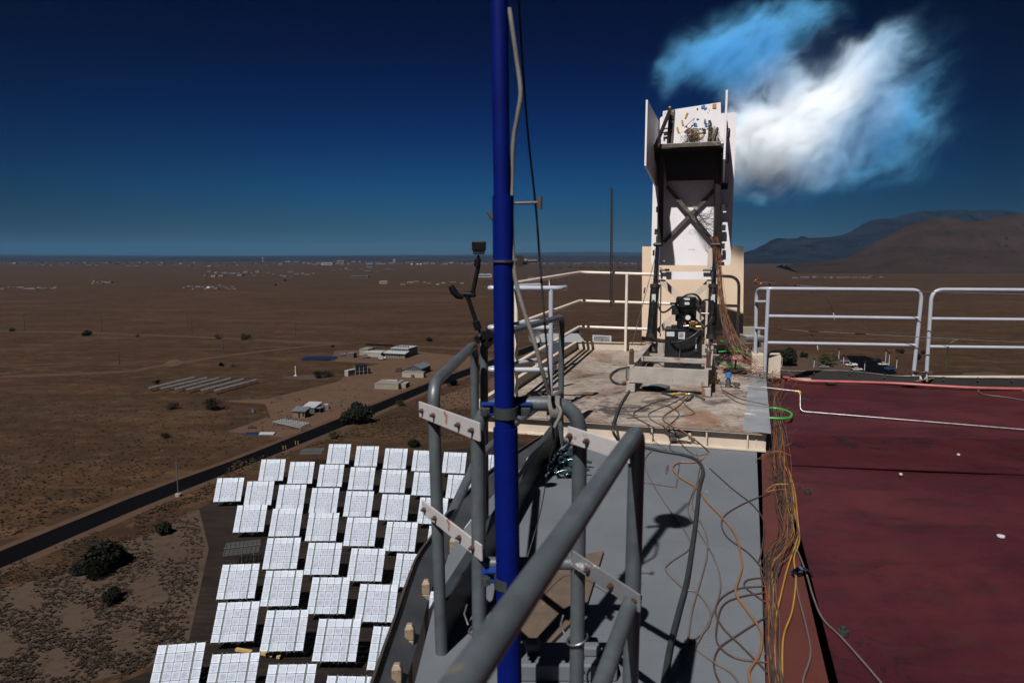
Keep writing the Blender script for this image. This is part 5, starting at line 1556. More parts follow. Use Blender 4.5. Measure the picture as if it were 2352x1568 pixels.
range_mesh('low_mesa', [(-700, 588), (0, 588), (400, 589.5), (900, 588.5), (1300, 587), (1700, 589), (2300, 591)], 6800, 3500, 'mesa', .2, 4, 10)
range_mesh('mountain_ridge', [(1560, 589), (1640, 588), (1700, 583), (1728, 574), (1752, 562), (1775, 548), (1788, 544), (1812, 547), (1832, 546), (1842, 540), (1858, 545), (1880, 544), (1905, 543), (1930, 539), (1950, 533), (1968, 522), (1985, 511), (2005, 502), (2030, 500), (2055, 498), (2080, 490), (2110, 484), (2150, 483), (2190, 481), (2230, 482), (2270, 480), (2310, 479), (2335, 483), (2360, 490), (2480, 500), (2700, 520), (3000, 560)], 5000, 3200, 'ridge', .20, 2, 44, 8)
range_mesh('brown_hill', [(1800, 612), (1860, 610), (1915, 604), (1950, 592), (1985, 572), (2015, 553), (2045, 536), (2075, 518), (2100, 508), (2130, 499), (2165, 496), (2195, 500), (2225, 508), (2255, 506), (2290, 496), (2330, 489), (2370, 483), (2450, 476), (2600, 480), (2900, 520), (3300, 600)], 2300, 1500, 'hill', .13, 3, 44, 8)

# ------------------------------------------------------------------ heliostats
def mirror_mat():
    m, nt, b, out = mat_new('dusty_mirror_glass')
    co = n_coord(nt)
    att = nt.nodes.new('ShaderNodeAttribute')
    att.attribute_name = 'facet'
    s = nt.nodes.new('ShaderNodeSeparateColor')
    nt.links.new(att.outputs['Color'], s.inputs[0])
    oi = nt.nodes.new('ShaderNodeObjectInfo')
    ad = nt.nodes.new('ShaderNodeVectorMath'); ad.operation = 'ADD'
    nt.links.new(co, ad.inputs[0])
    nt.links.new(oi.outputs['Location'], ad.inputs[1])
    f = n_noise(nt, ad.outputs[0], 1.6, 6, 0.65, 0.3)
    c = n_ramp(nt, f, [(0.36, (0.0468, 0.0590, 0.0864)), (0.5, (0.0780, 0.0943, 0.1278)), (0.64, (0.1287, 0.1476, 0.1845))])
    c = n_mix(nt, n_ramp(nt, s.outputs[0], [(0.0, 0.0), (1.0, 0.75)]), c, (0.1833, 0.2050, 0.2430))
    # paler towards the rim of each facet (green channel: 0 centre, 1 rim)
    c = n_mix(nt, n_ramp(nt, s.outputs[1], [(0.6, 0.0), (1.0, 0.32)]), c, (0.2964, 0.3303, 0.3830))
    nt.links.new(c, b.inputs['Base Color'])
    b.inputs['Metallic'].default_value = 0.30
    nt.links.new(n_ramp(nt, f, [(0.3, 0.50), (0.7, 0.62)]), b.inputs['Roughness'])
    n_bump(nt, b, n_noise(nt, co, 1.0, 4, 0.55), 0.45, 0.3)
    return m
M['mirror'] = mirror_mat()
M['teal'] = worn('dark_teal_frame_paint', (0.0073, 0.0304, 0.02736), 0.6, 0, 0.3, bump=0)
M['galvs'] = worn('heliostat_galvanised_steel', (0.10214, 0.10214, 0.10579), 0.55, 0.5, 0.2, bump=0)
FS, GAPC, GAPW, GAPR = 1.08, .065, .27, .065
def mirror_panel(cols, seed, x0):
    """facets of one mirror column group: each slightly dished and canted"""
    rr = random.Random(seed)
    m = MB()
    fr = []
    rims = {}
    tot = 5 * FS + 4 * GAPR
    for c in range(cols):
        for r in range(5):
            cx_ = x0 + c * (FS + GAPC) + FS / 2
            cz = -tot / 2 + r * (FS + GAPR) + FS / 2
            tx, tz = rr.gauss(0, .012) - cx_ * .004, rr.gauss(0, .012) + cz * .004
            N = 5
            val = max(0, min(1, (.55, .15, .2, .35, .9)[r] * .75 + (.25 if cols == 1 else 0) + rr.gauss(0, .10)))  # row by row brightness of the reflections, painted into the facet colour
            base = len(m.v)
            for iz in range(N + 1):
                for ix in range(N + 1):
                    a, b_ = ix / N - .5, iz / N - .5
                    y = (a * tx + b_ * tz) * FS - .028 * (a * a + b_ * b_) * FS
                    rims[len(m.v)] = max(abs(a), abs(b_)) * 2
                    m.v.append(Vector((cx_ + a * FS, y - .01, cz + b_ * FS)))
            for iz in range(N):
                for ix in range(N):
                    q = base + iz * (N + 1) + ix
                    m.f.append((q, q + 1, q + N + 2, q + N + 1)); m.sm.append(True); fr.append(val)
            n0_ = len(m.f)
            m.box((cx_, .016, cz), (FS, .02, FS))
            fr += [val] * (len(m.f) - n0_)
    return m, fr, rims
W3 = 3 * FS + 2 * GAPC
def build_heliostat():
    t = T('heliostat', 'x', 'heliostat', (0, 0, 0), 0, 'heliostats facing the tower')
    for nm, cols, sd_, x0 in (('mirror_panel', 1, 1, -W3 / 2 - GAPW - FS), ('mirror_panel', 3, 2, -W3 / 2), ('mirror_panel', 1, 3, W3 / 2 + GAPW)):
        mb, fr, rim_of = mirror_panel(cols, sd_, x0)
        o = O(nm, mb, M['mirror'], t)
        ca_ = o.data.color_attributes.new('facet', 'BYTE_COLOR', 'CORNER')
        k = 0
        for pi, poly in enumerate(o.data.polygons):
            for li in poly.loop_indices:
                vi = o.data.loops[li].vertex_index
                ca_.data[k].color = (fr[pi], rim_of.get(vi, 0.0), fr[pi], 1)
                k += 1
        o.location = (0, 0, 3.7)
    m = MB()
    for x in (-W3 / 2 - GAPW / 2, W3 / 2 + GAPW / 2):
        m.box((x, .10, 0), (.16, .12, 6.0))
    for x in (-3.05, -1.2, 0, 1.2, 3.05):
        m.box((x, .07, 0), (.05, .06, 6.1))
    for z in (-2.6, -1.3, 1.3, 2.6):
        m.box((0, .16, z), (6.2, .06, .08))
    o = O('support_frame', m, M['teal'], t); o.location = (0, 0, 3.7)
    m = MB().cyl((-2.6, .36, 0), (2.6, .36, 0), .17, 10)
    o = O('torque_tube', m, M['galvs'], t); o.location = (0, 0, 3.7)
    m = MB().cyl((0, .36, 0), (0, .36, 3.5), .22, 12).box((0, .36, 3.55), (.5, .5, .5)).box((0, .36, .15), (1.2, 1.2, .3)).box((.45, .36, 1.1), (.3, .35, .6))
    O('pedestal', m, M['galvs'], t)
    return t
helio = build_heliostat()
AIM = Lr(0, 2.6, 3.0)
def aim(o, pos, stow=False):
    c = Vector((pos.x, pos.y, GZ + 3.7))
    n = (S + (AIM - c).normalized()).normalized()
    az = math.atan2(n.x, -n.y)
    ep = math.asin(n.z)
    o.location = (pos.x, pos.y, GZ)
    o.rotation_euler = (0, 0, az)
    for ch in o.children:
        if not ch.name.startswith('pedestal'):
            ch.rotation_euler = (-ep, 0, 0)
HROWS = [
    [(1243, 135), (1417, 149), (1597, 164), (1775, 178), (1965, 190), (2150, 204)],
    [(826, 235), (1007, 252), (1192, 270), (1386, 288), (1583, 305), (1785, 322), (1998, 340), (2200, 360)],
    [(556, 358), (745, 380), (945, 403), (1152, 425), (1367, 446), (1592, 468), (1830, 490), (2065, 520)],
    [(690, 538), (912, 562), (1140, 590), (1380, 620), (1630, 650), (1895, 680), (2170, 715)],
    [(887, 755), (1146, 788), (1415, 826), (1700, 862)],
    [(615, 930), (888, 972), (1180, 1018), (1480, 1065), (1800, 1110)],
    [(598, 1182), (905, 1236), (1232, 1296), (1575, 1350)],
    [(235, 1462), (575, 1527), (930, 1600), (1300, 1680)],
]
ORD = ['first', 'second', 'third', 'fourth', 'fifth', 'sixth', 'seventh', 'eighth', 'ninth']
first = True
for r, row in enumerate(HROWS):
    for c, (x, y) in enumerate(row):
        u, v = cE(x, y)
        p = G(u, v, GZ + 3.7)
        if first:
            o = helio
        else:
            o = dup(helio, (0, 0, 0))
        first = False
        rown = 'farthest' if r == 0 else 'nearest' if r == 7 else ORD[r]
        o['label'] = ('mirrored heliostat, %s from the left in the %s row counted from the road' % (ORD[c], rown if r not in (0, 7) else rown))
        aim(o, p)
helio['label'] = 'mirrored heliostat, first from the left in the farthest row by the road'
# stowed heliostats seen edge on
for (u, v, l, dx, dz, s_) in ((*cE(640, 720), 'heliostat stowed face up among the standing ones, pale lattice back', .30, 0, 1), (*cE(1075, 118), 'stowed heliostat with spread white slats beyond the farthest row', .12, 0, .9)):
    p = G(u, v, GZ + 3.9)
    t = T('stowed_heliostat', l, 'heliostat', (p.x, p.y, GZ), dx)
    m = MB()
    for k in range(11):
        m.box((0, -2.8 + k * .56, 3.9), (6.2, .05, .16))
    for k in range(9):
        m.box((-3.0 + k * .75, 0, 3.98), (.06, 5.8, .14))
    m.box((0, 0, 4.12), (6.4, .22, .12))
    O('lattice_frame', m, M['galvs'], t)
    for x in (-.2, 1.9):
        O('leg', MB().cyl((x, 0, 0), (x, 0, 3.85), .09, 8), M['galvs'], t)

# ------------------------------------------------------------------ buildings and equipment on the plain
def gp(cv_, x, y, dz=0):
    u, v = cv_(x, y)
    return G(u, v, GZ + dz)
def base_angle(cv_, a, b):
    p, q = gp(cv_, *a), gp(cv_, *b)
    return p, q, math.atan2(q.y - p.y, q.x - p.x), (q - p).length
M['bw1'] = worn('pale_tan_wall', (0.12768, 0.11066, 0.08938), 0.8, 0, 0.1, bump=0, scale=.3)
M['bw2'] = worn('cream_wall', (0.16598, 0.15018, 0.12251), 0.8, 0, 0.1, bump=0, scale=.3)
M['bw3'] = worn('blue_grey_wall', (0.02554, 0.03192, 0.04256), 0.7, 0, 0.1, bump=0, scale=.3)
M['bw4'] = worn('brown_tan_wall', (0.08755, 0.05472, 0.03283), 0.8, 0, 0.15, bump=0, scale=.5)
M['br1'] = worn('tan_membrane_roof', (0.09789, 0.08512, 0.07022), 0.85, 0, 0.1, (0.1292, 0.1064, 0.0912), .08, .2, .2, bump=0)
M['br2'] = worn('white_metal_roof', (0.1824, 0.1897, 0.20064), 0.6, 0, 0.1, bump=0, scale=.3)
M['br3'] = worn('grey_metal_roof', (0.05837, 0.06749, 0.08026), 0.6, 0, 0.12, bump=0, scale=.3)
M['bdark'] = worn('dark_window_glass', (0.0073, 0.00851, 0.01094), 0.2, 0, 0.3, bump=0)
def building(name, label, cat, o, rz, L, D, Hh, wall, roof, roof_type='flat', parts=None, over=.3):
    """o = near left ground corner, length along local x, depth along local y"""
    t = T(name, label, cat, (o.x, o.y, GZ), rz)
    O('wall', MB().box((L / 2, D / 2, Hh / 2), (L, D, Hh)), M[wall], t)
    m = MB()
    if roof_type == 'flat':
        m.box((L / 2, D / 2, Hh + .12), (L + over, D + over, .24))
        m.box((L / 2, D / 2, Hh + .30), (L - .6, D - .6, .12))
    elif roof_type == 'gable':
        e = over
        for s_ in (0, 1):
            y0, y1 = (-e, D / 2) if s_ == 0 else (D + e, D / 2)
            m.plate([(-e, y0, Hh), (L + e, y0, Hh), (L + e, y1, Hh + D * .22), (-e, y1, Hh + D * .22)], .15)
        m.plate([(.01, 0, Hh), (.01, D, Hh), (.01, D / 2, Hh + D * .22)], .06).plate([(L - .01, 0, Hh), (L - .01, D, Hh), (L - .01, D / 2, Hh + D * .22)], .06)
    elif roof_type == 'gablex':
        e = over
        for s_ in (0, 1):
            x0, x1 = (-e, L / 2) if s_ == 0 else (L + e, L / 2)
            m.plate([(x0, -e, Hh), (x0, D + e, Hh), (x1, D + e, Hh + L * .2), (x1, -e, Hh + L * .2)], .15)
    elif roof_type == 'shed':
        m.plate([(-over, -over, Hh + .1), (L + over, -over, Hh + .1), (L + over, D + over, Hh + .9), (-over, D + over, Hh + .9)], .2)
    O('roof', m, M[roof], t)
    if roof_type == 'gablex':
        O('gable', MB().plate([(0, .02, Hh), (L, .02, Hh), (L / 2, .02, Hh + L * .2)], .06), M[wall], t)
    return t
def window(t, x, z, w, h, y=-.02, mat='bdark', name='window'):
    f = O(name, MB().box((x, y, z), (w, .08, h)), M[mat], t)
    return f
# long tan flat building by the road
p, q, rz, L = base_angle(cB, (1390, 775), (1740, 785))
D = (gp(cB, 1850, 740) - q).length
t = building('flat_building', 'low pale tan flat roofed building beside the black road', 'building', p, rz, L, 10, 2.2, 'bw1', 'br1', over=.1)
O('roof_hatch', MB().box((L * .55, 7, 2.75), (5, 1.5, .3)), M['br2'], t)
O('roof_unit', MB().box((L * .8, 6.8, 2.8), (.8, .8, .7)), M['bw3'], t)
O('annexe', MB().box((L + 1.2, 6, 1.0), (2.4, 6, 2.0)), M['bw1'], t)
# cream wall shed with AC, blue gable shed behind
p, q, rz, L = base_angle(cB, (1795, 605), (2110, 615))
t = building('long_shed', 'long cream shed with an air conditioner in front of the blue gabled shed', 'shed', p, rz, L, 3, 2.5, 'bw2', 'br1', over=.1)
O('air_conditioner', MB().box((L * .5, -.5, .8), (1.3, .9, 1.5)), M['bw3'], t)
p, q, rz, L = base_angle(cB, (1865, 560), (2080, 570))
t = building('gable_shed', 'blue grey gabled metal shed behind the cream wall', 'shed', p, rz, L, 12, 3.0, 'bw3', 'br3', 'gablex')
window(t, L * .5, 1.0, 1.6, 2, name='door')
# cream building with white porch roof and windows
p, q, rz, L = base_angle(cB, (1545, 312), (1830, 325))
t = building('office_building', 'cream office with white porch roof and a row of dark windows on the plain', 'building', p, rz, L, 4.5, 2.4, 'bw2', 'br2', 'shed', over=.8)
for k in range(11):
    window(t, L * (k + .7) / 11.6, 1.2, L / 11.6 * .62, 1.8)
O('upper_storey', MB().box((L * .56, 11.2, 2.3), (L * .9, 13, 4.6)), M['bw2'], t)
O('clerestory', MB().box((L * .56, 4.65, 4.0), (L * .86, .1, .8)), M['bw3'], t)
O('upper_roof', MB().box((L * .56, 11.2, 4.75), (L * .93, 13.4, .3)), M['br2'], t)
for k in range(6):
    O('roof_fan', MB().box((L * (.2 + .13 * k), 9, 5.4), (.8, .8, 1.0)), M['galvs'], t)
p, q, rz, L = base_angle(cB, (1225, 300), (1485, 310))
t = building('low_block', 'low cream annexe left of the porch roofed office', 'building', p, rz, L, 9, 2.3, 'bw2', 'br2')
t = building('low_block', 'yellowish parapet block left of the cream annexe', 'building', gp(cB, 1168, 280), rz, 5.5, 9, 3.4, 'bw1', 'br1')
t = building('cabin', 'small cabin with orange tan roof left of the cream annexe', 'cabin', gp(cB, 995, 322), rz, 3.7, 4, 2.6, 'bw3', 'bw4')
# black solar table
t = T('solar_array', 'low field of dark blue solar panels left of the cream office', 'solar array', gp(cB, 560, 330))
for r in range(4):
    for k in range(9):
        p = gp(cB, 330 + k * 52 + r * 26, 335 - r * 11, .9)
        O('panel', MB().box(p, (2.0, 1.7, .08), M=Matrix.Rotation(R(14), 3, 'X')), M['solar'] if 'solar' in M else M.setdefault('solar', worn('dark_blue_solar_glass', (0.00486, 0.00973, 0.0304), 0.3, 0, 0.3, bump=0)), t, world=True)
# container and black frame box
p, q, rz, L = base_angle(cB, (950, 585), (1010, 592))
t = building('shipping_container', 'pale ribbed shipping container beside the black framed crate', 'container', p, rz, 2.3, 6, 2.5, 'bw2', 'br2', over=.05)
p, q, rz, L = base_angle(cB, (1110, 570), (1290, 560))
t = T('black_frame_box', 'tall black open framework crate right of the shipping container', 'frame', (p.x, p.y, GZ), rz)
O('cover', MB().box((L / 2, 3, 3.1), (L * .9, 5, 2.9)), M['black'], t)
m = MB()
for x in (0, L * .33, L * .66, L):
    for y in (0, 6):
        m.box((x, y, 1.9), (.25, .25, 3.8))
O('frame_legs', m, M['bw1'], t)
O('side_box', MB().box((L + .8, 3, 1.3), (1.6, 3, 2.6)), M['blacksteel'], t)
# white monument post
p = gp(cB, 230, 585)
O('white_post', MB().cyl(p, p + Vector((0, 0, 4.9)), .28, 8, .2).box(p + Vector((0, 0, .2)), (1.2, 1.2, .4)), M['label'], loc=p, label='tall white tapering post standing alone on the dirt', cat='post')
# shed with canopy near the white lattice
p, q, rz, L = base_angle(cC, (1030, 655), (1270, 665))
t = building('instrument_shed', 'brown walled shed with slanting grey roof by the white lattice platform', 'shed', p, rz, L, 4.0, 2.3, 'bw4', 'br3', 'shed', over=.4)
window(t, L * .55, 1.1, L * .14, 1.9, name='door'); window(t, L * .88, 1.2, L * .12, 1.2)
t = building('rear_shed', 'long shed with pale sloping roof right behind the brown walled shed', 'shed', gp(cC, 1230, 560), rz, L * 1.0, 6, 2.0, 'bw3', 'br2', 'shed')
O('lean_to', MB().box((L + .9, 2, 1.8), (2.2, 3.2, .12)).box((L + 1.8, .6, .9), (.1, .1, 1.8)), M['br3'], t)
for (x, y, sx, l) in ((1650, 490, 1.5, 'pale square utility cabinet right of the sheds'), (1925, 432, .95, 'small pale cabinet farther along the dirt lot'), (225, 560, 1.05, 'grey cabinet alone left of the lattice platform')):
    p = gp(cC, x, y)
    t = T('utility_cabinet', l, 'cabinet', p, .1)
    O('cabinet_body', MB().box((sx / 2, sx / 2, sx * .6), (sx, sx, sx * 1.2)), M['bw3' if sx < 1.2 else 'br2'], t)
    O('door', MB().box((sx / 2, -.02, sx * .6), (sx * .7, .05, sx * .9)), M['galvs'], t)
# white lattice platform (a heliostat frame lying on trestles)
pA, pB, pC, pD = gp(cC, 640, 730, 1.3), gp(cC, 1180, 850, 1.3), gp(cC, 1350, 760, 1.3), gp(cC, 830, 680, 1.3)
t = T('lattice_platform', 'long white lattice frame lying on trestles next to the brown walled shed', 'frame', gp(cC, 980, 800))
m = MB()
for k in range(13):
    a, b = pA.lerp(pB, k / 12), pD.lerp(pC, k / 12)
    m.bar(a, b, .12, .14)
for k in range(5):
    m.bar(pA.lerp(pD, k / 4), pB.lerp(pC, k / 4), .16, .18)
O('lattice', m, M['br2'], t, world=True)
for q_ in (pA, pB, pC, pD):
    O('trestle', MB().box(q_ - Vector((0, 0, .68)), (.35, .35, 1.2)), M['galvs'], t, world=True)
m = MB()
for k in range(14):
    a = pD.lerp(pC, k / 13)
    m.cyl(a, a + Vector((0, 0, .9)), .04, 5)
m.bar(pD + Vector((0, 0, .9)), pC + Vector((0, 0, .9)), .05, .05)
O('handrail', m, M['galvs'], t, world=True)
m = MB()
q_ = pA.lerp(pD, .7) + (pB - pA) * .12
for dx in (0, 1.3):
    m.cyl(q_ + Vector((dx, 0, 0)), q_ + Vector((dx, 0, 2.4)), .05, 5)
m.cyl(q_ + Vector((0, 0, 2.4)), q_ + Vector((1.3, 0, 2.4)), .05, 5).cyl(q_ + Vector((0, 0, 1.2)), q_ + Vector((1.3, 0, 1.2)), .05, 5)
O('stair_frame', m, M['galvs'], t, world=True)
# low racks and scraps
for (x, y, n_, sx, l, mt) in ((45, 285, 7, .55, 'row of small grey upright racks on the dirt', 'galvs'), (690, 300, 5, .6, 'second row of small grey racks right of the first', 'galvs'), (175, 870, 5, .5, 'short row of black stands near the road bend', 'blacksteel')):
    p = gp(cC, x, y)
    t = T('rack_row', l, 'rack', p)
    hh = .55 if 'black' in l else 1.0
    for k in range(n_):
        O('rack_post', MB().box((k * .6, 0, .75 * hh), (.14, .5, 1.5 * hh)).box((k * .6, 0, .1), (.45, .6, .12)), M[mt], t)
for (x, y, w, l, mt) in ((75, 1010, 4.5, 'flat dark blue panel lying by the road', 'solar'), (345, 1005, 5, 'flat pale corrugated panel lying by the road', 'br2')):
    p = gp(cC, x, y)
    t = T('lying_sheet', l, 'sheet', p)
    O('sheet', MB().box((w / 2, 1, .4), (w, 2.0, .1), M=Matrix.Rotation(R(12), 3, 'X')), M[mt], t)
    O('ribs', MB().box((w / 2, .2, .2), (w * .9, .1, .3)), M['galvs'], t)
p = gp(cA, 1720, 275)
# dark machinery, mounds
for (cv_, x, y, sz, l, mt) in ((cB, 1770, 520, (5, 3, 2.2), 'dark red and black machine left of the blue gabled shed', 'rust'), (cB, 1270, 325, (4, 2.5, 2.6), 'grey equipment skid in front of the cream annexe', 'galvs'), (cB, 1500, 350, (4.5, 2.5, 2.4), 'pale equipment box before the porch roofed office', 'br2'), (cB, 920, 290, (3.2, 2, 2.2), 'grey equipment left of the orange roofed cabin', 'galvs')):
    p = gp(cv_, x, y)
    t = T('equipment', l, 'equipment', (p.x, p.y, GZ), .1)
    O('frame', MB().box((0, 0, sz[2] * .12), (sz[0], sz[1], sz[2] * .2)), M['blacksteel'], t)
    O('casing', MB().box((-sz[0] * .15, 0, sz[2] * .55), (sz[0] * .55, sz[1] * .8, sz[2] * .7)), M[mt], t)
    O('tank', MB().cyl((sz[0] * .2, 0, sz[2] * .45), (sz[0] * .45, 0, sz[2] * .45), sz[2] * .3, 12), M[mt], t)
# parabolic trough rows
troughs = [((180, 372), (465, 303)), ((255, 375), (540, 308)), ((342, 378), (615, 308)), ((415, 382), (690, 310)), ((503, 386), (770, 314)), ((585, 388), (848, 318))]
M['trough'] = worn('trough_mirror', (0.1137, 0.12038, 0.12707), 0.45, 0.3, 0.15, bump=0, scale=.4)
for i, (a, b) in enumerate(troughs):
    pa, pb = gp(cA, a[0], a[1], 1.6), gp(cA, b[0], b[1], 1.6)
    t = T('solar_trough', ['leftmost', 'second from the left', 'third from the left', 'fourth from the left', 'fifth from the left', 'rightmost'][i] + ' long parabolic trough row on the plain', 'solar trough', (pa.x, pa.y, GZ), 0, 'parabolic trough rows')
    d = (pb - pa)
    nseg = 6
    mm, ml = MB(), MB()
    nrm = Vector((d.y, -d.x, 0)).normalized()
    for k in range(2):
        a_, b_ = pa + d * (k * .505), pa + d * (k * .505 + .495)
        cs = []
        for j in range(7):
            w = -1 + j / 3
            cs.append(nrm * w * .6 + Vector((0, 0, w * w * .28 - w * .2)))
        for j in range(6):
            mm.plate([a_ + cs[j], b_ + cs[j], b_ + cs[j + 1], a_ + cs[j + 1]], .08)
    O('reflector', mm, M['trough'], t, world=True)
    for k in range(nseg + 1):
        p = pa + d * (k / nseg)
        O('support_post', MB().cyl((p.x, p.y, GZ), (p.x, p.y, p.z), .09, 6), M['galvs'], t, world=True)

# utility poles
M['wood'] = worn('weathered_pole_wood', (0.02736, 0.01824, 0.01338), 0.9, 0, 0.3, bump=0)
for (x, yt, yb, l) in ((560, 512, 585, 'nearest utility pole on the left plain'), (478, 355, 435, 'utility pole behind the nearest one, left plain'), (117, 352, 425, 'leftmost thin utility pole'), (884, 350, 405, 'farther one of two utility poles close together'), (903, 365, 448, 'nearer one of two utility poles close together'),
                       (1050, 440, 523, 'utility pole between the two round bushes'), (1391, 382, 460, 'utility pole right of the round bush'), (1626, 338, 385, 'farthest utility pole, right part of the left plain')):
    u, v = cH(x, yb)
    p = G(u, v, GZ)
    d = ray(*cH(x, yt))
    z = EYE.z + d.z * (p.y / d.y)
    h = z - GZ
    t = T('utility_pole', l, 'utility pole', (p.x, p.y, GZ), 0, 'utility poles across the plain')
    O('pole', MB().cyl((0, 0, 0), (0, 0, h), .32, 8, .22), M['wood'], t)
    O('crossarm', MB().box((0, 0, h * .94), (2.6, .2, .25)), M['wood'], t)

# bushes and trees
def leaf_mat(name, c):
    m, nt, b, _ = mat_new(name)
    co = n_coord(nt)
    oi = nt.nodes.new('ShaderNodeObjectInfo')
    f = n_noise(nt, co, .9, 3)
    cc = n_ramp(nt, f, [(0.3, tuple(x * .6 for x in c)), (0.7, tuple(x * 1.4 for x in c))])
    nt.links.new(cc, b.inputs['Base Color'])
    b.inputs['Roughness'].default_value = 0.8
    b.inputs['Specular IOR Level'].default_value = 0.1
    return m
M['juniper'] = leaf_mat('juniper_foliage', (0.00547, 0.00608, 0.00304))
M['olive'] = leaf_mat('olive_bush_foliage', (0.02326, 0.02326, 0.00821))
M['drybrush'] = leaf_mat('dry_brush_twigs', (0.02006, 0.01459, 0.01094))
M['bark'] = worn('juniper_bark', (0.0304, 0.02128, 0.0152), 0.95, 0, 0.3, bump=0)
def crown_mesh(name, seed, r, h, mat, n=1800, leaf=.22, lumps=9, hollow=.35):
    rr = random.Random(seed)
    cs = [(Vector((rr.gauss(0, r * .38), rr.gauss(0, r * .38), h * rr.uniform(.3, .72))), r * rr.uniform(.38, .62)) for _ in range(lumps)]
    m = MB()
    for k in range(n):
        c, cr = cs[rr.randrange(lumps)]
        d = Vector((rr.gauss(0, 1), rr.gauss(0, 1), rr.gauss(0, 1))).normalized()
        p = c + d * cr * (hollow + (1 - hollow) * rr.random() ** .5) * (1 + .12 * rr.gauss(0, 1))
        p.z = max(.1, p.z * 1.0)
        a = Vector((rr.gauss(0, 1), rr.gauss(0, 1), rr.gauss(0, 1))).normalized()
        b_ = a.orthogonal().normalized()
        s_ = leaf * rr.uniform(.6, 1.4)
        m.add([p - a * s_, p + b_ * s_ * .6, p + a * s_, p - b_ * s_ * .6], [(0, 1, 2, 3)])
    return m.mesh(name, mat), cs
CR = {}
for kk, mt, r, h, n, lf in (('juniper', 'juniper', 2.2, 3.6, 2400, .24), ('juniper2', 'juniper', 2.4, 3.2, 2400, .24), ('olive', 'olive', 2.3, 3.6, 1500, .22), ('dry', 'drybrush', 2.4, 2.6, 1100, .16)):
    CR[kk] = crown_mesh(kk + '_crown', hash(kk) % 7 + len(kk), r, h, M[mt], n, lf)[0]
def trunk_mesh(seed, h, r):
    rr = random.Random(seed)
    m = MB()
    m.tube([Vector((0, 0, -.1)), Vector((.08, .04, h * .25)), Vector((-.05, .1, h * .5))], [r, r * .75, r * .4], 8)
    for k in range(6):
        a = rr.uniform(0, 6.3)
        e = Vector((math.cos(a) * h * .35, math.sin(a) * h * .35, h * rr.uniform(.5, .75)))
        m.tube([Vector((0, 0, h * rr.uniform(.08, .3))), e * .5 + Vector((0, 0, h * .08)), e], [r * .45, r * .3, r * .1], 6)
    return m.mesh('tree_limbs', M['bark'])
TR = trunk_mesh(4, 3.4, .18)
def plant(name, label, cat, p, kind, s_, rz, group=None, sz=1.0):
    t = T(name, label, cat, (p.x, p.y, GZ), rz, group)
    t.scale = (s_, s_, s_ * sz)
    for n_, me in (('crown', CR[kind]), ('trunk', TR)):
        o = bpy.data.objects.new(n_, me)
        sc.collection.objects.link(o)
        o.parent = t
    return t
plants = [
    (cD, 715, 760, 'juniper', 1.75, 'largest dark juniper of the clump in the lower left corner'), (cD, 575, 790, 'juniper2', 1.45, 'left dark juniper of the clump in the lower left'), (cD, 710, 805, 'juniper', .95, 'small juniper in front of the clump in the lower left'),
    (cD, 785, 990, 'juniper2', 1.2, 'single dark juniper below the clump in the lower left'), (cD, 1150, 520, 'juniper', .85, 'small round dark juniper left of the heliostat yard'),
    (cA, 1492, 585, 'juniper', 2.2, 'big dark juniper just below the black road'), (cA, 2058, 355, 'juniper2', 1.8, 'dark juniper by the road behind the grey hoop'), (cA, 1812, 735, 'juniper', 1.1, 'narrow dark juniper beyond the farthest row of mirrors'),
    (cA, 1325, 680, 'olive', 1.3, 'pale olive bush below the road'), (cA, 1735, 480, 'olive', 1.0, 'small olive bush above the road near the posts'), (cA, 228, 345, 'olive', 2.0, 'olive bush left of the trough rows'),
    (cA, 778, 72, 'olive', 3.4, 'round green bush on the plain with a long shadow'), (cA, 608, 65, 'olive', 2.8, 'olive bush left of the round green bush'), (cA, 1250, 290, 'olive', 1.5, 'green bush in the gravel patch beside the white post'),
    (cA, 570, 505, 'dry', 2.5, 'large leafless brown bush left of the trough rows'), (cA, 330, 500, 'dry', 1.7, 'smaller leafless brown bush at the left'), (cA, 700, 240, 'dry', 1.8, 'dry bush behind the trough rows'), (cA, 280, 680, 'dry', 1.3, 'low dry bush on the open dirt'),
    (cA, 1910, 82, 'juniper', 2.4, 'dark round bush beyond the office building'), (cA, 1318, 118, 'juniper', 1.6, 'small dark bush by the dirt track'), (cH, 415, 450, 'juniper', 2.9, 'dark oval bush on the far left plain'), (cA, 625, 235, 'juniper', 1.3, 'small dark bush above the trough rows'),
    (cH, 57, 430, 'olive', 3.2, 'olive bush at the left edge of the plain'), (cH, 648, 455, 'dry', 2.4, 'dry bush beside the dirt track'), (cH, 1298, 215, 'juniper', 4.2, 'tiny dark bush far out on the plain'), (cH, 1340, 193, 'juniper', 4.2, 'another tiny dark bush farther out on the plain'),
    (cR, 570, 705, 'juniper', 2.9, 'tall dark tree right of the low building beyond the roof', ), (cR, 500, 640, 'juniper2', 3.0, 'dark tree behind the tall dark tree'), (cR, 455, 640, 'juniper', 2.5, 'dark tree just right of the guard rail post'), (cR, 690, 643, 'juniper2', 2.4, 'dark tree standing alone right of the tall tree'),
    (cR, 870, 705, 'olive', 4.0, 'wide olive green tree left of the parking lot'), (cR, 1420, 612, 'olive', 3.0, 'olive bush behind the parking lot'), (cR, 1590, 615, 'olive', 2.6, 'olive bush between the two guard rails'), (cR, 1540, 660, 'juniper', 2.0, 'dark bush right of the parking lot'),
    (cB, 2090, 420, 'dry', 3.0, 'dry bush behind the blue gabled shed'), (cB, 700, 600, 'dry', 1.8, 'grey brush in the gravel patch'), (cB, 560, 615, 'dry', 1.7, 'low grey brush left in the gravel patch'),
]
PLW = [68, 54, 44, 57, 30, 50, 25, 20, 28, 22, 17, 24, 20, 12, 46, 26, 12, 20, 10, 6, 14, 9, 14, 11, 4, 4, 36, 24, 16, 18, 48, 18, 14, 15, 12, 22, 28]
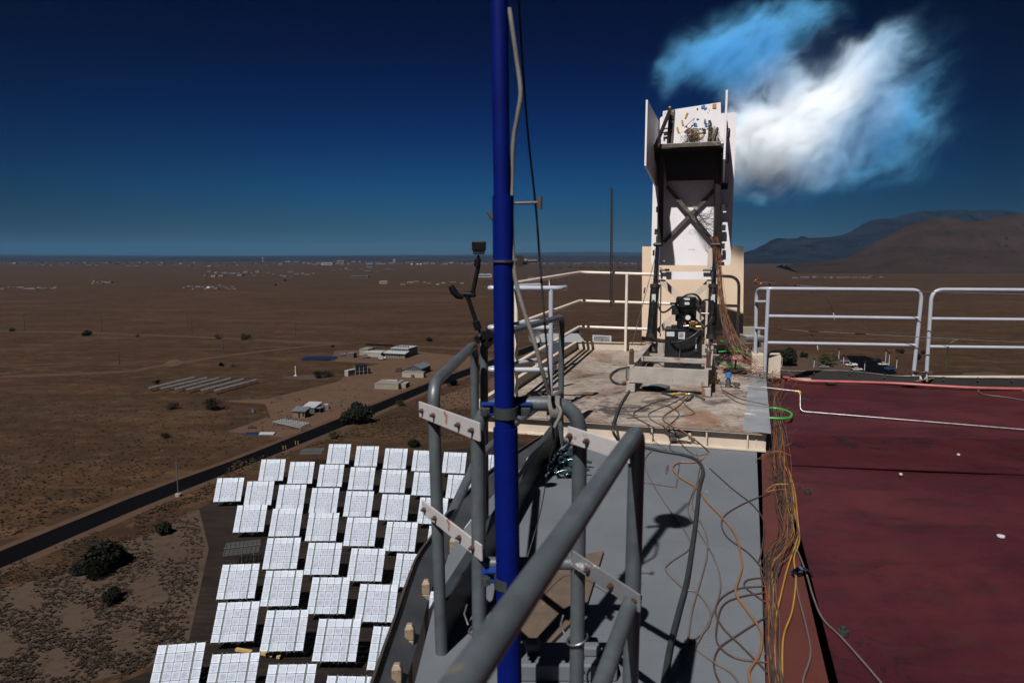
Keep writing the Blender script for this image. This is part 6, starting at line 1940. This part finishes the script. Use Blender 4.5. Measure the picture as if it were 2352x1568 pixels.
for i, (cv_, x, y, kd, s_, l) in enumerate(plants):
    p = gp(cv_, x, y)
    bb = [q.co.x for q in CR[kd].vertices]
    s_ = PLW[i] * p.y / FOC / (max(bb) - min(bb)) * 1.28
    tree = kd.startswith('juniper')
    plant('juniper_bush' if tree else 'desert_bush', l, 'bush', p, kd, s_, i * 1.7, None, 1.15 if 'tall' in l else .95)

# right side: low buildings, parking lot, cars, lamp posts
gpoly('parking_lot', [cR(1010, 628), cR(1150, 630), cR(1250, 660), cR(1400, 760), cR(1100, 860), cR(1040, 760), cR(1060, 700)], 'asphalt', .05)
gpoly('gravel_patch', [cR(1900, 758), cR(2080, 750), cR(2250, 770), cR(2300, 800), cR(1850, 800)], 'lot2', .03)
gpoly('gravel_patch', [cB(0, 615), cB(200, 575), cB(560, 560), cB(800, 590), cB(700, 640), cB(300, 640), cB(100, 625)], 'lot2', .02)
gpoly('dirt_lot', [cR(640, 610), cR(900, 640), cR(1100, 740), cR(1000, 830), cR(600, 830), cR(420, 730)], 'lot2', .02)
p = gp(cR, 428, 715)
t = building('long_office', 'low white roofed building with dark windows beside the dark trees', 'building', p, 0.0, 7, 14, 4.6, 'bw2', 'br2')
for k in range(5):
    window(t, .9 + 1.3 * k, 2.4, 1.0, 1.8)
p = gp(cR, 250, 700)
t = building('control_building', 'large pale building with two flat roof levels behind the platform corner', 'building', Vector((p.x, p.y, 0)), 0.0, 10, 14, 15, 'bw1', 'br2')
O('upper_block', MB().box((5, 10, 17.3), (9, 7, 4)), M['bw2'], t)
O('roof_band', MB().box((5, -.25, 13.5), (10, .4, 1.2)), M['bw3'], t)
M['carw'] = worn('white_car_paint', (0.3648, 0.3648, 0.37696), 0.3, 0, 0.04, bump=0)
M['carb'] = worn('blue_car_paint', (0.01216, 0.03648, 0.10944), 0.3, 0, 0.04, bump=0)
M['cark'] = worn('black_car_paint', (0.00912, 0.01094, 0.0152), 0.3, 0, 0.04, bump=0)
M['carr'] = worn('dark_red_car_paint', (0.0608, 0.00912, 0.01216), 0.3, 0, 0.04, bump=0)
M['cars'] = worn('silver_car_paint', (0.1824, 0.19456, 0.20672), 0.3, 0.3, 0.04, bump=0)
M['red_lens'] = worn('red_lamp_lens', (0.2128, 0.01216, 0.01216), 0.3, 0, 0.04, bump=0)
def car(label, p, rz, paint, truck=False, name=None):
    t = T(name or ('pickup_truck' if truck else 'parked_car'), label, 'truck' if truck else 'car', (p.x, p.y, GZ + .06), rz, 'vehicles parked near the tower')
    L_, W_ = (5.6, 2.0) if truck else (4.7, 1.85)
    prof = [(-L_ / 2, .45), (L_ / 2, .45), (L_ / 2, .85), (L_ / 2 - .1, 1.0), (-L_ / 2 + .1, 1.05), (-L_ / 2, .9)]
    def side(pr, w):
        n = len(pr)
        vs = [(x, -w / 2, z) for x, z in pr] + [(x, w / 2, z) for x, z in pr]
        fs = [tuple(reversed(range(n))), tuple(range(n, 2 * n))] + [(i, (i + 1) % n, n + (i + 1) % n, n + i) for i in range(n)]
        return MB().add(vs, fs)
    O('body', side(prof, W_), M[paint], t, bevel=.06)
    cab_ = [(-.2, 1.0), (1.55, 1.0), (1.0, 1.7), (.1, 1.75)] if truck else [(-1.9, 1.0), (1.3, 1.0), (.6, 1.5), (-1.3, 1.52)]
    O('cabin', side(cab_, W_ * .86), M['bdark'], t, bevel=.05)
    rf = [(.05, 1.70), (1.0, 1.68), (.95, 1.78), (.12, 1.80)] if truck else [(-1.32, 1.49), (.62, 1.47), (.55, 1.56), (-1.25, 1.58)]
    O('roof', side(rf, W_ * .84), M[paint], t)
    if truck:
        O('bed', MB().box((-1.6, W_ / 2 - .08, 1.15), (2.3, .1, .35)).box((-1.6, -W_ / 2 + .08, 1.15), (2.3, .1, .35)).box((-2.72, 0, 1.15), (.1, W_ - .1, .35)), M[paint], t)
    for x in (-L_ * .3, L_ * .31):
        for y in (-W_ / 2 + .08, W_ / 2 - .08):
            O('wheel', MB().cyl((x, y - .11, .36), (x, y + .11, .36), .36, 14), M['rubber'], t)
    for y in (-.65, .65):
        O('headlight', MB().box((L_ / 2, y, .78), (.06, .3, .16)), M['label'], t)
        O('tail_light', MB().box((-L_ / 2, y, .85), (.06, .25, .2)), M['red_lens'], t)
    return t
cars = [((1050, 708), math.pi * .97, 'carw', True, 'white pickup truck at the left edge of the parking lot'), ((1290, 703), math.pi * 1.0, 'carw', False, 'white car with red tail lights at the right edge of the parking lot'),
        ((1345, 738), .1, 'carb', True, 'blue pickup truck nearest at the right of the parking lot'), ((1245, 675), .3, 'cark', True, 'black pickup truck at the far right of the parking lot'), ((985, 650), math.pi, 'carr', False, 'dark red car at the far left of the parking lot'),
        ((1000, 680), .1, 'cars', False, 'grey silver car behind the white pickup'), ((845, 722), 0, 'cars', False, 'silver car half hidden by the black roof flap'), ((1095, 742), 0, 'carw', False, 'white car mostly hidden below the flap')]
for (xy, rz, pt, tr, l) in cars:
    car(l, gp(cR, *xy), rz, pt, tr)
u, v = (1100 + 760 / 3.136) / 1.0884, (550 + 1145 / 3.136) / 1.0884
car('white car on the pavement seen between the railing pipes', G(u, v, GZ), math.pi / 2, 'carw', False)
def lamp_post(label, x, yb, yt):
    p = gp(cR, x, yb)
    d = ray(*cR(x, yt))
    h = EYE.z + d.z * (p.y / d.y) - GZ
    t = T('lamp_post', label, 'lamp post', (p.x, p.y, GZ), 0, 'lamp posts round the parking lot')
    O('pole', MB().cyl((0, 0, 0), (0, 0, h), .16, 8, .11), M['label'], t)
    O('lamp_head', MB().box((0, 0, h + .25), (.9, .9, .7)), M['blacksteel'], t)
for a in (('lamp post behind the dark red car', 955, 655, 585), ('lamp post behind the white car', 1308, 670, 592), ('thin post right of the white car', 1333, 700, 612), ('post standing in the middle of the parking lot', 1149, 740, 680), ('post left of the olive tree', 768, 720, 655), ('post near the blue pickup', 1390, 725, 650), ('post near the white pickup', 990, 690, 630)):
    lamp_post(*a)

# yellow marker posts by the road, fence posts, lumber
for i, (x, y) in enumerate(((1018, 752), (1095, 722))):
    p = gp(cA, x, y)
    t = T('marker_posts', ['left', 'right'][i] + ' pair of yellow marker posts at the road edge', 'bollard', p)
    for dx in (-.4, .4):
        O('bollard', MB().cyl((dx, 0, 0), (dx, 0, 1.3), .07, 8), M['yellow'], t)
p = gp(cE, 240, 400)
t = T('sign_post', 'slim post with concrete foot at the lower edge of the road', 'post', p)
O('post', MB().cyl((0, 0, 0), (0, 0, 9), .12, 8), M['galvs'], t)
O('foot', MB().cyl((0, 0, 0), (0, 0, .7), .7, 10), M['bw2'], t)
for (a, b, l) in (((600, 1355), (700, 1372), 'yellow wooden beam on the yard behind the mirrors'), ((755, 1378), (830, 1392), 'second yellow beam right of the first on the yard'), ((862, 1408), (880, 1388), 'short yellow wood offcut on the yard')):
    pa, pb = gp(cE, *a, .5), gp(cE, *b, .5)
    O('yellow_beam', MB().bar(pa, pb, .5, .35), M['lumber'] if 'lumber' in M else M.setdefault('lumber', worn('yellow_lumber', (0.25536, 0.16416, 0.05472), 0.7, 0, 0.15, bump=0)), loc=pa, label=l, cat='beam')
# wash circles of tracks, low scrub (stuff)
rr = random.Random(77)
def scrub(name, label, mat, n, region, smin, smax, ok=None):
    m = MB()
    k = 0
    while k < n:
        u, v = region(rr)
        p = G(u, v, GZ)
        if ok and not ok(p):
            continue
        k += 1
        s_ = rr.uniform(smin, smax)
        nb = 7
        for j in range(nb):
            a = rr.uniform(0, 6.3)
            e = Vector((math.cos(a) * s_ * rr.uniform(.5, 1.1), math.sin(a) * s_ * rr.uniform(.5, 1.1), s_ * rr.uniform(.25, .7)))
            q_ = Vector((-e.y, e.x, 0)).normalized() * s_ * .3
            c = p + Vector((0, 0, .02))
            m.add([c - q_ * .6, c + q_ * .6, c + e + q_, c + e - q_], [(0, 1, 2, 3)])
    return O(name, m, M[mat], label=label, cat='ground cover', kind='stuff')
M['scrubm'] = leaf_mat('low_scrub', (0.01672, 0.0114, 0.00806))
M['scrubo'] = leaf_mat('golden_scrub', (0.02888, 0.01885, 0.00912))
def inpoly(u, v, poly):
    c = False
    j = len(poly) - 1
    for i in range(len(poly)):
        if (poly[i][1] > v) != (poly[j][1] > v) and u < (poly[j][0] - poly[i][0]) * (v - poly[i][1]) / (poly[j][1] - poly[i][1]) + poly[i][0]:
            c = not c
        j = i
    return c
poly1 = [(-60, 1330), (300, 1190), (480, 1105), (500, 1150), (450, 1165), (468, 1260), (425, 1470), (350, 1520), (200, 1600), (-60, 1620)]
def reg1(r_):
    while True:
        u, v = r_.uniform(-60, 500), r_.uniform(1100, 1610)
        if inpoly(u, v, poly1):
            # clumps
            if math.sin(u * .045 + v * .02) + math.sin(v * .05 - u * .02) + r_.gauss(0, .6) > -.3:
                return u, v
scrub('ground_scrub', 'low dark scrub tufts dotting the sandy ground in the lower left', 'scrubm', 4600, reg1, .16, .42)
poly2 = [(300, 1195), (600, 1065), (830, 980), (1000, 900), (1130, 850), (1130, 1010), (820, 1005), (700, 1030), (540, 1060), (470, 1145)]
def reg2(r_):
    while True:
        u, v = r_.uniform(300, 1140), r_.uniform(850, 1195)
        if inpoly(u, v, poly2):
            return u, v
scrub('ground_scrub', 'golden brown scrub along the near side of the road', 'scrubo', 2200, reg2, .22, .55)
poly3 = [(-60, 900), (700, 860), (900, 900), (520, 1040), (0, 1240), (-60, 1260)]
def reg3(r_):
    while True:
        u, v = r_.uniform(-60, 900), r_.uniform(860, 1260)
        if inpoly(u, v, poly3) and r_.random() < (v - 800) / 400:
            return u, v
scrub('ground_scrub', 'sparse brown scrub on the plain above the road', 'scrubm', 1800, reg3, .22, .5)

# ------------------------------------------------------------------ the town on the plain
hm = []
for nm, mt, rt, (L, D, Hh) in (('a', 'bw2', 'br2', (1, 1, 1)),):
    pass
def small_building(name, label, group, p, L, D, Hh, wall, roof, rz=0):
    t = T(name, label, 'building', (p.x, p.y, gz(p.x, p.y) - .5), rz, group)
    t.scale = (L, D, Hh)
    for n_, me in (('wall', BW[wall]), ('roof', BW[roof]), ('window_strip', BW['win'])):
        o = bpy.data.objects.new(n_, me)
        sc.collection.objects.link(o)
        o.parent = t
    return t
BW = {}
for k_ in ('bw1', 'bw2', 'bw3', 'bw4', 'br1', 'br2', 'br3'):
    cc_ = {'bw1': (.13, .11, .09), 'bw2': (.16, .14, .115), 'bw3': (.045, .055, .075), 'bw4': (.11, .07, .045), 'br1': (.11, .095, .08), 'br2': (.19, .19, .20), 'br3': (.07, .08, .10)}[k_]
    M['t' + k_] = worn('town_' + {'w': 'wall_', 'r': 'roof_'}[k_[1]] + k_[2], cc_, 0.8, 0, 0.2, bump=0, scale=.02)
for mt in ('bw1', 'bw2', 'bw3', 'bw4', 'br2'):
    BW[mt] = MB().box((0, 0, .5), (1, 1, 1)).box((.28, .1, 1.08), (.3, .4, .18)).mesh('wall_' + mt, M['t' + mt])
for mt in ('br1', 'br2', 'br3'):
    BW['r' + mt] = MB().box((0, 0, 1.02), (1.04, 1.06, .05)).box((-.2, .1, 1.12), (.15, .2, .15)).mesh('roof_' + mt, M['t' + mt])
wm = MB()
wm.box((0, -.5, .55), (.86, .03, .28))
BW['win'] = wm.mesh('window_row', M['bdark'])
_O1 = ['', 'first', 'second', 'third', 'fourth', 'fifth', 'sixth', 'seventh', 'eighth', 'ninth', 'tenth', 'eleventh', 'twelfth', 'thirteenth', 'fourteenth', 'fifteenth', 'sixteenth', 'seventeenth', 'eighteenth', 'nineteenth']
def ordinal(n):
    if n < 20:
        return _O1[n]
    return {20: 'twentieth', 30: 'thirtieth', 40: 'fortieth'}[n] if n % 10 == 0 else {2: 'twenty', 3: 'thirty', 4: 'forty'}[n // 10] + '-' + _O1[n % 10]
def cluster(label, group, cv_, x0, x1, y0, y1, n, wr, hr, seed, walls=('bw2', 'bw1', 'br2'), roofs=('rbr1', 'rbr2', 'rbr3')):
    rr = random.Random(seed)
    for k in range(n):
        x = x0 + (x1 - x0) * (k + rr.uniform(.1, .9)) / n
        y = rr.uniform(y0, y1)
        p = gp(cv_, x, y)
        s_ = p.y / FOC
        w = rr.uniform(*wr) * s_
        small_building('distant_building', label + ', %s from the left' % ordinal(k + 1), group, p, w * .8, w * rr.uniform(.5, 1.0), rr.uniform(*hr) * s_ * .62, rr.choice(walls), rr.choice(roofs), rr.uniform(-.3, .3))
cluster('tiny building in the cluster at the far left', 'far left cluster of buildings', cH, 10, 270, 222, 234, 13, (6, 16), (2.5, 5), 1)
cluster('tiny building in the sandy coloured group', 'sandy group of buildings', cH, 425, 520, 196, 208, 7, (6, 14), (3, 6), 2, ('bw4', 'bw2', 'bw1'))
cluster('tiny building in the row around the white dome', 'buildings around the dome', cH, 865, 1110, 216, 234, 18, (5, 12), (2.5, 5), 3)
cluster('tiny building in the long middle distance group', 'middle distance buildings', cH, 930, 1490, 150, 172, 28, (5, 14), (2.5, 6), 4, ('bw2', 'bw1', 'br2', 'bw3'))
cluster('tiny building in the group before the town', 'buildings before the town', cH, 1550, 1860, 136, 150, 10, (6, 16), (2.5, 5), 5, ('bw3', 'bw2', 'bw1'))
cluster('low pale building near the camera arm', 'buildings by the camera arm', cH, 1870, 2180, 196, 214, 9, (7, 18), (3, 5), 6)
cluster('pale building in the left horizon town', 'town on the horizon, left', cH, 60, 1250, 108, 124, 34, (5, 16), (2, 5), 7, ('bw2', 'bw1', 'br2', 'bw4'))
cluster('pale building in the right horizon town', 'town on the horizon, right', cH, 1250, 2330, 104, 118, 40, (5, 16), (2, 5), 8, ('bw2', 'bw1', 'br2', 'bw4'))
cluster('horizon town building right of the mast', 'town right of the mast', cH, 2480, 3000, 106, 116, 22, (5, 14), (2, 4), 9)
cluster('small building just right of the blue mast', 'group right of the mast', cH, 2480, 2640, 172, 184, 7, (6, 14), (3, 5), 10)
def cS(x, y): return ((1850 + x / 3.3127) / 1.0884, (560 + y / 3.3127) / 1.0884)
cluster('shed in the settlement under the brown hill', 'settlement under the hill', cS, 430, 1180, 438, 450, 15, (7, 17), (3.5, 6), 12, ('bw2', 'bw3', 'bw1', 'bw4'))
cluster('tiny building at the foot of far mountains', 'buildings below the mountains', cS, 120, 800, 250, 272, 11, (5, 14), (1.6, 3), 13)
for (cv_, x, y, w, h, l, mt) in ((cH, 1540, 116, 26, 5, 'wide white hall in the horizon town', 'br2'), (cH, 1603, 110, 16, 6, 'brown block right of the white hall on the horizon', 'bw4'), (cH, 1855, 104, 5, 6, 'pale tower block standing out of the horizon town', 'bw2'), (cH, 1237, 104, 3, 9, 'thin mast like tower in the horizon town', 'bw4'),
                                 (cH, 1740, 128, 14, 8, 'dark tall building on the plain before the town', 'bw3'), (cH, 1697, 174, 38, 4, 'long blue roofed building on the plain', 'br3'), (cH, 1805, 206, 18, 6, 'cream building alone on the plain left of the camera arm', 'bw2'), (cH, 2280, 172, 32, 7, 'big white roofed building beside the camera arm', 'br2'), (cH, 2345, 168, 10, 10, 'sandy tall building next to the blue mast', 'bw4')):
    p = gp(cv_, x, y)
    s_ = p.y / FOC
    small_building('distant_building', l, None, p, w * s_, w * s_ * .5, h * s_, mt if mt in ('bw1', 'bw2', 'bw3', 'bw4', 'br2') else 'bw3', 'rbr2' if mt != 'br3' else 'rbr3')
for cv_, x, y, r_, l in ((cH, 982, 228, 5, 'small white dome in the row of buildings on the left plain'), (cS, 557, 315, 6, 'white dome alone on the plain under the brown hill')):
    p = gp(cv_, x, y)
    s_ = p.y / FOC * r_
    t = T('white_dome', l, 'dome', (p.x, p.y, gz(p.x, p.y)))
    O('shell', MB().ball((0, 0, 0), s_, 20, (1, 1, .95)), M['br2'], t)
    O('ring_wall', MB().cyl((0, 0, -1), (0, 0, s_ * .2), s_ * 1.05, 20), M['bw2'], t)
for i, x in enumerate((1937, 1965, 1980)):
    p = gp(cH, x, 118)
    s_ = p.y / FOC * 2.6
    t = T('white_dome', ['left', 'middle', 'right'][i] + ' one of three small white domes in the horizon town', 'dome', (p.x, p.y, gz(p.x, p.y)), 0, 'three domes')
    O('shell', MB().ball((0, 0, s_ * .3), s_, 14), M['br2'], t)
# white dish seen through the railing
u, v = (1100 + 745 / 3.136) / 1.0884, (550 + 950 / 3.136) / 1.0884
p = G(u, v + 6, GZ)
t = T('round_dish', 'round white dish structure seen through the railing right of the mast', 'dish', (p.x, p.y, GZ), 0)
O('reflector', MB().tube([Vector((0, 0, 5)), Vector((0, -.5, 5.1)), Vector((0, -1.3, 5.2))], [.4, 2.6, 4.6], 20, caps=False), M['galvs'], t)
O('tripod', MB().cyl((-2, 1, 0), (0, .5, 5), .2, 6).cyl((2, 1, 0), (0, .5, 5), .2, 6), M['galvs'], t)
p = gp(lambda x, y: ((1100 + x / 3.136) / 1.0884, (550 + y / 3.136) / 1.0884), 800, 1035)
t = building('canopy_building', 'dark building with pale flat roof seen between railing pipes right of the mast', 'building', p, 0, 26, 45, 6, 'bw3', 'br2')
gpoly('dirt_lot', [(1190, 860), (1190, 950), (1290, 905), (1310, 850), (1240, 845)], 'asphalt', .03)
# dark tree belts in the far distance
m = MB()
rr = random.Random(5)
for k in range(900):
    if rr.random() < .6:
        u, v = rr.uniform(-50, 1500), rr.uniform(600, 607)
    elif rr.random() < .6:
        u, v = rr.uniform(1240, 1480), rr.uniform(607, 618)
    else:
        u, v = rr.uniform(1700, 1960), rr.uniform(592, 606)
    p = G(u, v, GZ)
    s_ = p.y / FOC
    m.ball(p + Vector((0, 0, s_ * .4)), s_ * rr.uniform(.5, 1.3), 5, (rr.uniform(1, 3.5), 1, .8))
O('tree_belt', m, M['juniper'], label='dark belts of far off trees among the horizon town', cat='trees', kind='stuff')
m = MB()
for k in range(420):
    u, v = rr.uniform(-50, 2400), 612 + 220 * rr.random() ** 1.5
    if 1480 < u < 1720: continue
    p = G(u, v, GZ)
    s_ = max(p.y / FOC * .8, 0)
    s_ = min(s_, 2.6)
    m.ball(p + Vector((0, 0, s_ * .4)), s_ * rr.uniform(.4, .9), 6, (rr.uniform(.9, 1.6), 1, .8))
O('far_brush', m, M['juniper'], label='scattered dark brush dotting the plain', cat='ground cover', kind='stuff')

# ------------------------------------------------------------------ smoke
def smoke_mat():
    m = bpy.data.materials.new('blown_smoke')
    m.use_nodes = True
    nt = m.node_tree
    nt.nodes.clear()
    N, Lk = nt.nodes, nt.links
    out = N.new('ShaderNodeOutputMaterial')
    vs_ = N.new('ShaderNodeVolumePrincipled')
    vs_.inputs['Anisotropy'].default_value = -0.1
    Lk.new(vs_.outputs[0], out.inputs['Volume'])
    tc = N.new('ShaderNodeTexCoord')
    def vmath(op, a, b=None):
        n = N.new('ShaderNodeVectorMath'); n.operation = op
        for i, x in enumerate((a, b)):
            if x is None: continue
            if isinstance(x, bpy.types.NodeSocket): Lk.new(x, n.inputs[i])
            else: n.inputs[i].default_value = x
        return n
    def fm(op, a, b=0.0, c=None, clamp=False):
        n = N.new('ShaderNodeMath'); n.operation = op; n.use_clamp = clamp
        for i, x in enumerate((a, b, c)):
            if x is None: continue
            if isinstance(x, bpy.types.NodeSocket): Lk.new(x, n.inputs[i])
            else: n.inputs[i].default_value = x
        return n.outputs[0]
    P0 = tc.outputs['Object']
    nz = N.new('ShaderNodeTexNoise'); nz.inputs['Scale'].default_value = 0.9; nz.inputs['Detail'].default_value = 3
    Lk.new(P0, nz.inputs['Vector'])
    d0 = vmath('SUBTRACT', nz.outputs['Color'], (.5, .5, .5))
    d1 = vmath('SCALE', d0.outputs[0]); d1.inputs['Scale'].default_value = 1.1
    P = vmath('ADD', P0, d1.outputs[0]).outputs[0]
    acc = None
    for (c, r, w) in SMOKE:
        ds = vmath('DISTANCE', P, tuple(c)).outputs['Value']
        k = fm('MULTIPLY_ADD', ds, -1.0 / r, 1.0, clamp=True)
        k = fm('MULTIPLY', fm('MULTIPLY', k, k), w)
        acc = k if acc is None else fm('ADD', acc, k)
    # fibrous detail stretched along the wind
    mp = N.new('ShaderNodeMapping'); mp.vector_type = 'TEXTURE'
    mp.inputs['Rotation'].default_value = (0, R(-38), 0)
    mp.inputs['Scale'].default_value = (2.1, 1, 1)
    Lk.new(P, mp.inputs['Vector'])
    n2 = N.new('ShaderNodeTexNoise'); n2.inputs['Scale'].default_value = 3.9; n2.inputs['Detail'].default_value = 8; n2.inputs['Roughness'].default_value = 0.68
    Lk.new(mp.outputs[0], n2.inputs['Vector'])
    f = fm('SUBTRACT', n2.outputs['Fac'], 0.5)
    thr = fm('MULTIPLY_ADD', f, 1.5, acc)
    dens = fm('MULTIPLY_ADD', f, 6.2, 0.75)
    dens = fm('MULTIPLY', fm('MAXIMUM', dens, 0.0), acc)
    edge_ = fm('MULTIPLY', fm('SUBTRACT', thr, -0.04), 2.2, clamp=True)
    dens = fm('MULTIPLY', dens, edge_)
    dens = fm('MULTIPLY', dens, SMOKE_GAIN)
    Lk.new(dens, vs_.inputs['Density'])
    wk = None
    for (c, r, w) in SMOKE[:8]:                 # the jet's beam-lit glow painted in as whiter smoke colour, thin veil bluer
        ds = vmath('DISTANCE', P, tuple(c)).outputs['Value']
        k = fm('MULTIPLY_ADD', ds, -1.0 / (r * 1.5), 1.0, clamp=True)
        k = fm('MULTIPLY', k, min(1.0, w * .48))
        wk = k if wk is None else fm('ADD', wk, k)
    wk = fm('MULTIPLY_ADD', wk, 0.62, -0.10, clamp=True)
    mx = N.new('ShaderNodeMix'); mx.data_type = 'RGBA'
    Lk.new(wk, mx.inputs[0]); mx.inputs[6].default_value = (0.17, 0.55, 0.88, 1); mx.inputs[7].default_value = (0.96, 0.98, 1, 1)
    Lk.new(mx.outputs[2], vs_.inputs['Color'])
    m.cycles.volume_step_rate = 0.38
    return m
SMOKE_GAIN = 5.2
SMY = 10.3
SM = [(1700, 322, 66, 3.0, -.05), (1750, 316, 84, 3.0, -.05), (1800, 300, 95, 2.6, .1), (1850, 275, 100, 2.3, .2), (1905, 235, 95, 2.0, .3), (1960, 190, 90, 1.7, .4), (2010, 145, 85, 1.2, .5), (2060, 105, 75, .6, .6),
      (1512, 215, 36, .8, -.1), (1530, 185, 48, .8, 0), (1565, 160, 62, 1.0, 0), (1620, 130, 85, 1.1, .1), (1690, 110, 98, 1.1, .2), (1760, 70, 95, .8, .3), (1850, 30, 80, .55, .4), (1985, 250, 120, .7, .4), (1900, 330, 110, .8, .2), (1780, 175, 105, .9, .2), (1660, 190, 80, .45, .1), (1710, 240, 85, .9, .1),
      (1712, 395, 50, .8, 0), (1730, 440, 34, .7, 0), (1780, 390, 70, .8, .1), (1860, 370, 95, .8, .2), (1950, 330, 110, .7, .3), (2030, 340, 110, .45, .5), (2085, 260, 115, .36, .7), (2050, 210, 105, .5, .6), (1900, 400, 70, .4, .2),
      (2140, 150, 110, .12, .9), (2160, 290, 90, .08, .8)]
org = PY(1700, 320, SMY)
SMOKE = []
for u, v, rp_, w, dy in SM:
    p = PY(u, v, SMY + dy)
    SMOKE.append((p - org, rp_ / FOC * (SMY + dy) * 1.25, w))
xs_ = [c.x for c, r, w in SMOKE]; ys_ = [c.y for c, r, w in SMOKE]; zs_ = [c.z for c, r, w in SMOKE]
lo_ = (min(c.x - r for c, r, w in SMOKE) - .1, -.78, min(c.z - r for c, r, w in SMOKE) + .1)
hi_ = (max(c.x + r for c, r, w in SMOKE), 2.2, max(c.z + r for c, r, w in SMOKE))
m = MB().box(((lo_[0] + hi_[0]) / 2, (lo_[1] + hi_[1]) / 2, (lo_[2] + hi_[2]) / 2), (hi_[0] - lo_[0], hi_[1] - lo_[1], hi_[2] - lo_[2]))
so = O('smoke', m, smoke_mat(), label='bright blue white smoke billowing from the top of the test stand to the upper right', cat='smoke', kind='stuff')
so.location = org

# ------------------------------------------------------------------ thin air haze over the whole plain
hmx = bpy.data.materials.new('thin_haze')
hmx.use_nodes = True
nt = hmx.node_tree
nt.nodes.clear()
o_ = nt.nodes.new('ShaderNodeOutputMaterial')
pv = nt.nodes.new('ShaderNodeVolumePrincipled')
pv.inputs['Color'].default_value = (0.09, 0.24, 0.47, 1)
pv.inputs['Density'].default_value = 2.4e-5
nt.links.new(pv.outputs[0], o_.inputs['Volume'])
hz = O('haze', MB().box((0, 14500, 240), (62000, 36000, 600)), hmx, kind='stuff')
